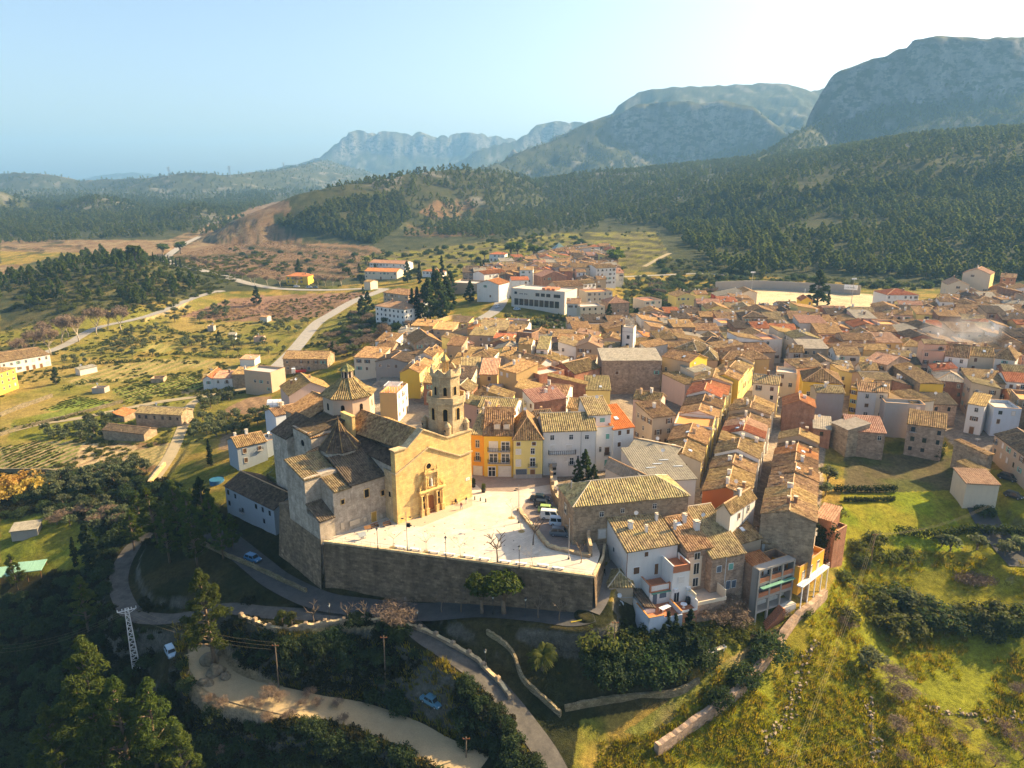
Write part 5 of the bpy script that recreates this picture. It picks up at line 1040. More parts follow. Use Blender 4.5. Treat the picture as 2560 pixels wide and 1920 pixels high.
# white house with stepped terraces
h = Hh('terraces','white house with stepped red terraces and blue shaded walls below the square',((402,590),(1152,468)),2.3,12.5,'gx',3.0,'white','grey',zoom='Q',ridge=.74,wins='',z0=-10.5,chim=0,ant=1)
w = h['w']; TZ = -7.3
for x,y,s in ((.30,.42,.75),(.55,.3,.45),(.88,.5,.5)): link('chimney',U['chim'],h['o'],(w * x,12.5 * y,h['rz_'](w * x,12.5 * y) + .4),(0,0,0),(s,s,1.1))
for x,z,ww,hh in ((.38,.7,.75,.95),(.20,-2.6,1.15,1.35)): cside(h,w * x - ww / 2,w * x + ww / 2,0,z,hh,'shutter_brown')
cside(h,w * .56,w * .56 + .75,0,-3.4,2.2,'wood',nm='door')
put(h,'L',3.5,-2,.5,.8,'w4','window'); put(h,'L',7,-.5,.5,.8,'w4','window'); put(h,'L',5,-4.5,.5,.8,'w4','window')
m = MB(); m.tube([(.05,-.08,0),(.05,-.08,2.2 - h['zb'])],.06,5); m.build('drainpipe',MATS['rust'],h['o'])
ex0,ex1 = w * .70,w * 1.03
obox(h,'right_wing',[(ex0,ex1,-4.2,-.01,h['zb'],-.6,0),(ex0,ex0 + .2,-4.2,-.01,-.6,.35,0),(ex1 - .2,ex1,-4.2,-.01,-.6,.5,0),(ex0,ex1,-4.25,-4.0,-1.1,.3,1),(ex1 - .25,ex1 + .05,-4.25,-1.0,-1.1,.3,1)],[W['white'],MATS['terrace_red']])
obox(h,'terrace_floor',[(ex0 + .2,ex1 - .25,-4.0,-.02,-.598,-.57)],MATS['terrace_red'])
cside(h,ex0 + 1.2,ex0 + 2.4,-4.2,-3.4,1.3,'shutter_pale'); cside(h,ex0 + .5,ex0 + 1.5,-4.2,TZ + .1,2.1,'glass',nm='door',bars=True)
for x in (.3,2.9):
    m = MB(); m.box(ex0 + x,ex0 + x + .85,-4.62,-4.22,-5.0 - h['zb'],-4.35 - h['zb'],0); m.frustum((0,0),.2,.2,0,.01,10,mi=1); m.build('air_conditioner',[MATS['ac'],MATS['black']],h['o'])
bx0,bx1 = w * .30,w * .70 - .01
obox(h,'middle_wing',[(bx0,bx1,-3.6,-.012,h['zb'],-4.3,0),(bx0,bx0 + .18,-3.6,-.012,-4.3,-3.4,0),(bx0,bx1,-3.6,-3.42,-4.3,-3.4,0)],[W['white']])
obox(h,'coping',[(bx0 - .04,bx0 + .22,-3.64,-.02,-3.4,-3.3),(bx0 - .04,bx1,-3.64,-3.38,-3.4,-3.3),(bx0 - .05,bx0 + .25,-3.66,-3.3,-4.7,-3.22),(bx1 - .3,bx1,-3.66,-3.3,-4.7,-3.22),(bx0 - .02,bx1,-3.72,-3.605,-4.75,-4.5)],MATS['terrace_red'])
obox(h,'terrace_floor',[(bx0 + .18,bx1,-3.42,-.014,-4.298,-4.27)],MATS['terrace_red'])
obox(h,'awning',[(bx0 + .3,bx1,-4.0,-3.61,-4.95,-4.8)],MATS['awning'])
cside(h,bx0 + .6,bx0 + 1.5,-3.6,TZ + .02,2.2,'blue_grey',nm='door'); cside(h,bx0 + 2.0,bx0 + 3.4,-3.6,TZ + 1.1,1.0,'blue_grey')
lx0 = w * .10
m = MB(); zb = h['zb']; roof_slope(m,(lx0 - .4,-6.2,-5.6 - zb),(bx0 - .02,-6.2,-6.3 - zb),(bx0 - .02,-.5,-5.7 - zb),(lx0 - .4,-.5,-5.0 - zb)); m.build('lean_to_roof',T['dark'],h['o'])
obox(h,'low_wing',[(lx0 - .2,bx0 - .03,-5.9,-.5,h['zb'],-6.4)],W['white'])
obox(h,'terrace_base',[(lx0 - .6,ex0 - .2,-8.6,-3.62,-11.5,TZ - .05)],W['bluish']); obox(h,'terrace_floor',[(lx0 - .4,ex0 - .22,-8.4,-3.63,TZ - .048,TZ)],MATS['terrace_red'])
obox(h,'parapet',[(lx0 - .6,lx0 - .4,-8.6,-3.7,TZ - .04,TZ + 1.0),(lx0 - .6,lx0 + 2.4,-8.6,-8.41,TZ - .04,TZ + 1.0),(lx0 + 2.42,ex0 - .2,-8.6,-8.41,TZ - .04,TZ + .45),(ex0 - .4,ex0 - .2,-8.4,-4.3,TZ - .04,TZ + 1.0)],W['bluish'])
obox(h,'coping',[(lx0 - .64,lx0 - .36,-8.4,-3.7,TZ + 1.003,TZ + 1.1),(lx0 - .64,lx0 + 2.44,-8.64,-8.405,TZ + 1.003,TZ + 1.1),(ex0 - .44,ex0 - .16,-8.4,-4.3,TZ + 1.003,TZ + 1.1)],MATS['terrace_orange'])
obox(h,'brick_base',[(ex0 - .19,ex1,-7.6,-4.21,-12,TZ - .05)],W['brick']); obox(h,'terrace_floor',[(ex0 - .19,ex1,-7.6,-4.21,TZ - .048,TZ)],MATS['terrace_red'])
obox(h,'parapet',[(ex1 - .2,ex1,-7.6,-4.21,TZ + .002,TZ + 2.0),(ex0 - .19,ex1 - .21,-7.6,-7.42,TZ + .002,TZ + .35)],W['white'])
WH = h
def local(h,x,y,z): p = h['p0'] + h['e'] * x + h['n'] * y; return Vector((p.x,p.y,z))
tb = thing('table',local(h,lx0 + 4.0,-6.0,TZ),h['rz'] + .3,'white rectangular table standing on the sunny red terrace','table')
m = MB(); m.box(-1.1,1.1,-.5,.5,.72,.78); m.build('table_top',MATS['plastic_white'],tb)
for sx_ in (-1,1):
    for sy_ in (-1,1): m = MB(); m.tube([(sx_ * .85,sy_ * .38,.72),(sx_ * 1.0,sy_ * .45,0)],.03,4); m.build('leg',MATS['plastic_white'],tb)
tb = thing('table',local(h,ex0 + 1.5,-6.1,TZ),0,'white round table on the small terrace next to a dark barrel','table')
m = MB(); m.frustum((0,0),.62,.62,.70,.75,14); m.build('table_top',MATS['plastic_white'],tb); m = MB(); m.frustum((0,0),.3,.06,0,.3,8); m.frustum((0,0),.06,.06,.3,.7,6); m.build('pedestal',MATS['plastic_white'],tb)
bl = thing('barrel',local(h,ex0 + 2.9,-5.2,TZ),0,'dark barrel standing in the corner of the small terrace','barrel'); m = MB(); m.frustum((0,0),.42,.5,0,.6,10); m.frustum((0,0),.5,.42,.6,1.2,10); m.build('body',MATS['black'],bl); m = MB(); m.frustum((0,0),.44,.44,1.2,1.26,10); m.build('lid',MATS['iron'],bl)
# little tower house with five dishes
h = Hh('dish','small square house with a hipped tile roof and white satellite dishes on its wall',((136,1100),(494,1097)),-3.9,5.5,'hip',1.7,'tan','grey',zoom='Q',wins='',z0=-12,chim=0,ant=0)
w = h['w']
for x,z,r in ((.17,-5.3,.42),(.43,-5.6,.45),(.29,-5.75,.22),(.17,-6.9,.42),(.47,-7.4,.68)):
    m = MB()
    for i in range(14):
        a0,a1 = 2 * math.pi * i / 14,2 * math.pi * (i + 1) / 14
        for r0,r1,y0,y1 in ((0,r * .55,.13,.09),(r * .55,r,.09,0)):
            m.quad((r0 * math.cos(a0),y0,r0 * math.sin(a0)),(r1 * math.cos(a0),y1,r1 * math.sin(a0)),(r1 * math.cos(a1),y1,r1 * math.sin(a1)),(r0 * math.cos(a1),y0,r0 * math.sin(a1)))
    m.tube([(0,.1,-r * .2),(0,.35,0)],.04,4); m.tube([(0,0,-r),(0,-.4,-r * .1)],.02,4); m.box(-.05,.05,-.45,-.35,-r * .15,0)
    m.build('satellite_dish',MATS['plastic_white'],h['o'],loc=(w * x,-.36,z - h['zb']),rot=(R(-12),0,R(-15)))
obox(h,'string_course',[(-.04,w + .04,-.06,-.003,-6.3,-6.2)],MATS['slab']); put(h,'L',2.5,-6.5,.7,1.0,'w4','window')
# beige stone house with the little patio
h = Hh('beige','beige stone house with a large white chimney and an enclosed pale patio',((1296,580),(1660,514)),1.7,12,'gx',2.8,'stone2','old',zoom='Q',ridge=.72,wins='',z0=-11,chim=0,ant=0)
w = h['w']
for x,y,s in ((.88,.38,.95),(.62,.56,.65),(.08,.45,.5)): link('chimney',U['chim'],h['o'],(w * x,12 * y,h['rz_'](w * x,12 * y) + .5),(0,0,0),(s,s,1.3))
link('skylight',U['sky'],h['o'],(w * .35,6.4,h['rz_'](w * .35,6.4) + .12),(math.atan2(2.8,8.6),0,0),(1.2,1.0,1))
obox(h,'painted_band',[(.4,w * .62,-.05,-.004,-6.2,.2)],W['cream'])
for z,hh in ((-.3,1.3),(-3.4,2.2),(-6.0,1.7)): cside(h,w * .30,w * .30 + 1.1,-.05,z,hh,'glass',bars=True)
obox(h,'patio_base',[(-.6,w + .6,-4.8,-.055,-12,-6.9)],W['stone2']); obox(h,'patio_floor',[(-.4,w + .4,-4.6,-.06,-6.898,-6.86)],flat('patio',(.50,.41,.32)))
obox(h,'parapet',[(-.6,w + .6,-4.8,-4.61,-6.9,-6.2),(w + .41,w + .6,-4.6,-.06,-6.9,-4.9),(-.6,-.41,-4.6,-.06,-6.9,-4.6)],W['cream'])
# stone house with the long striped roof
h = Hh('striped','stone house with a long steep striped roof and a green shuttered window',((214,604),(640,526)),.4,13.5,'gx',4.6,'stone2','grey',zoom='R',ridge=.92,wins='',z0=-12,chim=0)
w = h['w']; cside(h,w * .52,w * .52 + .95,0,-2.6,1.25,'shutter_green'); cside(h,w * .16,w * .16 + .95,0,-2.7,1.25,'blue_grey'); cside(h,w * .66,w * .66 + .9,0,-6.6,1.5,'blue_grey'); cside(h,w * .48,w * .48 + .9,0,-6.7,1.7,'blue_grey',nm='door')
m = MB(); m.tube([(w * .42,-.08,0),(w * .42,-.08,.2 - h['zb'])],.05,5); m.build('drainpipe',MATS['white_metal'],h['o'])
# concrete house with three storeys of loggias
h = Hh('loggia','grey concrete framed house with three storeys of open loggias and a green awning',((742,706),(1192,562)),-1.7,(606,600),'flat',0,'oldbrick',zoom='R',wins='',z0=-13,par=2.6,floor='terrace_orange')
w,d = h['w'],h['d']; zt = -1.7; fr = []
obox(h,'front_wall',[(.0,w,-.02,.0,-13,-4.4)],W['pale'])
levels = [(-4.5,-2.05),(-7.6,-5.0),(-10.6,-8.2)]
for i in range(4): x = w * i / 3; fr.append((x - .2,x + .2,-1.75,-1.35,-13.5,-1.6))
for z0,z1 in ((-2.05,-1.62),(-5.0,-4.5),(-8.2,-7.6),(-10.9,-10.6)): fr.append((-.15,w + .15,-1.72,-.03,z0,z1))
fr.append((-.2,.0,-1.7,-.03,-13.5,-1.62)); fr.append((w,w + .2,-1.7,-.03,-13.5,-1.62)); obox(h,'concrete_frame',fr,W['cement'])
obox(h,'balustrade',[(.2 + w * i / 3,w * (i + 1) / 3 - .2,-1.68,-1.55,z,z + .9) for i in range(3) for z in (-4.498,-7.598)],MATS['terrace_red'])
obox(h,'awning',[(.4,w - .2,-2.5,-1.76,-5.45,-5.3)],MATS['awning'])
for i in range(3):
    for z,hh in ((-4.45,2.1),(-7.5,2.2),(-9.8,1.3)): cside(h,w * (i + .28) / 3,w * (i + .72) / 3,-.02,z,hh,'glass' if z > -9 else 'blue_grey',bars=True)
m = MB(); m.box(.1,4.6,d - 3.2,d - .2,zt - 2.6 - h['zb'],zt - .1 - h['zb'],0); roof_slope(m,(-.1,d - 3.6,zt - .15 - h['zb']),(4.9,d - 3.6,zt - .15 - h['zb']),(4.9,d,zt + .8 - h['zb']),(-.1,d,zt + .8 - h['zb']),mi=1); m.box(2.0,2.9,d - 3.24,d - 3.205,zt - 2.55 - h['zb'],zt - .5 - h['zb'],2); m.build('roof_room',[W['white'],T['red'],MATS['wood']],h['o'])
m2 = MB()
for i in range(18): x = w * .62 - i * .28; m2.box(x,x + .34,-3.4,-1.8,-14.5 - h['zb'],-10.6 - i * .2 - h['zb'],0)
m2.build('stairs',MATS['terrace_red'],h['o'])
m = MB(); n_ = 8; m.prism([(w * .64,-3.0),(w + .2,-3.0),(w + .2,-1.8),(w * .64,-1.8)],-14 - h['zb'],-10.65 - h['zb']); m.build('stair_base',W['pale'],h['o'])
# roofs behind the concrete house
house('house with a brown roof and a satellite dish behind the concrete loggia house',((860,395),(1265,430)),-.8,7,'gx',1.6,'pale','old',zoom='R',wins='',z0=-11,chim=1)
house('low house with a broad brown roof behind the steep striped roof',((560,410),(850,330)),.6,9,'gx',1.6,'tan','old',zoom='R',wins='',z0=-9,chim=2)
house('house with a flat grey sheet roof beside the orange terraces',((1290,300),(1420,345)),-.6,5,'sb',.5,'cream','fibro',zoom='R',wins='',z0=-10,chim=0)
house('old brown roofed house lowest of the right hand row',((880,140),(1320,240)),1.6,8,'gy',1.6,'stone','gold',zoom='R',wins='',z0=-9,chim=1,wr='white')
house('brick house with a pinkish roof overgrown with ivy at the village edge',((1545,60),(1760,120)),-.4,6,'sb',1.0,'brick','pinkish',zoom='R',wins='',z0=-11,chim=0)
h = house('small orange brick yard building with an open top at the village edge',((1805,262),(1960,170)),-2.8,5,'flat',0,'brick',zoom='R',wins='',z0=-14,floor='terrace_orange')
# orange house with terraces over the slope
h = Hh('orangeT','orange house with stepped terraces and a white balcony on posts above the slope',((1350,720),(1668,486)),-3.2,7.5,'flat',0,'orange',zoom='R',wins='',z0=-9.2,par=1.0,floor='terrace_orange')
w,d = h['w'],h['d']
obox(h,'upper_room',[(w * .55,w - .1,d * .35,d + 3,-4.2,-1.4)],W['orange']); obox(h,'terrace_floor',[(w * .58,w - .2,d * .38,d + 2.9,-1.398,-1.36)],MATS['terrace_red'])
obox(h,'glass_screen',[(w * .55,w - .1,d * .35,d * .35 + .05,-1.36,-.5),(w - .15,w - .1,d * .36,d + 3,-1.36,-.5)],MATS['awning'])
obox(h,'back_wall',[(-.1,w * .54,d,d + .25,-4.2,-1.8)],W['orange'])
obox(h,'balcony_slab',[(-.6,w + .4,-1.2,-.01,-6.9,-6.65)],MATS['plastic_white'])
ps = MB()
for i in range(5): x = -.4 + (w + .6) * i / 4; ps.box(x - .1,x + .1,-1.15,-.98,-16 - h['zb'],-6.9 - h['zb'])
ps.build('posts',MATS['white_metal'],h['o'])
rl_ = MB();
for z in (-6.1,-5.7): rl_.tube([(-.6,-1.15,z - h['zb']),(w + .4,-1.15,z - h['zb'])],.025,4)
for i in range(12): x = -.6 + (w + 1) * i / 11; rl_.box(x - .015,x + .015,-1.17,-1.13,-6.65 - h['zb'],-5.7 - h['zb'])
rl_.build('railing',MATS['white_metal'],h['o'])
for i in range(3): cside(h,w * (.12 + .3 * i),w * (.12 + .3 * i) + 1.0,0,-6.6,1.9,'glass',bars=True)
# LEFT OF THE CHURCH
house('pale blue warehouse with a dark tiled roof in the shade below the church',((8,754),(570,1030)),-2.4,(270,566),'gx',2.2,'bluish_shaded','dark',zoom='X',wins='F',prob=.45,st='w4',cat='warehouse',z0=-12,chim=0)
house('light blue house with two chimneys under the church wall',((150,318),(486,244)),-1.6,8,'gx',1.8,'bluish_shaded','old',zoom='X',wins='F',prob=.5,st='w3',z0=-11,chim=2)
house('blue walled yard building squeezed between the blue house and the church',((488,240),(622,205)),-2.0,6,'flat',0,'bluish_shaded',zoom='X',wins='',z0=-11,floor='slab')
house('white house with three slim chimneys behind the church',((212,1032),(650,932)),2.0,7,'gx',1.4,'bluish','old',zoom='W',wins='',z0=-10,chim=3)
house('long pinkish gabled house with a broad bare wall behind the church',((455,657),(1270,548)),3.6,13,'gy',3.6,'pink','gold',zoom='W',wins='',z0=-9,chim=2)
F_ = [
 ('long white industrial building with rows of windows by the plane trees',((15,972),(285,915)),6.0,26,'gx',1.8,'white','old','7',dict(wins='F',prob=1,cat='industrial building',chim=0)),
 ('yellow apartment block cut by the picture edge',((-90,1120),(105,1040)),9.5,14,'hip',2,'yellow','old','7',dict(wins='F',prob=1)),
 ('white farm building with an orange roof in the fields',((1128,1050),(1182,1046)),4.5,14,'gy',1.5,'white','red','7',dict(wins='F',chim=0)),
 ('low white house with three small arched windows in the fields',((1184,1048),(1288,1042)),4.6,8,'sb',1.2,'white','pinkish','7',dict(wins='F')),
 ('old ochre stone house between the white and brown ones',((1290,1042),(1362,1040)),6,8,'sb',1.2,'stone','old','7',dict(wins='F')),
 ('tall brown square block house at the roadside',((1362,1072),(1506,1066)),9.2,9,'flat',0,'tan','old','7',dict(wins='F',prob=.3,floor='slab')),
 ('stone barn with a truck yard beside the rising road',((1572,966),(1812,930)),5.6,11,'gx',2.2,'stone','old','7',dict(wins='F',prob=.6,cat='barn',chim=0)),
 ('half ruined stone farmhouse with a yellowish roof among the olives',((758,1262),(1008,1252)),5.0,7,'gx',1.5,'stone','grey','7',dict(wins='F',prob=.9,st='w4',chim=0)),
 ('small orange roofed shed beside the ruined farmhouse',((620,1215),(690,1230)),2.5,5,'sb',.8,'stone','red','7',dict(wins='',cat='shed',chim=0)),
 ('dark roofed hut among trees below the ruined farmhouse',((575,1327),(800,1335)),3.2,6,'gx',1.2,'stone','dark','7',dict(wins='',cat='hut',chim=0)),
 ('low white tool shed with an orange gable end',((445,972),(540,950)),2.8,4,'sb',.4,'pale','fibro','7',dict(wins='',cat='shed',chim=0)),
 ('tiny stone hut on the garden terrace',((510,1072),(580,1068)),2.4,4,'flat',0,'cement','old','7',dict(wins='',cat='hut',floor='slab')),
 ('small roofless stone pen in the green field',((835,1015),(905,1008)),2.0,5,'flat',0,'stone','old','7',dict(wins='',cat='hut',floor='slab',par=1.5)),
 ('little grey hut in the olive groves',((1440,678),(1478,676)),3.4,5,'gx',.8,'pale','old','7',dict(wins='',cat='hut',chim=0)),
 ('small white hut beside the grove wall',((1265,775),(1302,772)),3,4,'sb',.5,'white','fibro','7',dict(wins='',cat='hut',chim=0)),
 ('tiny brick pump house among the olives',((1405,790),(1455,786)),3,4,'flat',0,'pink','old','7',dict(wins='',cat='hut',floor='slab')),
 ('white block shed with a blue tarpaulin side by the farm',((1330,922),(1410,918)),3.4,6,'sb',.7,'white','pinkish','7',dict(wins='',cat='shed',chim=0)),
 ('small cube of stone standing in the middle groves',((1150,728),(1182,726)),3.2,4,'flat',0,'cement','old','7',dict(wins='',cat='hut',floor='slab')),
 ('bright yellow roadside house with an orange roof',((1585,468),(1705,470)),6.5,12,'hip',2.2,'yellow','red','7',dict(wins='F')),
 ('long school like building with a wide orange roof',((28,218),(205,215)),6.0,14,'gx',2.0,'cream','red','6',dict(wins='F',chim=0)),
 ('second long building with an orange roof behind the first',((55,176),(252,174)),7.0,14,'gx',2.0,'white','pinkish','6',dict(wins='F',chim=0)),
 ('small cream house at the end of the orange roofed buildings',((345,205),(440,207)),4.5,9,'hip',1.4,'white','red','6',dict(wins='F')),
 ('country house with a brown hipped roof beside dark trees',((132,352),(268,358)),6.5,14,'hip',2.4,'tan','old','6',dict(wins='F')),
 ('white villa with two rows of dark windows under a hipped roof',((90,472),(248,474)),9.5,13,'hip',2.6,'white','pinkish','6',dict(wins='FR',prob=1,st='w4')),
 ('second white villa wing with a tan hipped roof',((262,430),(345,432)),9.0,14,'hip',2.4,'white','pinkish','6',dict(wins='FR',prob=1,st='w4')),
 ('round tan walled enclosure like an arena on the hill',((500,300),(690,290)),6.5,16,'flat',0,'tan','old','6',dict(wins='',floor='slab',cat='enclosure')),
 ('white house with an orange roof beside the uphill street',((648,342),(768,345)),10.5,14,'gy',2.2,'white','red','6',dict(wins='F',prob=.4)),
 ('white terrace house above the uphill street',((688,262),(812,240)),8.0,12,'gx',1.8,'white','red','6',dict(wins='F',wr='lemon')),
 ('white block above the modern building with an orange roof',((838,318),(932,312)),10.0,10,'gx',1.5,'white','red','6',dict(wins='F',prob=.4)),
 ('pair of white and brown houses on top of the hill cluster',((884,262),(955,260)),11,12,'gx',1.6,'white','old','6',dict(wins='F',prob=.9)),
 ('brown house on the hill cluster next to the brick one',((958,262),(1005,266)),9,12,'gx',1.6,'pink','old','6',dict(wins='F')),
 ('red brick house with an orange gable on the hill cluster',((1005,292),(1140,288)),10,12,'gy',3,'brick','pinkish','6',dict(wins='F',prob=.4)),
 ('white stepped houses at the top of the hill cluster',((1172,232),(1288,240)),10,12,'gx',1.8,'cream','old','6',dict(wins='F')),
 ('tall white apartment house on the sunny end of the hill',((1305,260),(1412,268)),13,14,'gx',1.8,'white','old','6',dict(wins='FR',prob=1,wr='white')),
 ('grey rounded plaster house below the brick gable',((1090,352),(1232,350)),10,12,'gx',2.4,'tan','old','6',dict(wins='F',prob=.3)),
 ('white house with two rows of windows under the hill cluster',((1234,332),(1302,330)),10,10,'gx',1.6,'white','old','6',dict(wins='F',prob=1)),
 ('cream apartment house with a white side wing below the hill',((1252,392),(1392,394)),11,12,'flat',0,'cream','old','6',dict(wins='FR',prob=.9,floor='terrace_orange',wr='white')),
 ('old white house in the hollow with a lean roof',((1142,445),(1216,448)),9,10,'gx',2,'pale','pinkish','6',dict(wins='F',prob=.5)),
 ('low modern building with one long band of windows',((1218,458),(1352,455)),8.5,12,'flat',0,'cream','old','6',dict(wins='F',prob=1,st='w4',floor='slab')),
 ('grey stone house with a pyramid roof beside the band of windows',((1372,442),(1485,440)),9,12,'hip',2.5,'stone2','pinkish','6',dict(wins='F',prob=.3)),
 ('cream cube house with a red terrace at the far edge of the village',((1572,412),(1665,410)),8,12,'flat',0,'cream','old','6',dict(wins='F',prob=.5,floor='terrace_red',wr='lemon')),
 ('yellow house with two gables at the far edge of the village',((1745,405),(1850,402)),9.5,12,'gy',2,'lemon','gold','6',dict(wins='F',prob=.5)),
 ('pale yellow block behind the two gabled house',((1850,392),(1918,390)),9.5,10,'gx',1.6,'lemon','gold','6',dict(wins='F',prob=.5)),
 ('cream factory hall with maroon trim beside the sports field',((570,400),(770,398)),9.5,16,'gy',1.5,'cream','old','E',dict(wins='F',prob=.2,cat='factory hall',chim=0)),
 ('white and maroon factory wing with a lean roof',((225,430),(560,425)),8.5,14,'sl',3.0,'pale','fibro','E',dict(wins='F',prob=.5,cat='factory hall',wl='maroon',chim=0)),
 ('small bright yellow gabled house near the sports field',((1372,500),(1532,502)),8.5,10,'gy',2.0,'yellow','red','E',dict(wins='F',prob=.3)),
 ('large white house with red hipped roofs and brown bands by the sports field',((465,590),(860,585)),9.0,16,'hip',2.4,'white','red','F',dict(wins='FR',prob=.9)),
 ('cream apartment house with a pink gable at the far right',((1222,470),(1490,475)),10,16,'gy',2.8,'cream','pinkish','F',dict(wins='F',prob=.15,wr='lemon')),
 ('tallest cream apartment block under a broad pink gable',((1392,420),(1740,440)),15,16,'gy',3.0,'cream','pinkish','F',dict(wins='FR',prob=.2,wr='lemon')),
 ('dark red brick apartment house at the far right edge',((1885,350),(2080,352)),9,14,'gx',2.0,'brick','old','F',dict(wins='F',prob=.5)),
 ('white gabled house with a small orange roof at the far right',((1792,470),(2150,472)),6,14,'gy',3.4,'white','red','F',dict(wins='',wr='lemon')),
 ('orange roofed pavilion among round trees on the hill terraces',((715,118),(800,116)),6,12,'hip',1.6,'white','red','6',dict(wins='F')),
 ('low orange roofed house under the olive terraces',((1245,132),(1340,140)),4.5,10,'gx',1.2,'cream','gold','6',dict(wins='F')),
 ('lonely small tan hut on the vineyard hill',((2015,498),(2050,498)),6,8,'gx',1.0,'cream','old','7',dict(wins='',cat='hut',chim=0)),
]
for lb,fp,hgt,dp,rf,ri,wa,ti,zk,kw in F_: house(lb,fp,hgt,dp,rf,ri,wa,ti,zoom=zk,base=True,**kw)
h = house('long modern white municipal building with band windows and lettering on the wall',((250,300),(1112,440)),11.5,16,'flat',0,'pale',zoom='S',base=True,wins='',floor='slab',cat='public building',par=.5)
w,ze = h['w'],h['ze']
for i in range(4): put(h,'F',w * (.50 + .1 * i) if i < 3 else w * .86,ze - 3.6,w * .075 if i < 3 else w * .12,1.8,'w4','window')
for i in range(9): put(h,'F',w * (.10 + .095 * i),ze - 9.2,w * .08,3.6,'w4','window')
put(h,'F',w * .085,ze - 3.2,w * .05,1.4,'w4','window')
def text(name,s,size,mat,parent=None,loc=(0,0,0),rot=(math.pi / 2,0,0),ext=.02):
    c = bpy.data.curves.new(name,'FONT'); c.body = s; c.size = size; c.extrude = ext; c.align_x = 'CENTER'
    tmp = bpy.data.objects.new(name,c); COL.objects.link(tmp); dg = bpy.context.evaluated_depsgraph_get(); me = bpy.data.meshes.new_from_object(tmp.evaluated_get(dg)); bpy.data.objects.remove(tmp)
    me.materials.clear(); me.materials.append(mat); return link(name,me,parent,loc,rot)
obox(h,'lettering',[(w * .16 + i * w * .022,w * .16 + i * w * .022 + w * .014,-.06,-.004,ze - 3.2 + .2 * (i % 2),ze - 2.5) for i in range(7) if i != 3],MATS['iron'])
obox(h,'roof_light',[(w * (.52 + .09 * i),w * (.58 + .09 * i),4,11,ze - .3,ze + .7) for i in range(3)],MATS['terrace_red'])
h = house('white square tower with peeling paint rising over the roofs',((586,205),(742,215)),16.5,5.5,'flat',0,'white',zoom='B',wins='',name='tower',cat='tower',floor='slab',par=.6)
for s,z in ((.55,12.0),(.5,8.8)): put(h,'F',h['w'] * s,z,1.1,1.4,'w4','window')
put(h,'R',h['d'] * .5,9,.8,1.4,'w4','window'); obox(h,'string_course',[(-.06,h['w'] + .06,-.08,-.003,14.6,14.8)],MATS['slab']); m = MB(); rnd = random.Random(3)
for i in range(60): a = [(rnd.uniform(0,h['w']),rnd.uniform(0,h['d']),rnd.uniform(0,3.4)) for _ in range(3)]; m.tube(a,.035,3,cap=False)
for x in (0.1,h['w'] - .1):
    for y in (.1,h['d'] - .1): m.box(x - .06,x + .06,y - .06,y + .06,-.6,3.6)
m.build('wire_crown',MATS['slab'],h['o'],loc=(0,0,h['ze'] - h['zb']))
m = MB(); m.box(-.45,.02,-.3,.15,0,h['ze'] - h['zb'] + .8); m.build('flue',MATS['iron'],h['o'])
# infill of the old town: one house per plot, none where a named one stands
def infill(poly,ang,zr,desc,n_try,wsz=(6,10),dsz=(7,11),seed=1,palette=None):
    rs = random.Random(seed); P = [G(x,y,4) for x,y in poly]; xs = [p.x for p in P]; ys = [p.y for p in P]; px,py = np.array([0.]),np.array([0.])
    ca,sa = math.cos(ang),math.sin(ang); e = Vector((ca,sa)); n = Vector((-sa,ca)); out = []
    cen = Vector((sum(xs) / len(xs),sum(ys) / len(ys))); ext = max(max(xs) - min(xs),max(ys) - min(ys)) * .75
    v = -ext
    while v < ext:
        dd = rs.uniform(*dsz); u = -ext + rs.uniform(0,5)
        while u < ext:
            ww = rs.uniform(*wsz); p = cen + e * u + n * v; c = p + e * ww / 2 + n * dd / 2
            if inpoly(np.array([c.x]),np.array([c.y]),[(q.x,q.y) for q in P])[0]:
                j = rs.uniform(-.07,.07); e2 = Vector((math.cos(ang + j),math.sin(ang + j))); n2 = Vector((-e2.y,e2.x)); w2,d2 = ww,dd
                for _ in range(5):
                    if not clash(p,e2,n2,w2,d2): break
                    w2 *= .86; d2 *= .86
                else: w2 = 0
                if w2 > 3.6 and d2 > 3.4: out.append((p,e2,w2,d2)); FOOT.append((p,e2,n2,w2,d2))
            u += ww + (rs.uniform(2.5,3.5) if rs.random() < .10 else .05)
        v += dd + (rs.choice([.1,.1,3.0]))
    return out
PAL = ['white','white','cream','tan','tan','pink','ochre','stone','stone2','brick','oldbrick','cement','pale','pale','lemon','stone','tan']
TIL = ['old','old','old','gold','grey','dark','pinkish','old','gold','fibro','old','grey','old','gold','dark','red']
WN = {'white': 'white','cream': 'cream','ochre': 'ochre','yellow': 'yellow','pink': 'pinkish','tan': 'tan','lemon': 'pale yellow','stone': 'rough stone','stone2': 'pink stone','brick': 'red brick','oldbrick': 'old brick','cement': 'grey','pale': 'off white'}
TN = {'old': 'brown tiled','gold': 'golden tiled','red': 'bright orange','grey': 'yellowish grey','pinkish': 'pinkish','dark': 'dark','fibro': 'pale sheet'}
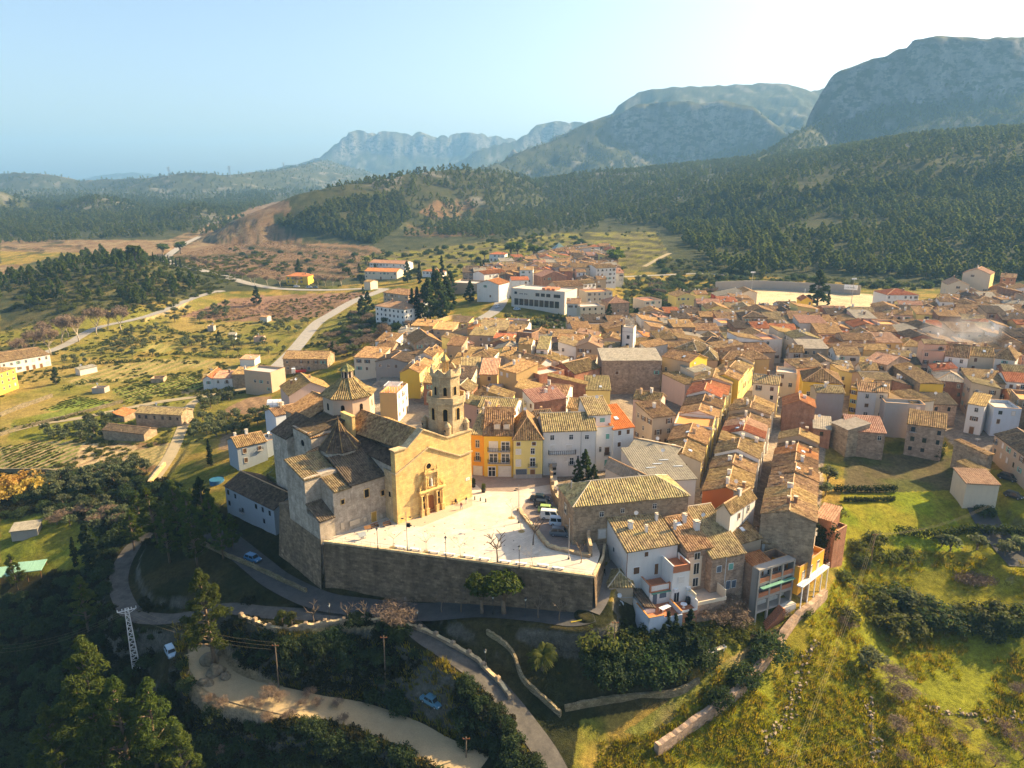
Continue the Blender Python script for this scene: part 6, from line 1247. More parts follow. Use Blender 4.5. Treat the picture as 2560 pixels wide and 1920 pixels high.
AREAS = [([(1000,860),(1100,830),(1330,850),(1560,870),(1560,960),(1500,1000),(1480,1060),(1180,1060),(1110,980),(1040,960)],R(-12),'behind the bell tower',1),
         ([(1420,830),(1700,800),(1900,850),(1960,920),(1760,960),(1640,900),(1500,910)],R(4),'behind the grey warehouse',2),
         ([(1700,785),(1850,760),(2120,800),(2330,830),(2300,930),(2120,930),(1960,900),(1850,850)],R(-6),'near the sports field',3),
         ([(2150,790),(2300,770),(2560,740),(2640,760),(2640,940),(2330,930),(2300,840)],R(-14),'at the far right',4),
         ([(2300,900),(2640,900),(2700,1080),(2480,1010),(2330,980)],R(-20),'beside the shady streets',5),
         ([(1930,890),(2160,900),(2280,960),(2330,1040),(2200,1010),(2060,980),(1960,960)],R(-8),'above the walled garden',6),
         ([(1620,1060),(1740,1010),(1760,1120),(1690,1230),(1600,1170)],R(20),'near the steep streets',7),([(2330,900),(2560,870),(2680,980),(2640,1100),(2500,1040),(2400,1010)],R(-20),'above the far right street',8),([(1150,700),(1290,670),(1420,650),(1545,660),(1550,722),(1480,728),(1300,718),(1180,715)],R(6),'on the school hill',3),([(900,880),(960,850),(1100,815),(1300,830),(1330,860),(1100,850),(1000,900),(940,930)],R(-12),'by the gully',9)]
PLOTS = []
for poly,ang,desc,sd in AREAS:
    for (p,e2,w2,d2) in infill(poly,ang,0,desc,0,wsz=(7.5,12) if sd in (3,4) else (6.5,10.5),dsz=(9,13) if sd in (3,4) else (8,12),seed=sd): PLOTS.append((p.length,p,e2,w2,d2,desc))
PLOTS.sort(key=lambda q: q[0])
N_THINGS = len([o for o in bpy.data.objects if o.get('category') and 'house' in o.name])
KEEP = 300 - N_THINGS
_seen = set(); REST = []
ORD = {}
for i_,(_,p,e2,w2,d2,desc) in enumerate(PLOTS):
    rs = random
    wa = rs.choice(PAL); ti = rs.choice(TIL); rf = rs.choices(['gx','gy','sb','sl','sr','flat','hip'],[5,3,3,1,2,1.4,.6])[0]; ze = rs.uniform(6.2,10.2)
    size = 'narrow' if w2 < 7.5 else 'broad'; ht = 'low' if ze < 7.4 else ('tall' if ze > 9.2 else 'medium')
    nc = rs.choice([0,1,1,2]); rt = 'flat terrace' if rf == 'flat' else TN[ti] + ' roof'
    if rf == 'flat': nc = 0
    ct = {0: 'no chimney',1: 'one chimney',2: 'two chimneys'}[nc]
    for f1 in (f'{size} {WN[wa]} house',f'{size} {ht} {WN[wa]} house',f'{size} old {WN[wa]} house',f'{ht} old {WN[wa]} house',f'{ht} weathered {WN[wa]} house',f'{size} weathered {WN[wa]} house',f'{size} {ht} plastered {WN[wa]} house'):
        lb = f'{f1} with {rt} and {ct} {desc}'
        if lb not in _seen: break
    _seen.add(lb)
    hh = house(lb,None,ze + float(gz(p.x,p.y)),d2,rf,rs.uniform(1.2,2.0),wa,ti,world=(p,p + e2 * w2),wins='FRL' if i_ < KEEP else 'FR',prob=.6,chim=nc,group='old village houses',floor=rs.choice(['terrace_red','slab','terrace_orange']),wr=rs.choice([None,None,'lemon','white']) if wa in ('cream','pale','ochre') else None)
    if i_ >= KEEP: REST.append(hh['o'])
def kids(o): return [c for c in o.children] + [g for c in o.children for g in c.children]
def join_stuff(name,roots):
    V,F,MI,mats = [],[],[],[]
    bpy.context.view_layer.update(); n = 0
    for r_ in roots:
        ks = kids(r_)
        for o in ks:
            me = o.data; M = o.matrix_world
            ix = []
            for m in me.materials:
                if m not in mats: mats.append(m)
                ix.append(mats.index(m))
            for v in me.vertices: V.append(tuple(M @ v.co))
            for p in me.polygons: F.append(tuple(n + k for k in p.vertices)); MI.append(ix[p.material_index])
            n += len(me.vertices)
        for o in ks + [r_]: bpy.data.objects.remove(o)
    me = bpy.data.meshes.new(name); me.from_pydata(V,[],F)
    for m in mats: me.materials.append(m)
    me.polygons.foreach_set('material_index',MI); me.update()
    return tag(link(name,me),kind='stuff')
if REST: join_stuff('distant_houses',REST)
print('plots',len(PLOTS),'named',N_THINGS,'joined',len(REST))
# VEGETATION
def leafmat(name,c1,c2,c3,trans=.45):
    t = NT(name); geo = t.new('NewGeometry'); oi = t.new('ObjectInfo'); n = t.noise(.9,3,.6,t.tc.outputs['Object']); n2 = t.noise(.05,3,.6,geo.outputs['Position'])
    col = t.ramp(n,[(.3,c1),(.55,c2),(.8,c3)]); col = t.mix(.35,col,t.ramp(n2,[(.3,.3),(.7,.72)]),'OVERLAY'); col = t.vary(col,.75,1.2,.015)
    t.out(col,.75,.15); tr = t.new('BsdfTranslucent'); ms = t.new('MixShader'); h = t.new('HueSaturation'); h.inputs['Value'].default_value = 1.5; h.inputs['Saturation'].default_value = 1.15; t.l.new(col,h.inputs['Color']); t.l.new(h.outputs[0],tr.inputs[0])
    ms.inputs[0].default_value = trans; t.l.new(t.b.outputs[0],ms.inputs[1]); t.l.new(tr.outputs[0],ms.inputs[2]); t.l.new(ms.outputs[0],t.n['Material Output'].inputs['Surface'])
    MATS[name] = t.mat; return t.mat
leafmat('needle',(0.039,0.060,0.013),(0.078,0.105,0.019),(0.150,0.158,0.027)); leafmat('needle_dark',(0.027,0.043,0.016),(0.046,0.068,0.024),(0.074,0.097,0.030)); leafmat('olive',(0.074,0.089,0.041),(0.115,0.128,0.061),(0.182,0.196,0.095)); leafmat('bush',(0.049,0.064,0.017),(0.087,0.096,0.023),(0.167,0.152,0.035))
leafmat('cypress',(.012,.022,.009),(.022,.034,.012),(.04,.052,.016)); leafmat('drygrass',(.15,.125,.026),(.24,.19,.038),(.34,.27,.06)); leafmat('greengrass',(.10,.11,.010),(.17,.165,.014),(.24,.215,.022)); leafmat('palm',(.05,.075,.014),(.10,.12,.02),(.19,.18,.03)); leafmat('reed',(.30,.20,.05),(.42,.29,.07),(.5,.36,.1)); leafmat('topiary',(.05,.065,.012),(.09,.10,.018),(.15,.14,.025))
leafmat('farpine',(.060,.082,.026),(.105,.125,.036),(.20,.20,.05),.45); leafmat('ivy',(.02,.032,.008),(.035,.05,.012),(.06,.07,.016))
leafmat('scrub',(.014,.017,.006),(.026,.026,.008),(.055,.046,.013)); flat('bark',(.16,.115,.075),var=.3); flat('bark_pale',(.36,.30,.22),var=.3); flat('twig',(.19,.13,.085),var=.3); flat('twig_pale',(.42,.34,.24),var=.25); flat('twig_red',(.17,.105,.07),var=.25)  # scrub leaves darkened to deepen the shade on the lower left bank
def leaves(rs,cl,per,size,up=.35,flatq=1.0):
    """quads of leaf clumps: cl = (x, y, z, rx, rz)"""
    cl = np.array(cl,float); n = len(cl) * per; c = np.repeat(cl,per,0)
    d = rs.normal(size=(n,3)); d /= np.linalg.norm(d,axis=1)[:,None]; r = rs.random(n) ** .4
    p = c[:,:3] + d * r[:,None] * np.stack([c[:,3],c[:,3],c[:,4]],1)
    nn = d * .8 + rs.normal(size=(n,3)) * .55 + np.array([0,0,up]); nn /= np.linalg.norm(nn,axis=1)[:,None]
    a = np.cross(nn,rs.normal(size=(n,3))); a /= np.linalg.norm(a,axis=1)[:,None]; b = np.cross(nn,a)
    s = size * (.6 + .8 * rs.random(n))[:,None]
    v = np.stack([p - a * s,p - b * s * .55 * flatq + nn * s * .15,p + a * s,p + b * s * .55 * flatq + nn * s * .15],1).reshape(-1,3)
    return v
def mesh_np(name,v,mat,extra=None):
    me = bpy.data.meshes.new(name); n = len(v) // 4; V = v; F = np.arange(len(v)).reshape(-1,4); mi = np.zeros(n,int)
    me.from_pydata(V.tolist(),[],F.tolist()); me.materials.append(mat); me.update(); return me
def trunk_mesh(name,paths,mat,n=6):
    mb = MB()
    for pts,rad in paths: mb.tube(pts,rad,n)
    return mb.mesh(name,mat,True)
def pine_parts(seed,H,W_,nc,per,leaf,mat='needle',conic=.5,lift=.28,flat=1.0,tight=1.0):
    rs = np.random.default_rng(seed); cl = []; paths = []; lean = rs.normal(size=2) * .03 * H
    for i in range(nc):
        t = (i + .5) / nc; z = H * (lift + (1 - lift) * t * .94); w = W_ * ((1 - t) ** conic) * (.45 + .55 * min(1,t * 5)); a = rs.random() * 6.28; r = w * (.35 + .65 * rs.random() ** .6)
        cr = W_ * (.30 - .14 * t) * (.8 + .5 * rs.random()) * tight; cl.append((r * math.cos(a) + lean[0] * t,r * math.sin(a) + lean[1] * t,z,cr,cr * .62))
        if i % 2 == 0: paths.append(([(lean[0] * t * .8,lean[1] * t * .8,z - H * .07),(r * math.cos(a) * .9 + lean[0] * t,r * math.sin(a) * .9 + lean[1] * t,z)],[H * .007,H * .003]))
    cl.append((lean[0],lean[1],H * .96,W_ * .12,W_ * .16))
    paths.append(([(0,0,-1),(lean[0] * .3,lean[1] * .3,H * .35),(lean[0] * .7,lean[1] * .7,H * .7),(lean[0],lean[1],H * .95)],[H * .02,H * .016,H * .010,H * .003]))
    return mesh_np('crown',leaves(rs,cl,per,leaf,flatq=flat),MATS[mat]),trunk_mesh('trunk',paths,MATS['bark'])
def round_parts(seed,H,W_,nc,per,leaf,mat='olive',lift=.35,bark='bark',flatz=.75):
    rs = np.random.default_rng(seed); cl = []; paths = []
    for i in range(nc):
        d = rs.normal(size=3); d /= np.linalg.norm(d); d[2] = abs(d[2]) * .9 - .15; r = (.5 + .5 * rs.random())
        c = np.array([d[0] * W_ * r * .75,d[1] * W_ * r * .75,H * lift + (H * (1 - lift)) * (.35 + .55 * d[2] * r)]); cr = W_ * (.28 + .16 * rs.random()); cl.append((*c,cr,cr * flatz))
        if i % 3 == 0: paths.append(([(0,0,H * lift * .7),tuple(c * np.array([.5,.5,.85])),tuple(c)],[H * .025,H * .014,H * .006]))
    paths.append(([(0,0,-.6),(rs.normal() * .03 * H,rs.normal() * .03 * H,H * lift * .75)],[H * .05,H * .035])); return mesh_np('crown',leaves(rs,cl,per,leaf),MATS[mat]),trunk_mesh('trunk',paths,MATS[bark])
def bare_parts(seed,H,spread,depth=4,mat='twig',r0=.03,trunk=.3,nsub=4,up=.55,n=4,twigs=0,stub=False,bark=None,dec=.52,fuzz=0,twig=None):
    rs = random.Random(seed); br = []; tk = []; tips = []
    def grow(p,d,L,r,k):
        q = p + d * L * .5 + Vector((rs.uniform(-1,1),rs.uniform(-1,1),rs.uniform(-.3,.6))) * L * .08; e = p + d * L + Vector((rs.uniform(-1,1),rs.uniform(-1,1),rs.uniform(-.3,.6))) * L * .12
        (tk if k == depth else br).append(([p,q,e],[r,r * .8,r * .58]))
        if k <= 0: tips.append(e); return
        for i in range(nsub if k > 1 else nsub + twigs):
            a = 6.283 * (i + rs.random() * .8) / nsub; o = Vector((math.cos(a),math.sin(a),0)); dd = (d * up + o * spread * (.7 + .5 * rs.random()) + Vector((0,0,.25))).normalized()
            grow(e if not (k < depth and rs.random() < .35) else q,dd,L * (.62 + .16 * rs.random()) * (1.25 if k == depth else 1),r * (dec if not stub else .62),k - 1)
    grow(Vector((0,0,-.3)),Vector((0,0,1)),H * trunk,H * r0,depth)
    mb = MB()
    for pts,rad in br: mb.tube(pts,rad,3 if not stub else 5)
    if fuzz:
        v = leaves(np.random.default_rng(seed),[(e.x,e.y,e.z,H * .07,H * .07) for e in tips[::max(1,len(tips) // 160)]],fuzz,H * .045,up=.0,flatq=.16); n0 = len(mb.v); mb.v += [tuple(q) for q in v]
        for i in range(len(v) // 4): mb.f.append(tuple(n0 + 4 * i + j for j in range(4))); mb.m.append(1)
    return mb.mesh('branches',[MATS[mat],MATS[twig or mat]]),trunk_mesh('trunk',tk,MATS[bark or mat],6)
def cyp_parts(seed,H,W_,n=30,per=26,mat='cypress'):
    rs = np.random.default_rng(seed); cl = []
    for i in range(n):
        t = (i + .5) / n; w = W_ * (math.sin(math.pi * min(1,.12 + t * .9)) ** .6) * (1 - .45 * t); a = rs.random() * 6.28; cl.append((w * .5 * math.cos(a),w * .5 * math.sin(a),H * (.03 + .95 * t),w * .62,H / n * 1.5))
    return mesh_np('crown',leaves(rs,cl,per,H * .035,up=.9),MATS[mat]),trunk_mesh('trunk',[([(0,0,-1),(0,0,H * .5)],[H * .018,H * .01])],MATS['bark'])
def bush_mesh(seed,W_,H,nc,per,leaf,mat):
    rs = np.random.default_rng(seed); cl = []
    for i in range(nc):
        a = rs.random() * 6.28; r = W_ * rs.random() ** .5; cr = W_ * (.3 + .2 * rs.random()); cl.append((r * math.cos(a),r * math.sin(a),H * (.25 + .5 * rs.random() * (1 - r / W_ * .6)),cr,H * .34))
    return mesh_np('crown',leaves(rs,cl,per,leaf),MATS[mat])
def tuft_mesh(seed,n,H,mat,W_=.5):
    rs = np.random.default_rng(seed); v = []
    for i in range(n):
        a,b = rs.random() * 6.28,rs.random() * 6.28; o = np.array([math.cos(a),math.sin(a),0]) * W_ * rs.random(); s = np.array([math.cos(b),math.sin(b),0]); t = np.array([math.cos(a),math.sin(a),0]) * .35 * H; h = H * (.5 + .6 * rs.random())
        v += [o - s * .09,o + s * .09,o + t + np.array([0,0,h]) + s * .03,o + t + np.array([0,0,h]) - s * .03]
    return mesh_np('tuft',np.array(v),MATS[mat])
KINDS = {}
KINDS['pine'] = [pine_parts(s,10,3.2,34,46,.42,conic=.55) for s in (1,2,3,4)]
KINDS['bigpine'] = [pine_parts(s,20,5.0,84,84,.36,conic=.62,lift=.24,flat=.45,tight=.72) for s in (11,12,13)]
KINDS['hillpine'] = [pine_parts(s,9,3.3,13,20,.80,mat='farpine',conic=.5,lift=.2) for s in (21,22,23,24)]
KINDS['umbrella'] = [round_parts(s,9.5,4.0,34,70,.34,'needle',.42,'bark',.55) for s in (31,32)]
KINDS['roundpine'] = [round_parts(s,10,4.5,18,26,.75,'needle',.35,'bark',.6) for s in (33,34)]
KINDS['darkconifer'] = [pine_parts(s,12,3.0,44,46,.40,mat='needle_dark',conic=.6,lift=.08) for s in (41,42)]
KINDS['olive'] = [round_parts(s,4,2.1,13,20,.34,'olive',.25) for s in (51,52,53)]
KINDS['bush'] = [(bush_mesh(s,1.6,2.0,14,34,.20,'bush'),None) for s in (61,62,63)]
KINDS['darkbush'] = [(bush_mesh(s,2.2,3.2,22,60,.22,'needle_dark'),None) for s in (64,65)]
KINDS['cypress'] = [cyp_parts(s,10,1.25) for s in (71,72)]
KINDS['bigbare'] = [bare_parts(s,17,.62,5,'twig_pale',.024,.26,3,.75,twigs=3,bark='bark_pale',dec=.62,fuzz=16,twig='twig') for s in (81,82,83)]
KINDS['brownbare'] = [bare_parts(s,5.5,.9,4,'twig',.02,.22,4,.4,twigs=2,fuzz=8) for s in (84,85)]
KINDS['orchard'] = [bare_parts(s,3.6,.95,3,'twig_red',.03,.28,4,.4,twigs=2,fuzz=7) for s in (86,87)]
KINDS['pollard'] = [bare_parts(s,4.6,1.0,2,'bark',.045,.48,4,.55,stub=True) for s in (91,92,93)]
KINDS['young'] = [bare_parts(s,4.6,.85,2,'twig_pale',.014,.5,5,.55) for s in (94,95)]
def tree(kind,p,h,name,label=None,cat='tree',group=None,v=None,wide=1.0,h0=None):
    H0 = {'pine': 10,'bigpine': 20,'hillpine': 9,'umbrella': 9.5,'roundpine': 10,'darkconifer': 12,'olive': 4,'bush': 2,'darkbush': 3.2,'cypress': 10,'bigbare': 17,'brownbare': 5.5,'orchard': 3.6,'pollard': 4.6,'young': 4.6}[kind]
    K = KINDS[kind]; c,t_ = K[(random.randrange(len(K)) if v is None else v) % len(K)]; s = h / H0
    o = thing(name,p,random.random() * 6.28,label,cat,group); o.scale = (s * wide,s * wide,s)
    link('foliage' if kind in ('bush','darkbush') else ('crown' if kind not in ('bigbare','brownbare','orchard','pollard','young') else 'branches'),c,o)
    if t_: link('trunk',t_,o)
    return o
def T_(kind,k,x,y,h,name,label,**kw): return tree(kind,hit(*zp(k,x,y)),h,name,label,**kw)
def scatter(poly,n,seed,mind=0,k='0'):
    """n points on the ground inside a photo polygon, even in the place (not in the picture)"""
    rs = np.random.default_rng(seed); P = [zp(k,*q) for q in poly]; W_ = [hit(*q) for q in P]
    x0,x1 = min(p.x for p in W_),max(p.x for p in W_); y0,y1 = min(p.y for p in W_),max(p.y for p in W_); out = []; tries = 0
    while len(out) < n and tries < 60:
        tries += 1; X = rs.uniform(x0,x1,4 * n); Y = rs.uniform(y0,y1,4 * n); Z = gz(X,Y); px,py = Pn(X,Y,Z); m = inpoly(px,py,P)
        for a in np.stack([X[m],Y[m],Z[m]],1):
            if len(out) >= n: break
            if mind and any(abs(a[0] - b[0]) < mind and abs(a[1] - b[1]) < mind and math.hypot(a[0] - b[0],a[1] - b[1]) < mind for b in out[-400:]): continue
            out.append(a)
    return out
def off_road(p,pad=1.0):
    for nm,C,w,mt in ROADS:
        A = RA[id(C)]
        if np.min(np.hypot(A[:,0] - p[0],A[:,1] - p[1])) < w / 2 + pad: return False
    return True
RA = {id(C): np.array([tuple(a.lerp(b,f)) for a,b in zip(C[:-1],C[1:]) for f in (0,.34,.67)]) for _,C,_,_ in ROADS}
def off_house(p,pad=1.0):
    q = Vector((p[0],p[1]))
    for (a,f,m,w,d) in FOOT:
        r_ = q - a
        if -pad < r_.dot(f) < w + pad and -pad < r_.dot(m) < d + pad: return False
    return True
# single trees near the village
T_('bigpine','8',1090,1150,21,'pine_tree','tall sunlit pine with a bare lower trunk on the rock beside the dirt yard',v=0)
for i,(x,y,h,lb) in enumerate([(520,1760,30,'large dark pine at the lower left behind the lattice pylon'),(680,1790,24,'bushy pine right of the lattice pylon foot'),(800,1700,21,'broad pine nearest to the dirt yard at the bottom'),(560,1900,24,'pine at the bottom left with a pale blossom twig beside it'),(940,1830,15,'lowest pine at the bottom edge next to the dry slope'),(330,1850,20,'shaded pine at the bottom left corner slope'),(450,980,14,'sunlit rounded pine beside the winding road in the valley'),(90,760,10,'pine beside the green roofed shelter')]): T_('bigpine','8',x,y,h,'pine_tree',lb,v=i)
for i,(x,y,h) in enumerate([(800,520,15),(900,480,14),(980,560,15),(1080,520,13),(720,470,12),(1130,600,11),(860,620,13),(680,560,11),(1000,640,12),(1180,560,9)]): T_('bigpine','8',x,y,h,'pine_tree','dark bushy pine of the grove on the slope left of the church',group='pines of the grove left of the church')
T_('darkconifer','8',1040,440,13,'conifer','pointed fir standing above the grove by the blue pool')
T_('cypress','8',465,660,13,'cypress','dark slender cypress above the winding valley road',v=0,wide=1.5)
T_('cypress','8',1065,130,8,'cypress','twin cypress at the orchard wall',wide=1.1)
T_('cypress','8',385,640,8,'cypress','small cypress left of the tall one in the valley')
T_('umbrella','3',1300,858,9.0,'pine_tree','left of two round crowned pines in front of the great wall',v=0,wide=.85); T_('umbrella','3',1442,862,9.6,'pine_tree','wider right one of two round crowned pines before the great wall',v=1,wide=1.08)
for x,y,h,lb in ((1010,850,8.5,'dark conifer standing against the white house'),(950,862,6.5,'small dark conifer left of the one at the white house'),(1065,868,5.5,'low dark conifer right of the one at the white house')):
    tree('darkconifer',Vector((*G(*zp('2',x,y)).to_2d(),-.1)),h,'conifer',lb)
T_('brownbare','3',755,965,8.5,'bare_tree','big leafless brown tree where the two roads meet',v=0,wide=1.25)
pl = [(215,925),(435,918),(552,918),(1040,852),(1165,852),(1660,888),(1797,908)]
for i,q in enumerate(pl): T_('pollard','3',*q,4.4,'pollarded_tree',['first','second','third','fourth','fifth','sixth','seventh'][i] + ' pollarded tree from the left along the road below the wall',group='pollarded trees along the lower road',v=i,wide=.62)
def TP(kind,k,x,y,h,*a,**kw): return tree(kind,Vector((*G(*zp(k,x,y)).to_2d(),0.0)),h,*a,**kw)
TP('pollard','P',1140,1080,6.0,'pollarded_tree','thick pollarded tree by the low wall beside the parked cars',v=0,wide=.62); TP('pollard','P',615,1340,6.2,'pollarded_tree','twisted pollarded tree standing among the benches on the square',v=1,wide=.66); TP('pollard','P',1850,1345,5.2,'pollarded_tree','knobbly pollarded tree in the right corner of the square',v=2,wide=.5)
for i,(k,x,y,lb) in enumerate([('3',725,435,'young bare tree nearest the church sacristy'),('3',940,465,'young bare tree second from the church along the benches'),('P',70,1265,'young bare tree between benches left of the twisted tree'),('P',1128,1408,'young bare tree in the shade between benches'),('P',820,680,'young bare tree near the start of the low wall'),('P',970,880,'young bare tree beside the low wall behind the thick one')]):
    TP('young',k,x,y,4.2,'young_tree',lb,group='young trees on the square')
    m = MB(); m.frustum((0,0),.7,.7,.012,.016,14); c_ = G(*zp(k,x,y)); tag(m.build('tree_pit',flat('pit',(.30,.22,.08)),loc=(c_.x,c_.y,0)),kind='structure')
for i,(x,y,h) in enumerate([(78,950,3.0),(15,930,2.6)]):
    o = thing('topiary_tree',hit(*zp('3',x,y)),0,['clipped tree with three leafy balls on the road terrace','clipped ball tree left of the three ball one'][i],'tree'); m = MB(); m.tube([(0,0,-.2),(.1,0,h * .7)],.12,6); m.build('trunk',MATS['bark'],o)
    for j,(dx,dz,r) in enumerate([(.1,h * .85,.95),(-.9,h * .45,.55),(-.7,h * .2,.5)]): link('crown',mesh_np('ball',leaves(np.random.default_rng(j),[(dx,0,dz,r,r * .85)],260,.2),MATS['topiary']),o)
po_ = thing('palm_tree',hit(*zp('3',1690,1215)),0,'short palm tree with arching fronds in the shaded garden','tree'); m = MB(); m.tube([(0,0,-.5),(.1,0,2.6)],[.42,.36],8); m.build('trunk',MATS['bark'],po_)
fr = []
rs_ = random.Random(4)
for i in range(34):
    a = i * 2.4; el = rs_.uniform(.1,1.25); L = rs_.uniform(2.8,3.8); pv = None
    for k in range(8):
        t = k / 8; r_ = L * t * math.cos(el * (1 - .3 * t)); z = 2.6 + L * t * math.sin(el) - 1.9 * t * t; p = np.array([r_ * math.cos(a),r_ * math.sin(a),z])
        if pv is not None:
            tgt = p - pv; side = np.array([-math.sin(a),math.cos(a),0]); ln = .75 * math.sin(math.pi * min(1,.15 + t * .85)) + .1
            for s in (-1,1):
                for f in (0,.5): q = pv + tgt * f; fr += [q,q + tgt * .4,q + tgt * 1.0 + side * s * ln + np.array([0,0,-.28]),q + tgt * .7 + side * s * ln + np.array([0,0,-.28])]
        pv = p
link('fronds',mesh_np('fronds',np.array(fr),MATS['palm']),po_)
for i,(x,y,h) in enumerate([(670,725,17),(535,745,17),(437,785,18),(345,790,15),(280,855,17),(190,860,15),(250,800,14),(120,880,13),(600,720,13),(380,760,14)]): T_('bigbare','7',x,y,h,'plane_tree','tall leafless plane tree of the pale avenue at the foot of the wooded hill',group='plane trees on the left road',wide=1.0)
for i,(x,y,h) in enumerate([(830,790,15),(760,760,13),(690,700,9),(850,760,12)]): T_('bigbare','G',x,y,h,'poplar_tree',['tallest pale leafless poplar behind the lane houses','pale leafless poplar left of the tallest','short leafless poplar at the garden edge','slender leafless poplar right behind the tallest'][i],wide=.6)
for i,q in enumerate(scatter([(60,300),(500,280),(640,430),(640,850),(520,1100),(300,1080),(60,880)],26,5,3,'G')):
    if off_house(q): tree('brownbare',q,random.uniform(4.5,7),'bare_tree','leafless brown tree in the thicket between the road and the lane houses',group='thicket trees behind the lane')
for q in scatter([(20,450),(330,360),(560,300),(850,350),(1010,420),(1150,490),(1190,530),(1040,560),(820,640),(740,650),(500,560),(300,560),(60,640),(0,680),(0,470)],185,6,4.2,'7'):
    if off_road(q,3): tree('pine',q,random.uniform(7,12),'pine_tree','green pine of the wood covering the small hill on the left',group='pines on the small left hill')
for q in scatter([(960,620),(1200,590),(1320,560),(1330,640),(1100,680),(960,690)],16,7,5,'7'): tree('olive',q,random.uniform(4,6),'olive_tree','grey green tree in the thicket below the yellow rock cut',group='trees below the rock cut')
OG = [([(560,790),(850,770),(870,800),(800,835),(570,825)],22),([(555,840),(860,840),(850,868),(560,865)],12),([(1000,770),(1450,760),(1480,800),(1440,860),(990,850)],52),([(1440,690),(1620,650),(1610,700),(1480,760),(1420,760)],24),([(1580,700),(1780,650),(1700,740),(1600,750)],14),([(340,880),(500,870),(520,900),(340,930)],10),([(640,740),(900,700),(920,740),(680,770)],16),
      ([(230,1290),(660,1190),(660,1250),(540,1340),(240,1320)],36),([(1050,1230),(1480,1170),(1520,1230),(1330,1300),(1040,1320)],52),([(1100,1120),(1310,1060),(1290,1110),(1140,1180)],16),([(1480,810),(1600,800),(1590,850),(1480,855)],8)]
OGN = ['in the upper left grove above the meadow','in the low hedge row of the middle meadow','in the broad middle grove','in the grove beside the orchard','beside the rising road','near the industrial building','under the rock cut','below the left garden path','in the grove beside the church path','by the bare garden plots','next to the barn road']
for (poly,n),gname in zip(OG,OGN):
    for q in scatter(poly,int(n * .72),n,3.2,'7'):
        if off_road(q,1) and off_house(q): tree('olive',q,random.uniform(3,4.6),'olive_tree','silvery olive tree ' + gname,group='olive trees ' + gname)
for poly,n in [([(170,210),(700,110),(760,150),(660,230),(400,270),(170,300)],38),([(250,330),(600,290),(650,440),(420,480),(250,420)],16)]:
    for q in scatter(poly,n,n,3,'8'):
        if off_road(q,1) and off_house(q): tree('olive',q,random.uniform(3,4.6),'olive_tree','olive tree in the grove below the garden plots',group='olive trees below the garden plots')
for q in scatter([(1000,650),(1230,580),(2040,515),(1950,560),(1640,640),(1240,670)],150,8,3.5,'7'):
    if off_road(q,2): tree('orchard',q,random.uniform(2.6,3.8),'fruit_tree','leafless reddish fruit tree in the brown orchard beyond the groves',group='orchard trees')
for q in scatter([(420,640),(700,600),(1000,640),(960,690),(560,640)],0,9): pass
for i,(x,y) in enumerate([(1080,365),(1110,370),(1145,385),(1180,390),(1270,430),(1300,440),(1340,450),(1390,460),(1410,470),(1480,475),(1550,480),(1640,480),(1760,480),(1800,480),(1840,480),(1890,480)]): T_('bigbare','7',x,y,random.uniform(7,10),'roadside_tree','leafless tree lining the pale valley road',group='trees along the valley road')
for i,(x,y) in enumerate([(850,350),(878,350),(890,355),(915,360),(935,365),(955,368),(975,372),(1000,375)]): T_('cypress','7',x,y,random.uniform(7,10),'cypress','slim cypress in the row beside the far pale road',group='cypresses beside the far road')
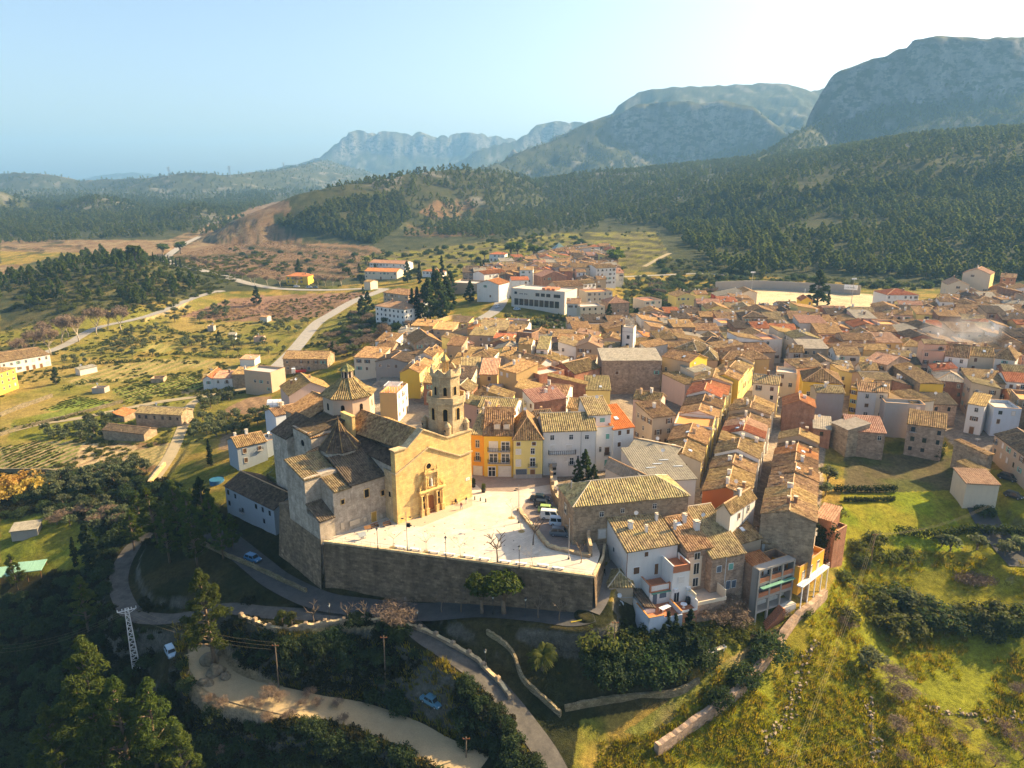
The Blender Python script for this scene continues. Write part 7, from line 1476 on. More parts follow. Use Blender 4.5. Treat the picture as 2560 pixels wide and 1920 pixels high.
for k,x,y,h,kind,lb in [('6',453,212,17,'cypress','tall cypress beside the orange roofed buildings'),('6',410,290,17,'cypress','cypress on the grass in front of the hipped country house'),('6',330,240,15,'cypress','thick cypress right of the small cream house'),('6',668,218,13,'cypress','left cypress of the pair above the arena wall'),('6',684,218,14,'cypress','right cypress of the pair above the arena wall'),('6',785,222,10,'cypress','single cypress under the round trees'),('6',750,222,10,'cypress','small cypress by the uphill white house'),('6',292,445,17,'cypress','left cypress beside the white villa'),('6',320,448,18,'cypress','right cypress beside the white villa'),
    ('6',265,235,16,'darkconifer','dark tree beside the orange roofed hall'),('6',390,440,22,'darkconifer','large dark tree right of the white villa'),('6',440,410,24,'darkconifer','tallest dark tree on the school slope'),('6',480,400,20,'darkconifer','dark tree at the right of the school slope grove'),('6',350,420,17,'darkconifer','dark tree between villa and grove'),('6',605,345,13,'darkconifer','dark bushy tree below the white uphill house'),('6',460,440,14,'darkconifer','dark tree at the foot of the school slope grove'),('6',500,310,16,'darkconifer','dark tree left of the arena wall'),('6',20,440,14,'darkconifer','dark tree left of the white villa'),('6',50,400,13,'darkconifer','dark tree behind the villa by the road'),
    ('6',835,95,15,'roundpine','big round tree left of the pyramid roof'),('6',870,92,16,'roundpine','largest round tree near the pyramid roof'),('6',960,105,14,'roundpine','round tree right of the largest one'),('6',1010,105,13,'roundpine','round tree next to the glass pyramid'),('6',1410,155,17,'roundpine','dark spreading tree above the sunny apartment house'),('6',790,165,10,'roundpine','round pale green tree in the park terrace left'),('6',820,165,12,'roundpine','round pale green tree in the park terrace middle'),('6',900,170,11,'roundpine','round pale green tree in the park terrace right'),('6',935,170,10,'roundpine','last round tree of the park terrace'),('6',690,110,10,'roundpine','round tree left of the orange roofed pavilion'),('6',1170,95,11,'roundpine','round tree behind the pyramid roof'),('6',1375,445,9,'darkconifer','small conifer beside the band window building'),
    ('E',1620,352,21,'darkconifer','huge dark conifer in front of the sports field'),('E',1770,345,9,'cypress','thin cypress right of the huge conifer'),('7',1650,410,13,'darkconifer','single dark tree in the brown fields above the yellow house'),('7',1420,580,13,'darkconifer','dark fir in the thicket by the rock cut'),('7',750,345,15,'roundpine','dark tree by the far bend of the road'),('7',1000,300,15,'roundpine','dark tree on the right side of the far road'),('7',905,310,15,'roundpine','tree left of the far road'),('7',1210,790,7,'darkconifer','little fir in the middle groves'),('7',310,1020,8,'darkconifer','dark tree beside the long white industrial building'),('7',345,335,8,'darkconifer','lone dark tree on the tan field'),('7',1840,860,7,'darkconifer','dark tree behind the stone barn'),('8',440,140,0.1,'bush','low bush by the path wall')]:
    T_(kind,k,x,y,h,{'cypress': 'cypress','darkconifer': 'conifer','roundpine': 'round_tree','bush': 'bush'}[kind],lb,wide=1.25 if kind == 'cypress' else (1.5 if 'huge' in lb else 1.15))
for i,q in enumerate(scatter([(860,440),(1080,440),(1180,470),(1080,500),(700,490),(560,500),(620,450)],40,12,3,'6')):
    if off_house(q): tree(random.choice(['bush','olive','brownbare']),q,random.uniform(2.5,5),'shrub','shrub in the green gully behind the old village roofs','shrub',group='gully shrubs')
for q in scatter([(1300,560),(1560,545),(1650,590),(1560,640),(1280,640),(1180,600)],58,13,4): tree('olive',q,random.uniform(3.5,5),'olive_tree','olive tree on the bright terraces across the valley',group='olive trees on the far terraces')
# slope in front of the houses
for i,(x,y,h) in enumerate([(850,1100,5.6),(1000,1110,6.4),(900,1090,5),(740,1090,4),(960,1250,6.5),(820,1200,6),(1040,1290,6)]): T_('cypress','4',x,y,h,'cypress','ragged cypress in the dark thicket under the terraced houses',wide=1.7,group='cypresses under the terraced houses')
for i,q in enumerate(scatter([(330,1100),(600,1090),(1040,1110),(1080,1290),(1000,1400),(700,1440),(420,1420),(330,1250)],30,14,1.8,'4')): tree(random.choice(['darkbush','bush','darkbush']),q,random.uniform(2.6,4.6),'shrub','dense dark shrub on the steep bank under the terraced houses','shrub',group='shrubs under the terraced houses')
for i,q in enumerate([(1300,960),(1240,900),(1330,1020),(1200,1000)]): T_('brownbare','4',*q,6.5,'bare_shrub','grey tangled leafless shrub between the beige and concrete houses',cat='shrub',group='tangled shrubs between the houses',wide=1.25)
for i,q in enumerate(scatter([(1060,1060),(1400,1000),(1440,1060),(1100,1180)],12,15,1.2,'4')): tree('bush',q,random.uniform(1.5,2.6),'shrub','leafy shrub in the garden below the tangled bush','shrub',group='garden shrubs')
T_('darkbush','4',1520,1220,5.2,'shrub','large round evergreen inside the bend of the garden wall',cat='shrub',wide=1.1); T_('darkbush','4',1370,1400,4.0,'shrub','rounded evergreen shrub below the garden table',cat='shrub'); T_('darkbush','4',1200,1540,3.6,'shrub','evergreen shrub near the lower terrace wall',cat='shrub')
for i,(x,y) in enumerate([(1450,1120),(1590,1090),(1660,960)]): T_('orchard','4',x,y,3.6,'fruit_tree',['leafless fruit tree beside the white garden chair','leafless fruit tree below the outside stairs','leafless fruit tree against the garden wall'][i])
BR = [(500,630,2.6),(620,600,2.4),(560,820,3.6),(700,830,4.4),(780,900,5),(690,960,4.6),(850,900,4.8),(900,960,4),(640,920,3.6),(1000,960,3.4),(1080,920,3.6),(1180,900,3.6),(1250,960,3.4),(1300,920,4),(420,720,2.6),(300,400,3.5),(370,380,2.6),(760,600,2.6),(1140,380,2.6),(560,520,3),(480,560,2.6),(1150,1000,3),(230,900,2),(420,900,2.6)]
for i,(x,y,h) in enumerate(BR): T_('bush' if i % 3 else 'darkbush','9',x,y,h,'shrub','dark green shrub scattered over the grassy slope right of the houses',cat='shrub',group='shrubs on the right slope',wide=1.25)
for i,(x,y,h) in enumerate([(340,215,5),(330,280,4),(960,560,4.4),(920,540,3.6),(1095,555,4.2),(1240,590,4.4),(1310,570,4.6),(740,860,5.4),(560,1160,5)]): T_('olive','9',x,y,h,'olive_tree',['olive tree at the top corner of the walled garden','second olive tree under the garden row','silvery olive left of the pair in the lower field','small silvery olive beside the left one','right silvery olive of the pair in the lower field','silvery olive near the right picture edge','outermost silvery olive at the right edge','large olive in the middle of the dark thicket','crooked olive casting a long shadow on the grass'][i],wide=1.15)
for i,(x,y,h) in enumerate([(660,1230,7),(720,1330,6.5),(690,1480,5),(450,960,4),(1300,1290,4)]): T_('brownbare','9',x,y,h,'bare_shrub',['tall tangled leafless shrub in the middle of the right slope','leafless shrub just below the tall tangled one','leafless shrub above the stone strip','thorny leafless shrub near the wires','leafless shrub at the right edge of the slope'][i],cat='shrub',wide=1.2)
for i,(x,y) in enumerate([(870,1560),(1010,1530),(1140,1590),(1240,1470),(1330,1610),(1080,1470),(940,1450),(1280,1540),(720,1620),(1190,1650)]): T_('orchard','9',x,y,random.uniform(3,3.8),'fruit_tree','leafless fruit tree in the lower right field',group='fruit trees in the lower right field',wide=1.2)
mb_ = mesh_np('heap',leaves(np.random.default_rng(5),[(math.cos(a) * r,math.sin(a) * r * .6,.5,1.3,.6) for a in np.arange(0,6.28,.5) for r in (1.5,3.5)],60,.35,flatq=.3),MATS['twig'])
tag(link('brush_heap',mb_,None,hit(*zp('9',1090,710))),'brown heap of cut branches lying on the green field','brush heap')
for i,q in enumerate([(60,250),(120,230),(20,300),(150,260)]):
    o = T_('bush','8',*q,5.5,'reed_clump','golden reed clump at the edge of the left gardens',cat='reeds',group='reeds on the left'); o.children[0].data = o.children[0].data.copy(); o.children[0].data.materials[0] = MATS['reed']
for q in [(330,400),(420,380),(500,420),(560,380),(290,430),(600,430)]: T_('brownbare','8',*q,5.5,'bare_tree','feathery leafless tree at the edge of the dark grove',group='feathery trees by the grove',wide=1.2)
for q in scatter([(1010,1300),(1400,1280),(1780,1340),(1740,1500),(1500,1640),(1100,1640),(1020,1450)],16,22,2,'8'): tree('brownbare',q,random.uniform(2.5,4.5),'bare_shrub','leafless shrub on the dry bank below the dirt road','shrub',group='shrubs below the dirt road')
# hedges and ivy
def hedge(label,pts,w,h,mat='ivy',n=60):
    P = [hit(*zp('9',*p)) for p in pts]; rs = np.random.default_rng(len(label)); cl = []
    for a,b in zip(P[:-1],P[1:]):
        k = max(2,int((b - a).length / .8))
        for i in range(k): p = a.lerp(b,i / k); cl.append((p.x - P[0].x,p.y - P[0].y,p.z - P[0].z + h * .5,w * .6,h * .55))
    tag(link('hedge',mesh_np('hedge',leaves(rs,cl,n,.28),MATS[mat]),None,P[0]),label,'hedge')
hedge('dark hedge along the upper terrace of the walled garden',[(380,262),(540,265),(700,262)],1.0,2.0); hedge('brownish hedge below the dark one in the walled garden',[(430,310),(560,310),(690,305)],.8,1.2,'bush'); hedge('long dark bramble hedge across the lower right field',[(820,900),(1000,930),(1200,960),(1335,990)],2.2,3.2,'needle_dark'); hedge('dark hedge bank between the two green fields',[(700,480),(900,500),(1040,470),(1335,480)],1.8,2.4,'ivy')
iv = [G(*zp('R',1640,260),-4)]
tag(link('ivy',mesh_np('ivy',leaves(np.random.default_rng(9),[(random.uniform(-2.2,2.2),random.uniform(-.6,.6),random.uniform(-7,2.4),.9,1.1) for _ in range(46)],60,.26),MATS['ivy']),None,iv[0] + Vector((0,-1.5,0))),'dark ivy climbing the brick house at the village edge','ivy')
tag(link('ivy',mesh_np('ivy',leaves(np.random.default_rng(10),[(random.uniform(-1,1),random.uniform(-.3,.3),random.uniform(-4,3),.8,1.0) for _ in range(22)],60,.26),MATS['ivy']),None,G(*zp('D',1385,1000),-3)),'dark ivy clinging to the corner of the brick topped stone house','ivy')
# FORESTS AND GROUND COVER (uncountable): points on the ground, one object each
def cover(name,pts,scales,protos,mat=None):
    me = bpy.data.meshes.new(name); me.vertices.add(len(pts)); me.vertices.foreach_set('co',np.asarray(pts,np.float32).ravel())
    rs = np.random.default_rng(len(pts)); n = len(pts)
    a = me.attributes.new('size','FLOAT','POINT'); a.data.foreach_set('value',np.asarray(scales,np.float32))
    a = me.attributes.new('turn','FLOAT','POINT'); a.data.foreach_set('value',rs.random(n).astype(np.float32) * 6.283)
    a = me.attributes.new('pick','INT','POINT'); a.data.foreach_set('value',rs.integers(0,len(protos),n).astype(np.int32)); me.update()
    o = link(name,me); tag(o,kind='stuff'); ng = bpy.data.node_groups.new(name,'GeometryNodeTree'); ng.interface.new_socket('Geometry',in_out='INPUT',socket_type='NodeSocketGeometry'); ng.interface.new_socket('Geometry',in_out='OUTPUT',socket_type='NodeSocketGeometry')
    N,L = ng.nodes,ng.links; gi,go,jn = N.new('NodeGroupInput'),N.new('NodeGroupOutput'),N.new('GeometryNodeJoinGeometry')
    def attr(nm,ty): q = N.new('GeometryNodeInputNamedAttribute'); q.data_type = ty; q.inputs['Name'].default_value = nm; return [s for s in q.outputs if s.enabled][0]
    sz,tn,pk = attr('size','FLOAT'),attr('turn','FLOAT'),attr('pick','INT'); cx = N.new('ShaderNodeCombineXYZ'); L.new(tn,cx.inputs[2])
    for i,pm in enumerate(protos):
        po = bpy.data.objects.new(name + '_source',pm); oi = N.new('GeometryNodeObjectInfo'); oi.inputs['Object'].default_value = po; oi.inputs['As Instance'].default_value = True
        cmp = N.new('FunctionNodeCompare'); cmp.data_type = 'INT'; cmp.operation = 'EQUAL'; L.new(pk,cmp.inputs[2]); cmp.inputs[3].default_value = i
        ip = N.new('GeometryNodeInstanceOnPoints'); L.new(gi.outputs[0],ip.inputs['Points']); L.new(cmp.outputs[0],ip.inputs['Selection']); L.new(oi.outputs['Geometry'],ip.inputs['Instance']); L.new(cx.outputs[0],ip.inputs['Rotation']); L.new(sz,ip.inputs['Scale']); L.new(ip.outputs[0],jn.inputs[0])
    L.new(jn.outputs[0],go.inputs[0]); md = o.modifiers.new('cover','NODES'); md.node_group = ng; return o
def field(n,seed,rmin,rmax,test,amax=R(43),power=.5):
    rs = np.random.default_rng(seed); u = rs.random(n); r = np.exp(np.log(rmin) + (np.log(rmax) - np.log(rmin)) * u); a = rs.uniform(-amax,amax,n); X,Y = r * np.sin(a),r * np.cos(a); Z = gz(X,Y); px,py = Pn(X,Y,Z); m = test(X,Y,Z,px,py,r); return np.stack([X,Y,Z],1)[m],r[m]
def slope_at(X,Y): e = 4.0; return np.hypot(gz(X + e,Y) - gz(X - e,Y),gz(X,Y + e) - gz(X,Y - e)) / (2 * e)
HILL_R = [(1700,520),(1830,470),(2000,480),(2300,440),(2700,380),(2700,690),(2500,705),(2300,700),(2080,680),(1900,690),(1790,675),(1760,640),(1700,600),(1640,560),(1640,540)]
RS = np.random.default_rng(77); cand,rr_ = field(5200,31,480,1000,lambda X,Y,Z,px,py,r: inpoly(px,py,HILL_R) & (slope_at(X,Y) < .9))
cand = cand[np.argsort(np.hypot(cand[:,0],cand[:,1]))]
for q in cand[:85]: tree('hillpine',q,random.uniform(6,11),'pine_tree','hazy green pine of the wood on the hillside beyond the sports field',group='pines on the right hillside')
VINES = [(430,540),(690,530),(760,600),(940,610),(1000,700),(560,760),(0,720),(0,590)]
def woods(X,Y,Z,px,py,r):
    s = slope_at(X,Y); d = fbm(X / 60,Y / 60,3); far = r > 1100
    m = far & (s < 1.0) & (d > .36)
    m |= inpoly(px,py,[(0,500),(200,480),(500,500),(640,470),(700,500),(560,540),(430,570),(0,590)]) & (r > 1000)
    m |= inpoly(px,py,[(940,560),(1100,520),(1300,470),(1700,470),(1650,560),(1400,560),(1240,590),(1000,590)]) & (d > .45)
    m &= ~inpoly(px,py,[(600,540),(660,500),(740,500),(740,540),(660,560)]) & ~(inpoly(px,py,VINES) & (r < 1000))
    return m
pts,rr_ = field(36000,41,470,5200,woods)
for P_,n_ in (([(690,565),(760,535),(860,505),(1000,490),(1030,545),(940,612),(840,595),(760,580)],800),([(690,565),(780,485),(900,458),(1080,436),(1250,436),(1250,560),(1100,560),(1020,545),(940,612),(840,595),(760,580)],2600),([(0,500),(200,490),(500,505),(640,480),(690,505),(560,545),(430,572),(0,595)],3800),([(1000,590),(1240,600),(1640,560),(1700,520),(1650,470),(1400,450),(1260,440),(1250,560)],900),(HILL_R,3600),([(1720,515),(2080,295),(2300,215),(2700,150),(2700,470),(2300,470),(2000,500)],5000),([(1250,445),(1400,365),(1600,385),(1850,375),(2060,310),(1720,510),(1650,485)],3200)):
    q_ = np.array(scatter(P_,n_,n_)); q_ = q_[fbm(q_[:,0] / 45,q_[:,1] / 45,3) > {3600: .36,800: .34}.get(n_,.30)]; pts = np.concatenate([pts,q_]); rr_ = np.concatenate([rr_,np.hypot(q_[:,0],q_[:,1])])
ok = (rr_ < 1500) | (pts[:,2] < 340); pts = pts[ok]; rr_ = rr_[ok]
cover('forest',pts - np.array([0,0,.3]),RNG.uniform(.55,1.35,len(pts)) * np.where(rr_ > 1500,1.05,1.0),[KINDS['hillpine'][i][0] for i in range(4)])
DK = [(0,1190),(400,1190),(560,1300),(700,1400),(640,1440),(480,1330),(330,1370),(320,1480),(460,1530),(600,1500),(960,1560),(1030,1570),(1130,1660),(1260,1740),(1360,1900),(1300,1990),(0,1990)]
CLEAR = [hit(*zp(*q)) for q in (('8',1280,612),('8',866,1085),('H',2095,960),('8',160,690),('8',140,480),('8',10,720))]
def brush(X,Y,Z,px,py,r):
    far = np.min([np.hypot(X - c.x,Y - c.y) for c in CLEAR],0) > 5.5
    return far & inpoly(px,py,DK) & ~inpoly(px,py,[(0,1300),(120,1280),(250,1330),(230,1420),(60,1440),(0,1430)]) & ~inpoly(px,py,YARD) & ~inpoly(px,py,[(610,1560),(960,1560),(960,1575),(700,1600)])
pts,rr_ = field(60000,51,70,330,brush); ok = np.array([off_road(p,.8) and off_house(p,.5) for p in pts[:4200]]); pts = pts[:4200][ok]
cover('undergrowth',pts - np.array([0,0,.2]),RNG.uniform(.25,1.0,len(pts)),[bush_mesh(s,1.7,1.9,14,34,.2,'scrub') for s in (161,162,163)] + [KINDS['darkbush'][0][0]])
DKT = [tuft_mesh(7,16,1.0,'drygrass',.6),tuft_mesh(8,16,.8,'greengrass',.6)]
pts,rr_ = field(60000,61,70,260,lambda *a: inpoly(a[3],a[4],[(430,1560),(960,1590),(1130,1660),(1320,1880),(1300,1990),(330,1990),(480,1800)]) & ~inpoly(a[3],a[4],YARD)); ok = np.array([off_road(p,.4) for p in pts[:5000]]); pts = pts[:5000][ok]
cover('dry_grass',pts,RNG.uniform(.5,1.2,len(pts)),DKT)
RSL = [(1480,1990),(1500,1860),(1640,1830),(1790,1680),(2060,1520),(2090,1440),(2130,1400),(2300,1380),(2560,1400),(2640,1990)]
pts,rr_ = field(90000,71,70,260,lambda X,Y,Z,px,py,r: inpoly(px,py,RSL) & (fbm(X / 9,Y / 9,3) > .40)); pts = pts[:9000]
cover('grass',pts,RNG.uniform(.35,1.0,len(pts)),[tuft_mesh(1,14,.9,'drygrass',.7),tuft_mesh(2,14,.7,'greengrass',.7),tuft_mesh(3,14,.6,'greengrass',.7)])
pts,rr_ = field(40000,81,100,520,lambda X,Y,Z,px,py,r: inpoly(px,py,[(0,1190),(0,760),(200,740),(560,700),(700,740),(960,730),(900,830),(720,900),(600,1000),(400,1200)]) & (fbm(X / 25,Y / 25,3) > .5)); ok = np.array([off_road(p,1) and off_house(p) for p in pts[:2500]]); pts = pts[:2500][ok]
cover('field_scrub',pts - np.array([0,0,.2]),RNG.uniform(.2,.7,len(pts)),[KINDS['bush'][i][0] for i in range(3)])
pts,rr_ = field(40000,91,380,800,lambda X,Y,Z,px,py,r: inpoly(px,py,[(0,780),(60,700),(330,650),(560,630),(700,640),(540,730),(400,780),(200,790)])); pts = pts[:1400]
cover('hill_scrub',pts,RNG.uniform(.5,1.3,len(pts)),[KINDS['bush'][i][0] for i in range(3)])
PARK = []
for P_,n_ in (([(900,640),(1250,600),(1420,590),(1560,650),(1560,690),(1250,690),(900,700)],300),([(1560,700),(1840,690),(1780,735),(1640,790),(1560,790)],320),([(1200,830),(1340,815),(1560,845),(1540,880),(1100,835),(1050,850)],260),([(560,620),(900,640),(940,720),(700,715)],90),([(1640,640),(1900,690),(2300,705),(2500,705),(2300,725),(1900,715),(1660,690)],240),([(880,790),(960,780),(1060,820),(860,900),(800,880)],160)): PARK += [q for q in scatter(P_,n_,n_) if off_house(q,.5) and off_road(q,1)]
cover('park_scrub',np.array(PARK) - np.array([0,0,.2]),RNG.uniform(.5,1.6,len(PARK)),[KINDS['bush'][0][0],KINDS['bush'][1][0],KINDS['darkbush'][0][0],KINDS['olive'][0][0]])
for kd_,P_,n_,lb_,g_ in (('roundpine',[(900,650),(1250,605),(1420,590),(1560,640),(1480,680),(1150,680),(950,690)],26,'rounded tree of the park terraces above the village','park trees'),('brownbare',[(1560,705),(1840,690),(1780,740),(1640,785)],24,'brown leafless tree in the valley beside the sports field','bare trees by the sports field'),('darkconifer',[(850,650),(960,640),(1000,720),(900,740)],12,'dark tree around the orange roofed buildings','trees by the orange roofed buildings'),('olive',[(1640,640),(1900,690),(2500,705),(2300,722),(1900,712),(1660,690)],30,'small rounded tree above the sports field wall','trees above the sports field wall'),('brownbare',[(880,790),(960,780),(1060,820),(860,890),(800,870)],26,'leafless tree in the brown thicket below the villa','thicket trees below the villa')):
    for q in scatter(P_,n_,n_ + 5,4):
        if off_house(q,1) and off_road(q,2): tree(kd_,q,random.uniform(5,9) if kd_ != 'olive' else random.uniform(3,5),{'roundpine': 'round_tree','brownbare': 'bare_tree','darkconifer': 'conifer','olive': 'small_tree'}[kd_],lb_,group=g_)
m_ = []
for poly,k,n in [([(0,45),(180,10),(330,60),(260,165),(60,165)],'8',420),([(610,1050),(860,990),(1110,965),(1120,1040),(700,1110)],'7',500),([(230,1170),(420,1090),(660,1120),(480,1150)],'7',260)]: m_ += list(scatter(poly,n,n,0,k))
m_ = np.array(m_); u_ = m_[:,0] * .88 - m_[:,1] * .48; v_ = m_[:,0] * .48 + m_[:,1] * .88; u_ = np.round(u_ / 2.4) * 2.4; m_[:,0] = u_ * .88 + v_ * .48; m_[:,1] = -u_ * .48 + v_ * .88; m_[:,2] = gz(m_[:,0],m_[:,1])
cover('crop_rows',m_,RNG.uniform(.12,.32,len(m_)),[KINDS['bush'][0][0],KINDS['bush'][1][0]])
vn = np.array(scatter([(440,650),(600,562),(690,560),(690,600),(760,612),(930,628),(960,690),(700,700),(560,680)],3000,8)); vn[:,1] = np.round((vn[:,1] + .25 * vn[:,0]) / 6) * 6 - .25 * vn[:,0]; vn[:,2] = gz(vn[:,0],vn[:,1]); vn = np.array([p for p in vn if off_road(p,1)])
cover('vine_rows',vn,RNG.uniform(.35,.6,len(vn)),[KINDS['orchard'][0][0],KINDS['orchard'][1][0]])
hg = [[(0,1290),(140,1255),(330,1215),(520,1165)],[(300,940),(560,905),(830,890)],[(560,800),(700,790),(870,770)],[(990,850),(1200,870),(1440,865)],[(330,1060),(480,1010),(700,1005)],[(1060,690),(1240,670),(1420,640)],[(400,830),(540,815),(640,760)],[(900,700),(1010,740),(1180,720)],[(1100,1080),(1200,1060),(1300,1060)]]
for i_,pts_ in enumerate(hg):
    P_ = smooth([hit(*zp('7',*q)) for q in pts_],8); rs = np.random.default_rng(i_); cl = [(p.x - P_[0].x + rs.normal() * .6,p.y - P_[0].y + rs.normal() * .6,p.z - P_[0].z + .6,1.1 + rs.random(),.6 + rs.random() * .7) for a,b in zip(P_[:-1],P_[1:]) for p in (a.lerp(b,f) for f in np.arange(0,1,2.2 / max(2.2,(b - a).length))) if rs.random() < .7]
    tag(link('hedge',mesh_np('hedge',leaves(rs,cl,26,.5),MATS['bush']),None,P_[0]),'ragged dark hedge ' + ['under the ruined farmhouse grove','below the upper meadow','along the upper olive terrace','under the broad middle grove','over the striped green field','at the orchard foot','beside the plane tree road','between the small huts','behind the garden plots near the block house'][i_],'hedge')
def ordinal(grp,text):
    q = [o for o in bpy.data.objects if o.get('group') == grp]; xs = []
    for o in q: a,b = Pn(np.array([o.location.x]),np.array([o.location.y]),np.array([o.location.z])); xs.append((float(a[0]),o))
    T1 = ['leftmost','second','third','fourth','fifth','sixth','seventh','eighth','ninth','tenth','eleventh','twelfth','thirteenth','fourteenth','fifteenth','sixteenth','seventeenth','eighteenth','nineteenth','twentieth','twenty first','twenty second','twenty third','twenty fourth','twenty fifth','twenty sixth','twenty seventh','twenty eighth','twenty ninth','thirtieth']
    for i,(_,o) in enumerate(sorted(xs,key=lambda t: t[0])[:30]): o['label'] = (T1[i] + (' from the left' if i else '') + ' of the ' + text)
ORDS = []
for g_,t_ in (('shrubs on the right slope','dark shrubs dotting the grassy right hand slope'),('pines of the grove left of the church','dark pines in the grove beside the church'),('cypresses under the terraced houses','ragged cypresses under the terraced houses'),('plane trees on the left road','tall leafless plane trees on the pale road'),('trees along the valley road','leafless trees lining the valley road'),('cypresses beside the far road','slim cypresses beside the far road'),('fruit trees in the lower right field','bare fruit trees in the lower right field'),('thicket trees behind the lane','leafless trees in the thicket behind the lane'),('garden shrubs','leafy shrubs below the tangled bush'),('feathery trees by the grove','feathery leafless trees by the dark grove'),('tangled shrubs between the houses','grey tangled shrubs between the houses'),('shrubs below the dirt road','leafless shrubs below the dirt road'),('trees below the rock cut','grey green trees below the rock cut'),('reeds on the left','golden reed clumps by the gardens'),('shrubs under the terraced houses','dense dark shrubs under the terraced houses'),('olive trees below the left garden path','silvery olive trees below the garden path'),('park trees','rounded trees in the park above the village'),('olive trees in the grove beside the church path','silvery olive trees beside the church path')): ORDS.append((g_,t_))
# WALLS
def wall_line(label,px,k,h,thick,mat,below=1.5,piers=0,on=None,name='stone_wall',pier_h=.55,cap=True,zfix=None,cat='wall',sm=5):
    P = [hit(*zp(k,*q)) if on is None else G(*zp(k,*q),on) for q in px]; C = smooth(P,6)
    zs = np.array([p.z for p in C]); zs = np.convolve(np.pad(zs,sm,'edge'),np.ones(2 * sm + 1) / (2 * sm + 1),'valid') if on is None else zs
    if zfix: zs = zs * 0 + zfix
    C = [Vector((p.x,p.y,z)) for p,z in zip(C,zs)]; o = thing(name,C[0],0,label,cat); m = MB(); m2 = MB(); L = []
    rr = random.Random(len(label))
    for i,p in enumerate(C):
        d = (C[min(i + 1,len(C) - 1)] - C[max(i - 1,0)]); n = Vector((-d.y,d.x,0)).normalized(); q = p - C[0]; j = rr.uniform(-.16,.12)
        L.append((q + n * thick / 2 * 1.25 + Vector((0,0,-below)),q + n * thick / 2 + Vector((0,0,h + j)),q - n * thick / 2 + Vector((0,0,h + j)),q - n * thick / 2 * 1.25 + Vector((0,0,-below))))
    for a,b in zip(L[:-1],L[1:]):
        for s in range(3): m.quad(a[s],a[s + 1],b[s + 1],b[s])
    for E_ in (L[0][::-1],L[-1]): m.poly(E_)
    m.build('wall',mat,o)
    if cap:
        for a,b in zip(L[:-1],L[1:]): up = Vector((0,0,.07)); c0 = (a[1] - a[2]) * .08; m2.quad(a[1] + up + c0,b[1] + up + c0,b[2] + up - c0,a[2] + up - c0); m2.quad(a[1] + c0 - up * .2,b[1] + c0 - up * .2,b[1] + up + c0,a[1] + up + c0); m2.quad(b[2] - c0 - up * .2,a[2] - c0 - up * .2,a[2] + up - c0,b[2] + up - c0)
        m2.build('coping',W['ashgrey'],o)
    if piers:
        acc = piers
        for a,b in zip(C[:-1],C[1:]):
            acc += (b - a).length
            if acc >= piers:
                acc = 0; d = (b - a).normalized(); q = a - C[0]; link('pier',U['pier'],o,(q.x,q.y,q.z + h - .1),(0,0,math.atan2(d.y,d.x)),(thick * 1.25,thick * 1.35,pier_h + .1))
    return o
U['pier'] = unit('pier',lambda m: (m.box(-.5,.5,-.5,.5,-.6,.86),m.frustum((0,0),.74,.45,.86,1.0,4,math.pi / 4)),[W['stone']])
PARA = [(604,1547),(630,1555),(655,1566),(680,1577),(724,1574),(765,1570),(806,1564),(847,1559),(888,1558),(928,1555),(969,1556),(994,1561),(1010,1564),(1044,1575),(1083,1591),(1126,1615),(1161,1634),(1194,1655),(1217,1680),(1250,1712),(1275,1750)]
wall_line('low stone parapet with square piers along the road terrace below the rampart',PARA,'0',.75,.55,W['stone'],below=3.2,piers=3.4)
wall_line('shaded stone garden wall beside the descending road',[(1217,1581),(1250,1605),(1283,1637),(1307,1700),(1370,1762),(1402,1792)],'0',.9,.45,W['dry'],below=2.5,cap=False)
wall_line('rough terrace wall under the dark cypress thicket',[(1412,1775),(1490,1760),(1577,1745),(1685,1738),(1747,1705)],'0',1.0,.5,W['dry'],below=2,cap=False)
wall_line('long pale stone wall running diagonally downhill from under the orange house on posts',[(2062,1490),(2025,1527),(1989,1550),(1939,1620),(1912,1660),(1880,1695),(1845,1735),(1790,1778),(1740,1812),(1690,1850),(1640,1885)],'0',1.7,1.0,W['stone2'],below=3,cap=False)
wall_line('straight low wall beside the shaded road left of the church',[(494,1357),(560,1388),(628,1418),(700,1452),(766,1482)],'0',1.0,.45,W['dry'],below=2,cap=False)
wall_line('stone wall of the upper garden beside the parked cars',[(1402,70),(1425,300),(1470,450),(1700,760),(1920,1010),(1995,1255)],'P',2.3,.5,W['stone'],below=.6,piers=4.2,on=0.0,pier_h=1.0)
wall_line('low planted wall between the bright square and the car park',[(925,560),(1050,730),(1200,905),(1300,1040),(1400,1125),(1640,1185),(1990,1265)],'P',.6,.7,W['stone'],below=.3,on=0.0,name='low_wall')
wall_line('high grey concrete wall behind the sports field',[(205,150),(390,135),(700,128),(1100,140),(1520,165),(1900,185),(2212,205)],'E',6.0,.6,W['cement'],below=2,cap=False)
wall_line('tan garden wall running down past the white villa',[(385,480),(440,460),(500,440),(560,432)],'6',2.2,.6,W['ochre'],below=1)
wall_line('stone field wall along the garden path on the left',[(0,1305),(130,1262),(300,1222),(500,1170),(680,1120)],'7',1.2,.7,W['dry'],below=1,cap=False)
wall_line('field wall below the white industrial building',[(0,1200),(110,1155),(290,1090)],'7',1.6,.8,W['dry'],below=1.5,cap=False)
wall_line('dark retaining wall beneath the striped garden plots',[(0,168),(180,170),(380,178)],'8',1.6,.7,W['dry'],below=1.5,cap=False)
wall_line('roadside wall along the path to the orchard',[(755,228),(800,170),(835,130)],'8',1.2,.6,W['ochre'],below=1)
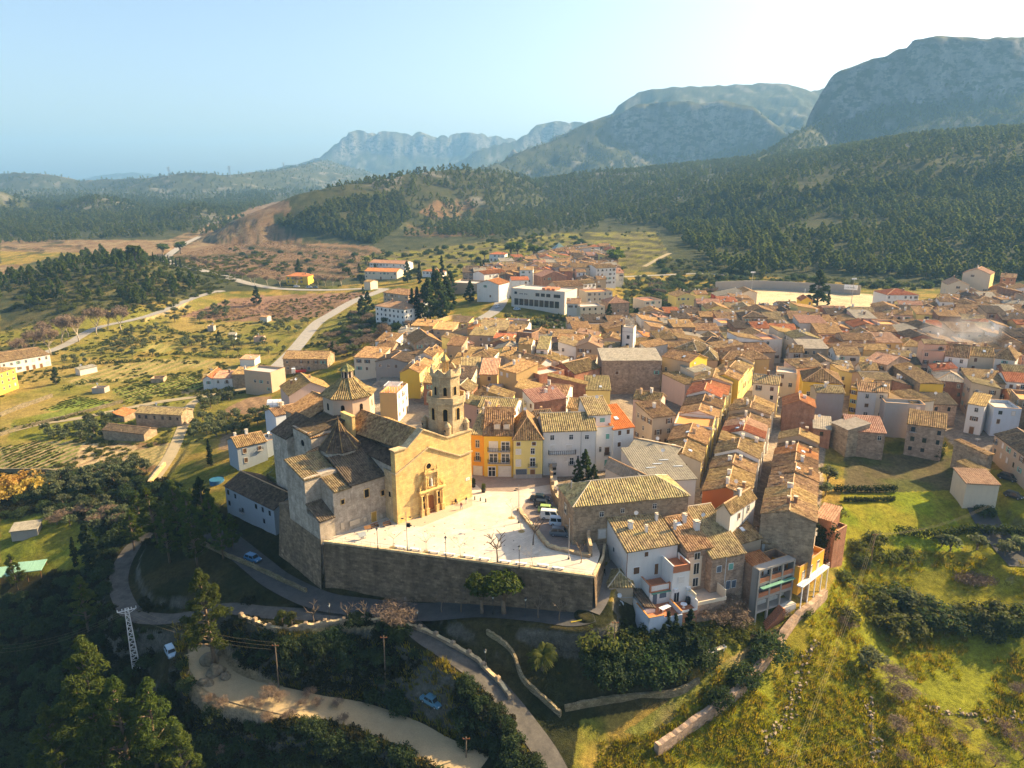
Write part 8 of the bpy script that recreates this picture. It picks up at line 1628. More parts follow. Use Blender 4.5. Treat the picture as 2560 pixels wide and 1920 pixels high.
for i,pts in enumerate([[(550,1320),(560,1420),(575,1540),(578,1650)],[(300,1040),(230,1120),(190,1260),(140,1380),(60,1480),(20,1560)],[(850,1360),(1000,1385),(1200,1405),(1335,1410)]]):
    rs = np.random.default_rng(i); cl = MB(); P = smooth([hit(*zp('9',*q)) for q in pts],10); b0 = P[0]
    for p in P:
        for _ in range(2):
            c = p - b0 + Vector((rs.normal() * .5,rs.normal() * .5,0)); c.z = float(gz(c.x + b0.x,c.y + b0.y)) - b0.z + rs.random() * .5; r_ = .10 + .2 * rs.random()
            cl.box(-r_,r_,-r_ * .7,r_ * .7,-r_ * .6,r_ * .6,0,Matrix.Translation(c) @ Matrix.Rotation(rs.random() * 6,4,'Z') @ Matrix.Rotation(rs.random(),4,'X'))
    tag(cl.build('rubble',flat('rubble_stone_c',(.26,.20,.13),var=.4),loc=b0),kind='stuff')
for i,(x,y,s) in enumerate([(1060,1120,2.0),(1090,1180,1.7),(1140,1200,1.3),(1040,1230,1.5),(1100,1080,1.3)]):
    m = bmesh.new(); bmesh.ops.create_icosphere(m,subdivisions=3,radius=1); rs = np.random.default_rng(i)
    for v in m.verts: q = np.array(v.co) * 1.3 + i * 5; v.co *= 1 + .45 * (float(fbm(np.array([q[0] + q[2]]),np.array([q[1] - q[2]]),3)[0]) - .5) * 2
    me = bpy.data.meshes.new('rock'); m.to_mesh(me); m.free(); me.materials.append(flat('rock',(.17,.135,.085),var=.5)); tag(link('rock',me,None,hit(*zp('8',x,y)),(0,0,i),(s,s * .8,s * .9)),['largest rock at the foot of the tall pine','rock with grass below the tall pine','rounded rock right of the pine trunk','rock at the left of the yard edge','upper rock behind the pine trunk'][i],'rock')
# PAINT, STREET FURNITURE
def paint(name,pts,k,c,lift=.03):
    P = [hit(*zp(k,*q)) for q in pts]; m = MB(); m.poly([(p.x,p.y,p.z + lift + .06) for p in P]); tag(m.build(name,flat('paint_' + name,c)),kind='structure')
RB = {i: r for i,r in enumerate(ROADS)}
paint('blue_parking_bay',[(1725,797),(1890,802),(1880,842),(1712,832)],'3',(.05,.22,.42),.12); paint('yellow_line',[(900,760),(1180,775),(1180,781),(900,766)],'3',(.55,.40,.04),.12); paint('yellow_line',[(1870,915),(1940,900),(1942,908),(1872,922)],'3',(.55,.40,.04),.12)
def gp(k,x,y): p = G(*zp(k,x,y)); return Vector((p.x,p.y,0))
RD = (PLAZA_E - PLAZA_W).normalized(); RZ = math.atan2(RD.y,RD.x)
def bench_mb(m): m.box(-1.1,1.1,-.3,.3,.38,.47)
BN = ['leftmost','second','third','fourth','fifth','sixth','seventh','eighth','ninth','rightmost']
for i,q in enumerate([(775,440),(870,454),(990,470),(1090,484),(1215,499),(1315,515),(1447,532),(1550,545),(1690,556),(1787,575)]):
    o = thing('bench',gp('3',*q),RZ,BN[i] + ' of ten white slab benches along the edge of the square','bench','white benches along the square')
    m = MB(); bench_mb(m); m.build('seat',MATS['plastic_white'],o)
    for s in (-.8,.8): m = MB(); m.box(s - .12,s + .12,-.25,.25,0,.378); m.build('leg',MATS['slab'],o)
for i,(x,y) in enumerate([(1098,1270),(1185,1257)]):
    o = thing('bench',gp('1',x,y),math.atan2(CU.y,CU.x),['brown wooden bench nearer the sacristy door','brown wooden bench in the corner beside the facade'][i],'bench','wooden benches by the church')
    for j in range(3): m = MB(); m.box(-.9,.9,-.25 + .17 * j,-.11 + .17 * j,.40,.45); m.build('slat',MATS['wood'],o)
    for j in range(2): m = MB(); m.box(-.9,.9,.28,.32,.58 + .18 * j,.72 + .18 * j); m.build('slat',MATS['wood'],o)
    for s in (-.75,.75): m = MB(); m.box(s - .05,s + .05,-.25,.3,0,.398); m.build('leg',MATS['iron'],o)
o = thing('information_lectern',gp('1',1012,1350),.6,'slanted information panel on a metal stand near the railing','information panel'); m = MB(); m.box(-.35,.35,-.05,.05,0,.9); m.build('stand',MATS['metal'],o); m = MB(); m.box(-.8,.8,-.5,.5,-.03,.03); m.build('panel',flat('infopanel',(.25,.27,.28)),o,loc=(0,0,1.05),rot=(R(40),0,0))
o = thing('information_lectern',gp('1',1050,1300),.5,'brown slanted panel behind the grey one near the sacristy','information panel'); m = MB(); m.box(-.1,.1,-.05,.05,0,.9); m.build('stand',MATS['metal'],o); m = MB(); m.box(-.7,.7,-.4,.4,-.03,.03); m.build('panel',MATS['wood'],o,loc=(0,0,1.05),rot=(R(38),0,0))
for i,q in enumerate([(279,412),(361,430),(441,445)]): m = MB(); m.frustum((0,0),.14,.13,0,.8,8); m.frustum((0,0),.13,.04,.8,.9,8); tag(m.build('bollard',MATS['iron'],loc=gp('P',*q)),['bollard nearest the church corner','middle bollard of three by the church corner','bollard farthest from the church corner'][i],'bollard','bollards by the church')
for i,(x,y) in enumerate([(258,222),(407,300)]):
    o = thing('planter',gp('P',x,y),0,['clipped shrub in a dark pot against the church side','clipped shrub in a dark pot standing in the street mouth'][i],'planter'); m = MB(); m.frustum((0,0),.42,.55,0,.9,10); m.build('pot',MATS['iron'],o); link('shrub',mesh_np('shrub',leaves(np.random.default_rng(i),[(0,0,1.5,.5,.8)],260,.16),MATS['topiary']),o)
def lamp_tall(p,h,label,arms=((1,0),),box=False):
    o = thing('street_lamp',p,RZ,label,'street lamp'); m = MB(); m.tube([(0,0,0),(0,0,1.0),(0,0,1.02),(0,0,h)],[.13,.13,.08,.055],8); m.build('pole',MATS['metal'],o)
    m = MB(); m.frustum((0,0),.22,.17,0,.35,8); m.build('base',MATS['iron'],o)
    for i,(dx,dz) in enumerate(arms): m = MB(); m.tube([(0,0,h * .8 + dz),(dx * .8,0,h * .8 + dz + .1)],.03,5); m.box(dx * .8 - .25,dx * .8 + .25,-.14,.14,h * .8 + dz + .02,h * .8 + dz + .16); m.build('lamp_head',MATS['iron'],o)
    if box: m = MB(); m.box(.15,.75,-.2,.2,h * .62,h * .62 + .75); m.tube([(0,0,h * .66),(.2,0,h * .66)],.03,4); m.build('loudspeaker',MATS['black'],o)
    return o
lamp_tall(gp('3',820,455),8.2,'tall grey mast with lamps and a black loudspeaker near the facade',((-1,0),(1,.5),(1,-1.2)),True)
lamp_tall(gp('P',930,752),8.6,'tall slim grey lamp mast at the start of the low wall',((-1,.2),(-.6,.6))); lamp_tall(gp('P',1668,1290),8.4,'tall grey lamp mast with a black foot at the right of the square',((-.6,0),))
def lantern(p,h,label):
    o = thing('street_lantern',p,0,label,'street lamp','old lanterns'); m = MB(); m.frustum((0,0),.16,.07,0,.8,8); m.tube([(0,0,.8),(0,0,h - .7)],.055,6); m.build('post',MATS['iron'],o)
    m = MB(); m.frustum((0,0),.12,.24,h - .7,h - .2,6); m.build('glass',flat('lamp_glass',(.5,.5,.46),.3),o); m = MB(); m.frustum((0,0),.3,.06,h - .2,h + .05,6); m.frustum((0,0),.05,.02,h + .05,h + .2,5); m.build('cap',MATS['iron'],o)
for (x,y,h,l,on) in [(630,446,4.6,'lantern nearest the church on the rampart railing',1),(1068,505,4.6,'lantern in the middle of the rampart edge',1),(1538,568,4.6,'lantern right of the twisted tree on the rampart edge',1),(323,922,4.2,'lantern between pollarded trees on the lower road terrace',0),(885,960,4.0,'lantern where the two lower roads meet',0),(1370,866,4.0,'lantern beside the round crowned pines',0),(1578,880,4.0,'lantern between pollarded trees below the right of the wall',0),(1320,1222,4.2,'lantern beside the descending road',0)]:
    lantern(gp('3',x,y) if on else hit(*zp('3',x,y)),h,l)
for k,x,y,h,l in [('H',425,785,9,'leaning wooden pole standing in the sunlit dirt yard'),('3',678,1285,9,'bare wooden pole on the dark bank'),('4',478,1218,7,'wooden pole among shrubs under the terraced houses'),('9',553,660,9,'wooden pole carrying the wires over the right slope'),('0',1165,1895,4,'short post at the bend of the descending road')]:
    o = thing('utility_pole',hit(*zp(k,x,y)),0,l,'utility pole'); m = MB(); m.tube([(0,0,-.5),(.1,0,h)],[.14,.10],6); m.build('pole',MATS['bark'],o); m = MB(); m.box(-.5,.7,-.05,.05,h - .4,h - .3); [m.frustum((x_,0),.05,.05,h - .3,h - .12,5) for x_ in (-.4,.1,.6)]; m.build('crossarm',MATS['rust'],o)
def wire(label,a,b,sag,r=.016,n=3,gap=.35):
    a,b = Vector(a),Vector(b); d = (b - a); nn = Vector((-d.y,d.x,0)).normalized(); m = MB()
    for j in range(n):
        o_ = nn * (j - (n - 1) / 2) * gap; m.tube([a.lerp(b,t / 14) - a + o_ + Vector((0,0,-4 * sag * (t / 14) * (1 - t / 14))) for t in range(15)],r,3,cap=False)
    tag(m.build('power_line',flat('wire',(.22,.18,.10)),loc=a),label,'power line')
pp = hit(*zp('9',553,660)) + Vector((0,0,8.8)); wire('bundle of wires from the slope pole to the walled garden annex',pp,G(*zp('9',1200,312),-1.5),2.0); wire('bundle of wires running from the slope pole to the lower edge',pp,D(*zp('9',140,1680),88),3.0)
wire('three sagging wires crossing the lower right corner',D(*zp('9',1400,1010),150),D(*zp('9',100,1690),84),3.5,gap=2.2)
def lattice(label,p,h,w0,w1,arms,name='lattice_pylon',th=.09,mat='metal'):
    o = thing(name,p,.5,label,'pylon'); m = MB(); n = max(5,int(h / (w0 * .9)))
    def cn(t,i): w = w0 + (w1 - w0) * t; s = ((-1,-1),(1,-1),(1,1),(-1,1))[i % 4]; return Vector((s[0] * w / 2,s[1] * w / 2,h * t))
    for i in range(4): m.tube([cn(0,i),cn(1,i)],th,4)
    for k in range(n):
        t0,t1 = k / n,(k + 1) / n
        for i in range(4): m.tube([cn(t0,i),cn(t1,i + 1)],th * .6,3,cap=False); m.tube([cn(t1,i),cn(t1,i + 1)],th * .6,3,cap=False)
    m.build('tower',MATS[mat],o); m = MB()
    for z,l in arms: m.tube([(-l,0,z),(l,0,z)],th,4); m.tube([(-l,0,z),(0,0,z - l * .5)],th * .7,3); m.tube([(l,0,z),(0,0,z - l * .5)],th * .7,3); [m.frustum((s * l,0),.08,.08,z + .05,z + .5,5) for s in (-1,-.5,.5,1)]
    m.build('crossarm',MATS[mat],o); return o
flat('galv',(.62,.62,.60),.6); py_ = lattice('white lattice pylon rising from the dark valley bottom left',hit(*zp('8',690,1160)),13.5,1.3,.6,((13.2,1.6),),mat='galv')
pt_ = py_.location + Vector((0,0,13.3)); wire('thin wires from the lattice pylon to the left edge',pt_,D(*zp('8',-60,1060),118),2.0,gap=1.2,r=.015); wire('thin wires from the lattice pylon across the yard',pt_,hit(*zp('H',430,785)) + Vector((0,0,8.6)),1.5,gap=1.0,r=.015)
for x,y,l in [(424,443,'farthest left pylon on the skyline'),(575,440,'second pylon on the skyline'),(710,428,'third pylon on the skyline near the massif'),(785,402,'pylon on the shoulder of the massif')]: p = hit(x,y + 3); lattice(l,p,42,7,2,((40,7),(34,8),(28,7)),'skyline_pylon',.35)
# VEHICLES
def car_meshes(kind):
    m = MB(); g = MB(); L,Wd,Hh_ = {'hatch': (4.0,1.7,1.48),'saloon': (4.4,1.74,1.42),'van': (4.7,1.85,1.95),'small_van': (4.1,1.72,1.82),'suv': (4.4,1.8,1.65)}[kind]
    zb,zs = .30,Hh_ * (.50 if 'van' in kind else .58)
    hood = {'hatch': .24,'saloon': .26,'van': .16,'small_van': .22,'suv': .25}[kind]; tr = {'hatch': .02,'saloon': .17,'van': .0,'small_van': .0,'suv': .02}[kind]
    sec = [(-L / 2,.45,zs * .92,.86),(-L / 2 + .12,zb,zs,.95),(-L * .25,zb - .05,zs + .02,1),(0,zb - .05,zs + .02,1),(L * .25,zb - .05,zs,1),(L / 2 - .5,zb,zs * .94,.98),(L / 2 - .12,zb,zs * .82,.92),(L / 2,.42,zs * .70,.80)]
    def loft(mb,S,mi):
        R_ = []
        for x,z0,z1,wf in S:
            w = Wd / 2 * wf; R_.append([(x,-w,z0),(x,-w * 1.0,z0 + (z1 - z0) * .55),(x,-w * .93,z1),(x,w * .93,z1),(x,w,z0 + (z1 - z0) * .55),(x,w,z0)])
        for a,b in zip(R_[:-1],R_[1:]):
            for i in range(6): j = (i + 1) % 6; mb.quad(a[i],a[j],b[j],b[i],mi)
        mb.poly(R_[0],mi); mb.poly(R_[-1][::-1],mi)
    loft(m,sec,0)
    x0,x1 = -L / 2 + tr * L + .08,L / 2 - hood * L * .9; r0,r1 = x0 + (.10 if 'van' in kind else .38),x1 - (.55 if kind != 'van' else .7); wb,wt = Wd / 2 * .92,Wd / 2 * .78
    B = [(x0,-wb,zs),(x1,-wb,zs),(x1,wb,zs),(x0,wb,zs)]; T4 = [(r0,-wt,Hh_),(r1,-wt,Hh_),(r1,wt,Hh_),(r0,wt,Hh_)]
    m.quad(*T4,0); m.quad(*[(x * .98,y * .9,Hh_ + .04) for x,y,z in T4],0)
    for i in range(4): j = (i + 1) % 4; m.quad(B[i],B[j],T4[j],T4[i],0)
    def lerp(a,b,t): return Vector(a).lerp(Vector(b),t)
    for i in range(4):
        j = (i + 1) % 4; a,b,c,d = map(Vector,(B[i],B[j],T4[j],T4[i])); nrm = (b - a).cross(d - a).normalized() * .012; sp = [(.06,.47),(.53,.94)] if i in (0,2) else [(.07,.93)]
        if kind == 'van' and i in (0,2): sp = [(.52,.93)] if i == 2 else [(.07,.48)]; sp = [(.28,.55),(.62,.93)]
        for s0,s1 in sp: q = lambda s,t: a.lerp(b,s).lerp(d.lerp(c,s),t) + nrm; g.quad(q(s0,.12),q(s1,.12),q(s1,.88),q(s0,.88))
    return m,g,(L,Wd,zs)
def wheel_meshes():
    t_,r_ = MB(),MB(); n = 14
    for i in range(n):
        a0,a1 = 6.2832 * i / n,6.2832 * (i + 1) / n; q = lambda a,r,y: (r * math.cos(a),y,r * math.sin(a))
        t_.quad(q(a0,.31,-.1),q(a1,.31,-.1),q(a1,.31,.1),q(a0,.31,.1)); t_.quad(q(a0,.2,-.1),q(a1,.2,-.1),q(a1,.31,-.1),q(a0,.31,-.1)); t_.quad(q(a1,.2,.1),q(a0,.2,.1),q(a0,.31,.1),q(a1,.31,.1))
        for y in (-.08,.08): r_.poly([q(a0,.2,y),q(a1,.2,y),(0,y * 1.1,0)])
    return t_.mesh('tyre',MATS['black']),r_.mesh('rim',MATS['metal'])
WT,WR = wheel_meshes(); CARS = {}
def car(kind,p,rz,col,label,name='parked_car',cat='car',group=None):
    if kind not in CARS: m,g,d = car_meshes(kind); CARS[kind] = (m,g.mesh('glass',MATS['glass']),d)
    m,g,(L,Wd,zs) = CARS[kind]; key = 'carpaint_%s' % '_'.join('%02d' % int(c * 99) for c in col); pm = MATS.get(key) or flat(key,col,.3,.5,var=.03)
    o = thing(name,p,rz,label,cat,group); link('body',m.mesh('body',[pm]),o); link('windows',g,o)
    for x in (-L * .31,L * .32):
        for y in (-Wd / 2 + .06,Wd / 2 - .06): w_ = link('wheel',WT,o,(x,y,.31)); link('rim',WR,w_)
    for y in (-.55,.55): h_ = MB(); h_.box(L / 2 - .13,L / 2 - .01,y * Wd / 1.7 - .16,y * Wd / 1.7 + .16,zs * .66,zs * .82); h_.build('headlight',MATS['plastic_white'],o); h_ = MB(); h_.box(-L / 2 - .01,-L / 2 + .05,y * Wd / 1.6 - .08,y * Wd / 1.6 + .08,zs * .6,zs * .9); h_.build('tail_light',MATS['red_paint'],o)
    return o
hd = gp('P',1560,725) - gp('P',1290,700); HZ = math.atan2(hd.y,hd.x) + .05
cg = 'cars parked beside the square'
for kind,x,y,c,l in [('saloon',1245,420,(.012,.03,.045),'dark blue estate car, uppermost of the parked row'),('hatch',1285,510,(.015,.022,.035),'dark navy car, second in the parked row'),('hatch',1350,590,(.30,.42,.12),'lime green car half hidden behind the white van'),('van',1410,690,(.70,.68,.62),'white van with side windows parked beside the square'),('small_van',1530,785,(.58,.64,.70),'pale small van parked between the white van and grey car'),('suv',1545,935,(.12,.135,.155),'grey car lowest in the parked row')]: car(kind,gp('P',x,y) + Vector((0,0,.03)),HZ,c,l,group=cg)
car('hatch',hit(*zp('8',1280,612)) + Vector((0,0,.12)),-.5,(.04,.16,.30),'blue car parked in the shade at the foot of the church wall'); car('hatch',hit(*zp('8',866,1085)) + Vector((0,0,.1)),-.9,(.32,.45,.55),'pale blue car standing in the dark hollow behind the pine'); car('saloon',hit(*zp('H',2095,960)) + Vector((0,0,.12)),-.65,(.08,.20,.28),'blue saloon parked in the shade beside the dirt road')
for k,x,y,c,l,z in [('7',1660,870,(.5,.5,.52),'grey car on the rising road beside the barn',.9),('7',1625,880,(.65,.65,.62),'white car on the rising road behind the barn',.9),('6',762,375,(.6,.62,.66),'white car at the bottom of the uphill street',1.2),('6',868,388,(.45,.55,.66),'pale blue car in front of the modern building',.1),('D',2050,1265,(.02,.025,.03),'black car in the shaded street at the far right',-1.0),('D',2105,1440,(.03,.035,.04),'dark car lower down the shaded street at the right',-1.0),('7',1710,487,(.4,.4,.42),'grey car parked by the yellow roadside house',.1),('7',1745,488,(.1,.12,.12),'dark car parked by the yellow roadside house',.1),('7',1640,483,(.6,.6,.6),'white car on the valley road',.1)]: car(random.choice(['hatch','suv']),hit(*zp(k,x,y)) + Vector((0,0,.1)),z,c,l)
o = thing('truck',hit(*zp('W',740,255)) + Vector((0,0,.1)),.25,'red flatbed truck with a white cab in the barn yard','truck')
m = MB(); m.box(-3.4,.9,-1.1,1.1,.9,1.6); m.build('bed',MATS['red_paint'],o); m = MB(); m.box(-5.1,-3.5,-1.1,1.1,.6,1.6); m.box(-5.0,-3.5,-1.0,1.0,1.6,2.6); m.build('cab',MATS['plastic_white'],o); m = MB(); m.box(-5.03,-5.005,-.9,.9,1.7,2.4); m.build('windscreen',MATS['glass'],o)
for x in (-4.3,-1,.2):
    for y in (-1,1): w_ = link('wheel',WT,o,(x,y,.45),None,(1.4,1.3,1.4)); link('rim',WR,w_)
# PEOPLE
def person(p,rz,label,shirt,trousers,hair=(.03,.02,.015),pose='stand',skin=(.50,.32,.23)):
    o = thing('person',p,rz,label,'person')
    hip = .92; J = [((0,0,hip),.15),((0,0,1.15),.14),((0,0,1.40),.155),((0,0,1.52),.055),((0,.01,1.62),.095),((0,.015,1.72),.085)]
    E_ = [(0,1),(1,2),(2,3),(3,4),(4,5)]
    def add(par,q,r): J.append((q,r)); E_.append((par,len(J) - 1)); return len(J) - 1
    sit = pose == 'sit'; st = .22 if pose == 'walk' else .02
    if sit: J = [((q[0],q[1] - .0,q[2] - .46),r) for q,r in J]
    zz = -.46 if sit else 0
    for s in (-1,1):
        a = add(2,(s * .19,0,1.40 + zz),.065); b = add(a,(s * .26,.06 * s * (pose == 'walk') - .02,1.13 + zz),.05); c = add(b,(s * .25,.14 if sit else .10 * s * (pose == 'walk') + .06,.90 + zz),.038); c = add(c,(s * .25,.2 if sit else .10 * s * (pose == 'walk') + .09,.82 + zz),.042)
        a = add(0,(s * .10,0,hip - .08 + zz),.10)
        if sit: b = add(a,(s * .13,.42,.48),.075); c = add(b,(s * .13,.50,.08),.05); c = add(c,(s * .13,.66,.04),.045)
        else: b = add(a,(s * .11,s * st * .6 + .03,.50),.07); c = add(b,(s * .11,s * st - .02,.08),.045); c = add(c,(s * .11,s * st + .15,.045),.042)
    me = bpy.data.meshes.new('body'); me.from_pydata([q for q,r in J],E_,[]); ob = bpy.data.objects.new('body_tmp',me); COL.objects.link(ob); ob.modifiers.new('skin','SKIN')
    for i,(q,r) in enumerate(J): me.skin_vertices[0].data[i].radius = (r,r)
    me.skin_vertices[0].data[0].use_root = True; sb = ob.modifiers.new('sub','SUBSURF'); sb.levels = 2; sb.render_levels = 2
    dg = bpy.context.evaluated_depsgraph_get(); m2 = bpy.data.meshes.new_from_object(ob.evaluated_get(dg)); bpy.data.objects.remove(ob)
    kk = lambda c: MATS.get('cloth%s' % (c,)) or flat('cloth%s' % (c,),c,.9,.1)
    m2.materials.clear(); [m2.materials.append(q) for q in (kk(shirt),kk(trousers),kk(skin),kk(hair),MATS['black'])]
    for f in m2.polygons:
        z = f.center.z - zz; x,y = f.center.x,f.center.y; f.use_smooth = True
        f.material_index = 3 if z > 1.69 or (z > 1.58 and y < -.03) else 2 if z > 1.47 else (2 if abs(x) > .2 and z < .90 and not sit and z > .7 else (0 if z > .94 else (4 if f.center.z < .09 else 1)))
        if sit and z <= .94: f.material_index = 4 if f.center.z < .09 else 1
    b_ = link('body',m2,o)
    m = MB()
    for s in (-1,1): m.box(s * .035 - .012,s * .035 + .012,.095,.104,1.64 + zz,1.655 + zz,0)
    m.box(-.014,.014,.095,.125,1.59 + zz,1.635 + zz,1); m.box(-.03,.03,.09,.1,1.56 + zz,1.57 + zz,0); m.build('face',[MATS['black'],kk(skin)],o); return o
person(gp('3',1166,188),2.6,'person in a reddish top and blue trousers walking alone across the bright square',(.36,.12,.09),(.16,.20,.32),pose='walk'); person(gp('3',1198,152),1.0,'person in a black jacket standing by the church corner',(.02,.02,.024),(.55,.52,.48))
sp_ = gp('3',1130,150); person(Vector((sp_.x,sp_.y,0)),math.atan2(CU.y,CU.x) - math.pi,'person in dark clothes sitting against the sunny church facade',(.03,.025,.025),(.03,.03,.035),pose='sit')
lg = thing('stone_ledge',sp_ + Vector((.1,.2,0)),math.atan2(CU.y,CU.x),'low stone ledge at the foot of the facade under the sitting person','ledge'); m = MB(); m.box(-1.0,1.0,-.25,.25,0,.44); m.build('block',W['ashlar'],lg)
for i,(x,y) in enumerate([(2065,612),(2087,616)]): q = hit(*zp('3',x,y)); person(q + Vector((0,0,.12)),1.4,['left of two people in black walking down the shady passage','right of two people in black walking down the shady passage'][i],(.012,.012,.014),(.015,.015,.02),pose='walk')
# GARDEN AND FIELD OBJECTS
def chair(p,rz,label):
    o = thing('garden_chair',p,rz,label,'chair','white garden chairs'); m = MB(); m.box(-.26,.26,-.26,.26,.40,.44); m.build('seat',MATS['plastic_white'],o); m = MB(); m.box(-.26,.26,.24,.29,.45,.92); m.build('backrest',MATS['plastic_white'],o)
    for s in (-.22,.22):
        for t2 in (-.22,.22): m = MB(); m.box(s - .03,s + .03,t2 - .03,t2 + .03,0,.398); m.build('leg',MATS['plastic_white'],o)
        m = MB(); m.box(s - .03,s + .03,-.24,.238,.60,.64); m.build('armrest',MATS['plastic_white'],o)
for i,(x,y) in enumerate([(1187,1195),(1247,1165),(1360,1085)]): chair(hit(*zp('4',x,y)),i * 2.0,['white chair left of the garden table','white chair right of the garden table','white chair standing alone below the stairs'][i])
o = thing('garden_table',hit(*zp('4',1212,1185)),.5,'pale garden table between two white chairs on the slope','table'); m = MB(); m.box(-.8,.8,-.45,.45,.70,.75); m.build('table_top',W['cream'],o)
for s in (-.7,.7):
    for t2 in (-.35,.35): m = MB(); m.box(s - .04,s + .04,t2 - .04,t2 + .04,0,.698); m.build('leg',MATS['plastic_white'],o)
o = thing('stone_well',hit(*zp('4',1142,1230)),0,'round grey stone well left of the garden table','well'); m = MB(); m.frustum((0,0),.75,.7,-.3,1.5,12); m.build('drum',W['cement'],o); m = MB(); m.frustum((0,0),.8,.8,1.5,1.62,12); m.build('rim',MATS['slab'],o)
o = thing('swimming_pool',hit(*zp('8',1098,215)),0,'round blue garden pool beside the blue house','pool'); m = MB(); m.frustum((0,0),1.9,1.9,-.3,1.0,20,cap=False); m.build('wall',flat('pool_wall',(.03,.12,.24)),o); m = MB(); m.frustum((0,0),1.85,1.85,.5,.9,20); m.build('water',flat('pool_water',(.03,.12,.20),.6,.1),o)
for i,(x,y,s) in enumerate([(160,690,1.0),(10,720,.9)]):
    p = hit(*zp('8',x,y)); o = thing('shelter',p,.25,['open shelter with a pale green sheet roof on wooden posts','second green roofed shelter cut by the left edge'][i],'shelter'); m = MB(); roof_slope(m,(-3.2 * s,-2.2,2.5),(3.2 * s,-2.2,2.5),(3.2 * s,2.2,3.1),(-3.2 * s,2.2,3.1),pitch=.3,amp=.04); m.build('roof',flat('green_sheet',(.20,.36,.27)),o)
    for sx_ in (-2.9 * s,0,2.9 * s):
        for sy_ in (-2,2): m = MB(); m.box(sx_ - .07,sx_ + .07,sy_ - .07,sy_ + .07,-.3,2.5 + (sy_ + 2) * .13); m.build('post',MATS['wood'],o)
o = thing('hut',hit(*zp('8',140,480)),.3,'grey lean to hut among trees left of the feathery grove','hut'); m = MB(); m.box(-3,3,-2,2,-.5,2.4); m.build('wall',W['cement'],o); m = MB(); roof_slope(m,(-3.3,-2.3,2.4),(3.3,-2.3,2.4),(3.3,2.3,3.0),(-3.3,2.3,3.0),pitch=.4,amp=.04); m.build('roof',T['fibro'],o)
o = thing('greenhouse',hit(*zp('1',440,425)),.1,'small white plastic greenhouse tunnel beside the garden plots','greenhouse'); m = MB(); n = 8
for k in range(n): a0,a1 = math.pi * k / n,math.pi * (k + 1) / n; m.quad((-4,2.3 * math.cos(a0),2.3 * math.sin(a0)),(4,2.3 * math.cos(a0),2.3 * math.sin(a0)),(4,2.3 * math.cos(a1),2.3 * math.sin(a1)),(-4,2.3 * math.cos(a1),2.3 * math.sin(a1)))
for x in (-4,4): m.poly([(x,2.3 * math.cos(math.pi * k / n),2.3 * math.sin(math.pi * k / n)) for k in range(n + 1)])
m.build('cover',MATS['plastic_white'],o)
m = MB()
for x in (-4,-2,0,2,4): m.tube([(x,2.34 * math.cos(math.pi * k / n),2.34 * math.sin(math.pi * k / n)) for k in range(n + 1)],.05,4)
m.build('hoops',MATS['metal'],o)
p = hit(*zp('6',1100,92)); o = thing('pavilion',p,.3,'pavilion with a pale green glass pyramid roof among round trees','pavilion'); m = MB(); m.box(-9,9,-9,9,-1,4); m.build('wall',W['tan'],o); m = MB(); m.frustum((0,0),11,.3,4,12,4,math.pi / 4); m.build('roof',flat('green_glass',(.13,.19,.17),.3,.5),o)
b0,b1 = hit(*zp('E',1970,192)),hit(*zp('E',2155,205)); d = b1 - b0; L_ = d.length; rz = math.atan2(d.y,d.x)
o = thing('banner',b0 + Vector((0,-1.2,0)),rz,'white club banner with dark lettering on the sports field wall','banner'); m = MB(); m.box(0,L_,-.1,0,3.2,6.4); m.build('board',MATS['plastic_white'],o); text('lettering','C.E. TIVISSA',L_ * .125,MATS['iron'],o,(L_ / 2,-.13,4.2)); m = MB(); [m.tube([(x,.05,-1),(x,.05,6.4)],.12,5) for x in (.3,L_ / 2,L_ - .3)]; m.build('posts',MATS['metal'],o)
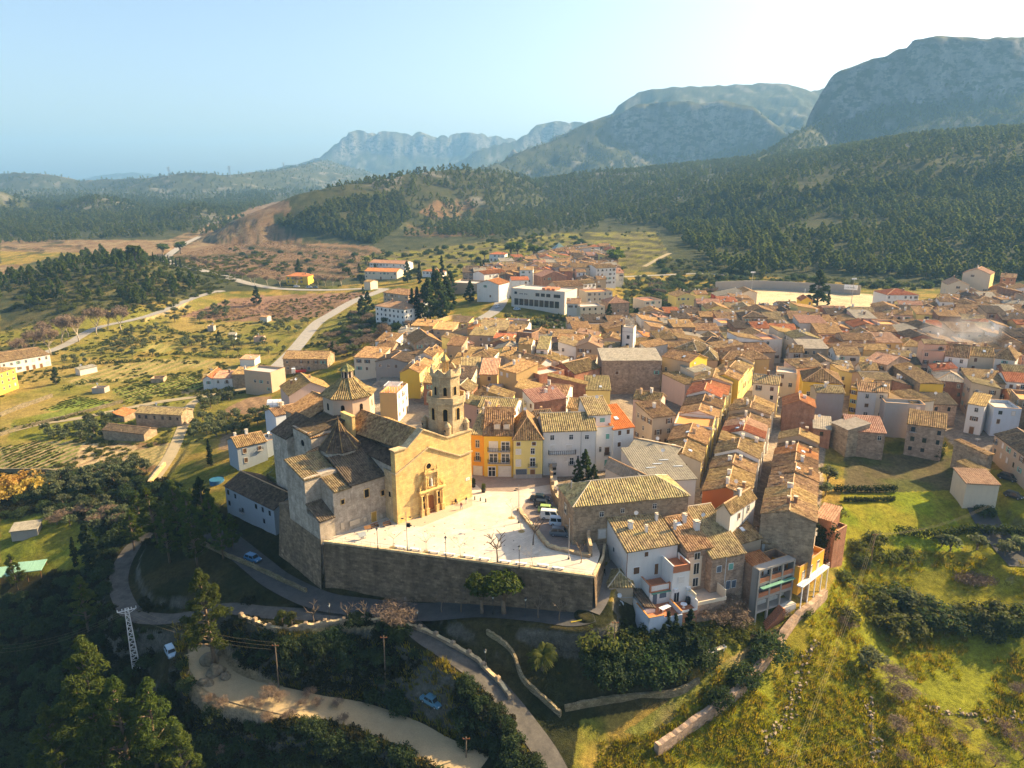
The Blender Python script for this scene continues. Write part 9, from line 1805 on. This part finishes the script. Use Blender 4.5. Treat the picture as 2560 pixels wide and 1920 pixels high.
for x,y,l in [(705,215,'tall floodlight pole at the left end of the sports field'),(2090,330,'floodlight pole near the right end of the sports field'),(1180,480,'')][:2]:
    o = thing('floodlight',hit(*zp('E',x,y)),0,l,'floodlight'); m = MB(); m.tube([(0,0,0),(0,0,15)],[.2,.1],6); m.build('pole',MATS['metal'],o); m = MB(); m.box(-1.4,1.4,-.2,.2,14.6,15.4); m.build('lamp_head',MATS['plastic_white'],o)
for i,(x,y) in enumerate([(480,160),(1450,180)]):
    o = thing('goal',hit(*zp('E',x,y)),1.2 if i == 0 else 1.2,['left goal on the sandy sports field','right goal on the sandy sports field'][i],'goal'); m = MB(); m.tube([(-3.6,0,0),(-3.6,0,2.4),(3.6,0,2.4),(3.6,0,0)],.1,5); m.build('frame',MATS['plastic_white'],o); m = MB(); [m.tube([(x_,0,2.4),(x_,1.6,0)],.05,4) for x_ in (-3.6,3.6)]; m.build('stay',MATS['metal'],o)
t = NT('smoke'); t.n.remove(t.b); pv2 = t.new('VolumePrincipled'); pv2.inputs['Color'].default_value = (.9,.93,1,1); nz = t.noise(.13,3,.6); gr = t.new('TexGradient',gradient_type='SPHERICAL')
mp = t.new('Mapping'); mp.inputs['Scale'].default_value = (1 / 18,1 / 9,1 / 7); t.l.new(t.tc.outputs['Object'],mp.inputs[0]); t.l.new(mp.outputs[0],gr.inputs[0]); t.l.new(t.math('MULTIPLY',t.math('MULTIPLY',gr.outputs[1],t.ramp(nz,[(.42,0.0),(.7,1.0)])),.16),pv2.inputs['Density']); t.l.new(pv2.outputs[0],t.n['Material Output'].inputs['Volume'])
m = bmesh.new(); bmesh.ops.create_icosphere(m,subdivisions=2,radius=1)
for v in m.verts: v.co = Vector((v.co.x * 18,v.co.y * 9,v.co.z * 7))
me = bpy.data.meshes.new('smoke'); m.to_mesh(me); m.free(); me.materials.append(t.mat); tag(link('smoke',me,None,G(*zp('F',1450,850),14)),kind='stuff')
rs = random.Random(2); m = MB()
for i in range(9):
    for j in range(7):
        p = gp('3',420 + 1150 * i / 9 + 60 * (j % 2),250 + 30 * j + i * 6 + rs.uniform(-4,4)); m.frustum((p.x,p.y),.16,.16,.012,.018,8)
tag(m.build('ground_lights',MATS['iron']),kind='stuff')
for q_ in ORDS: ordinal(*q_)
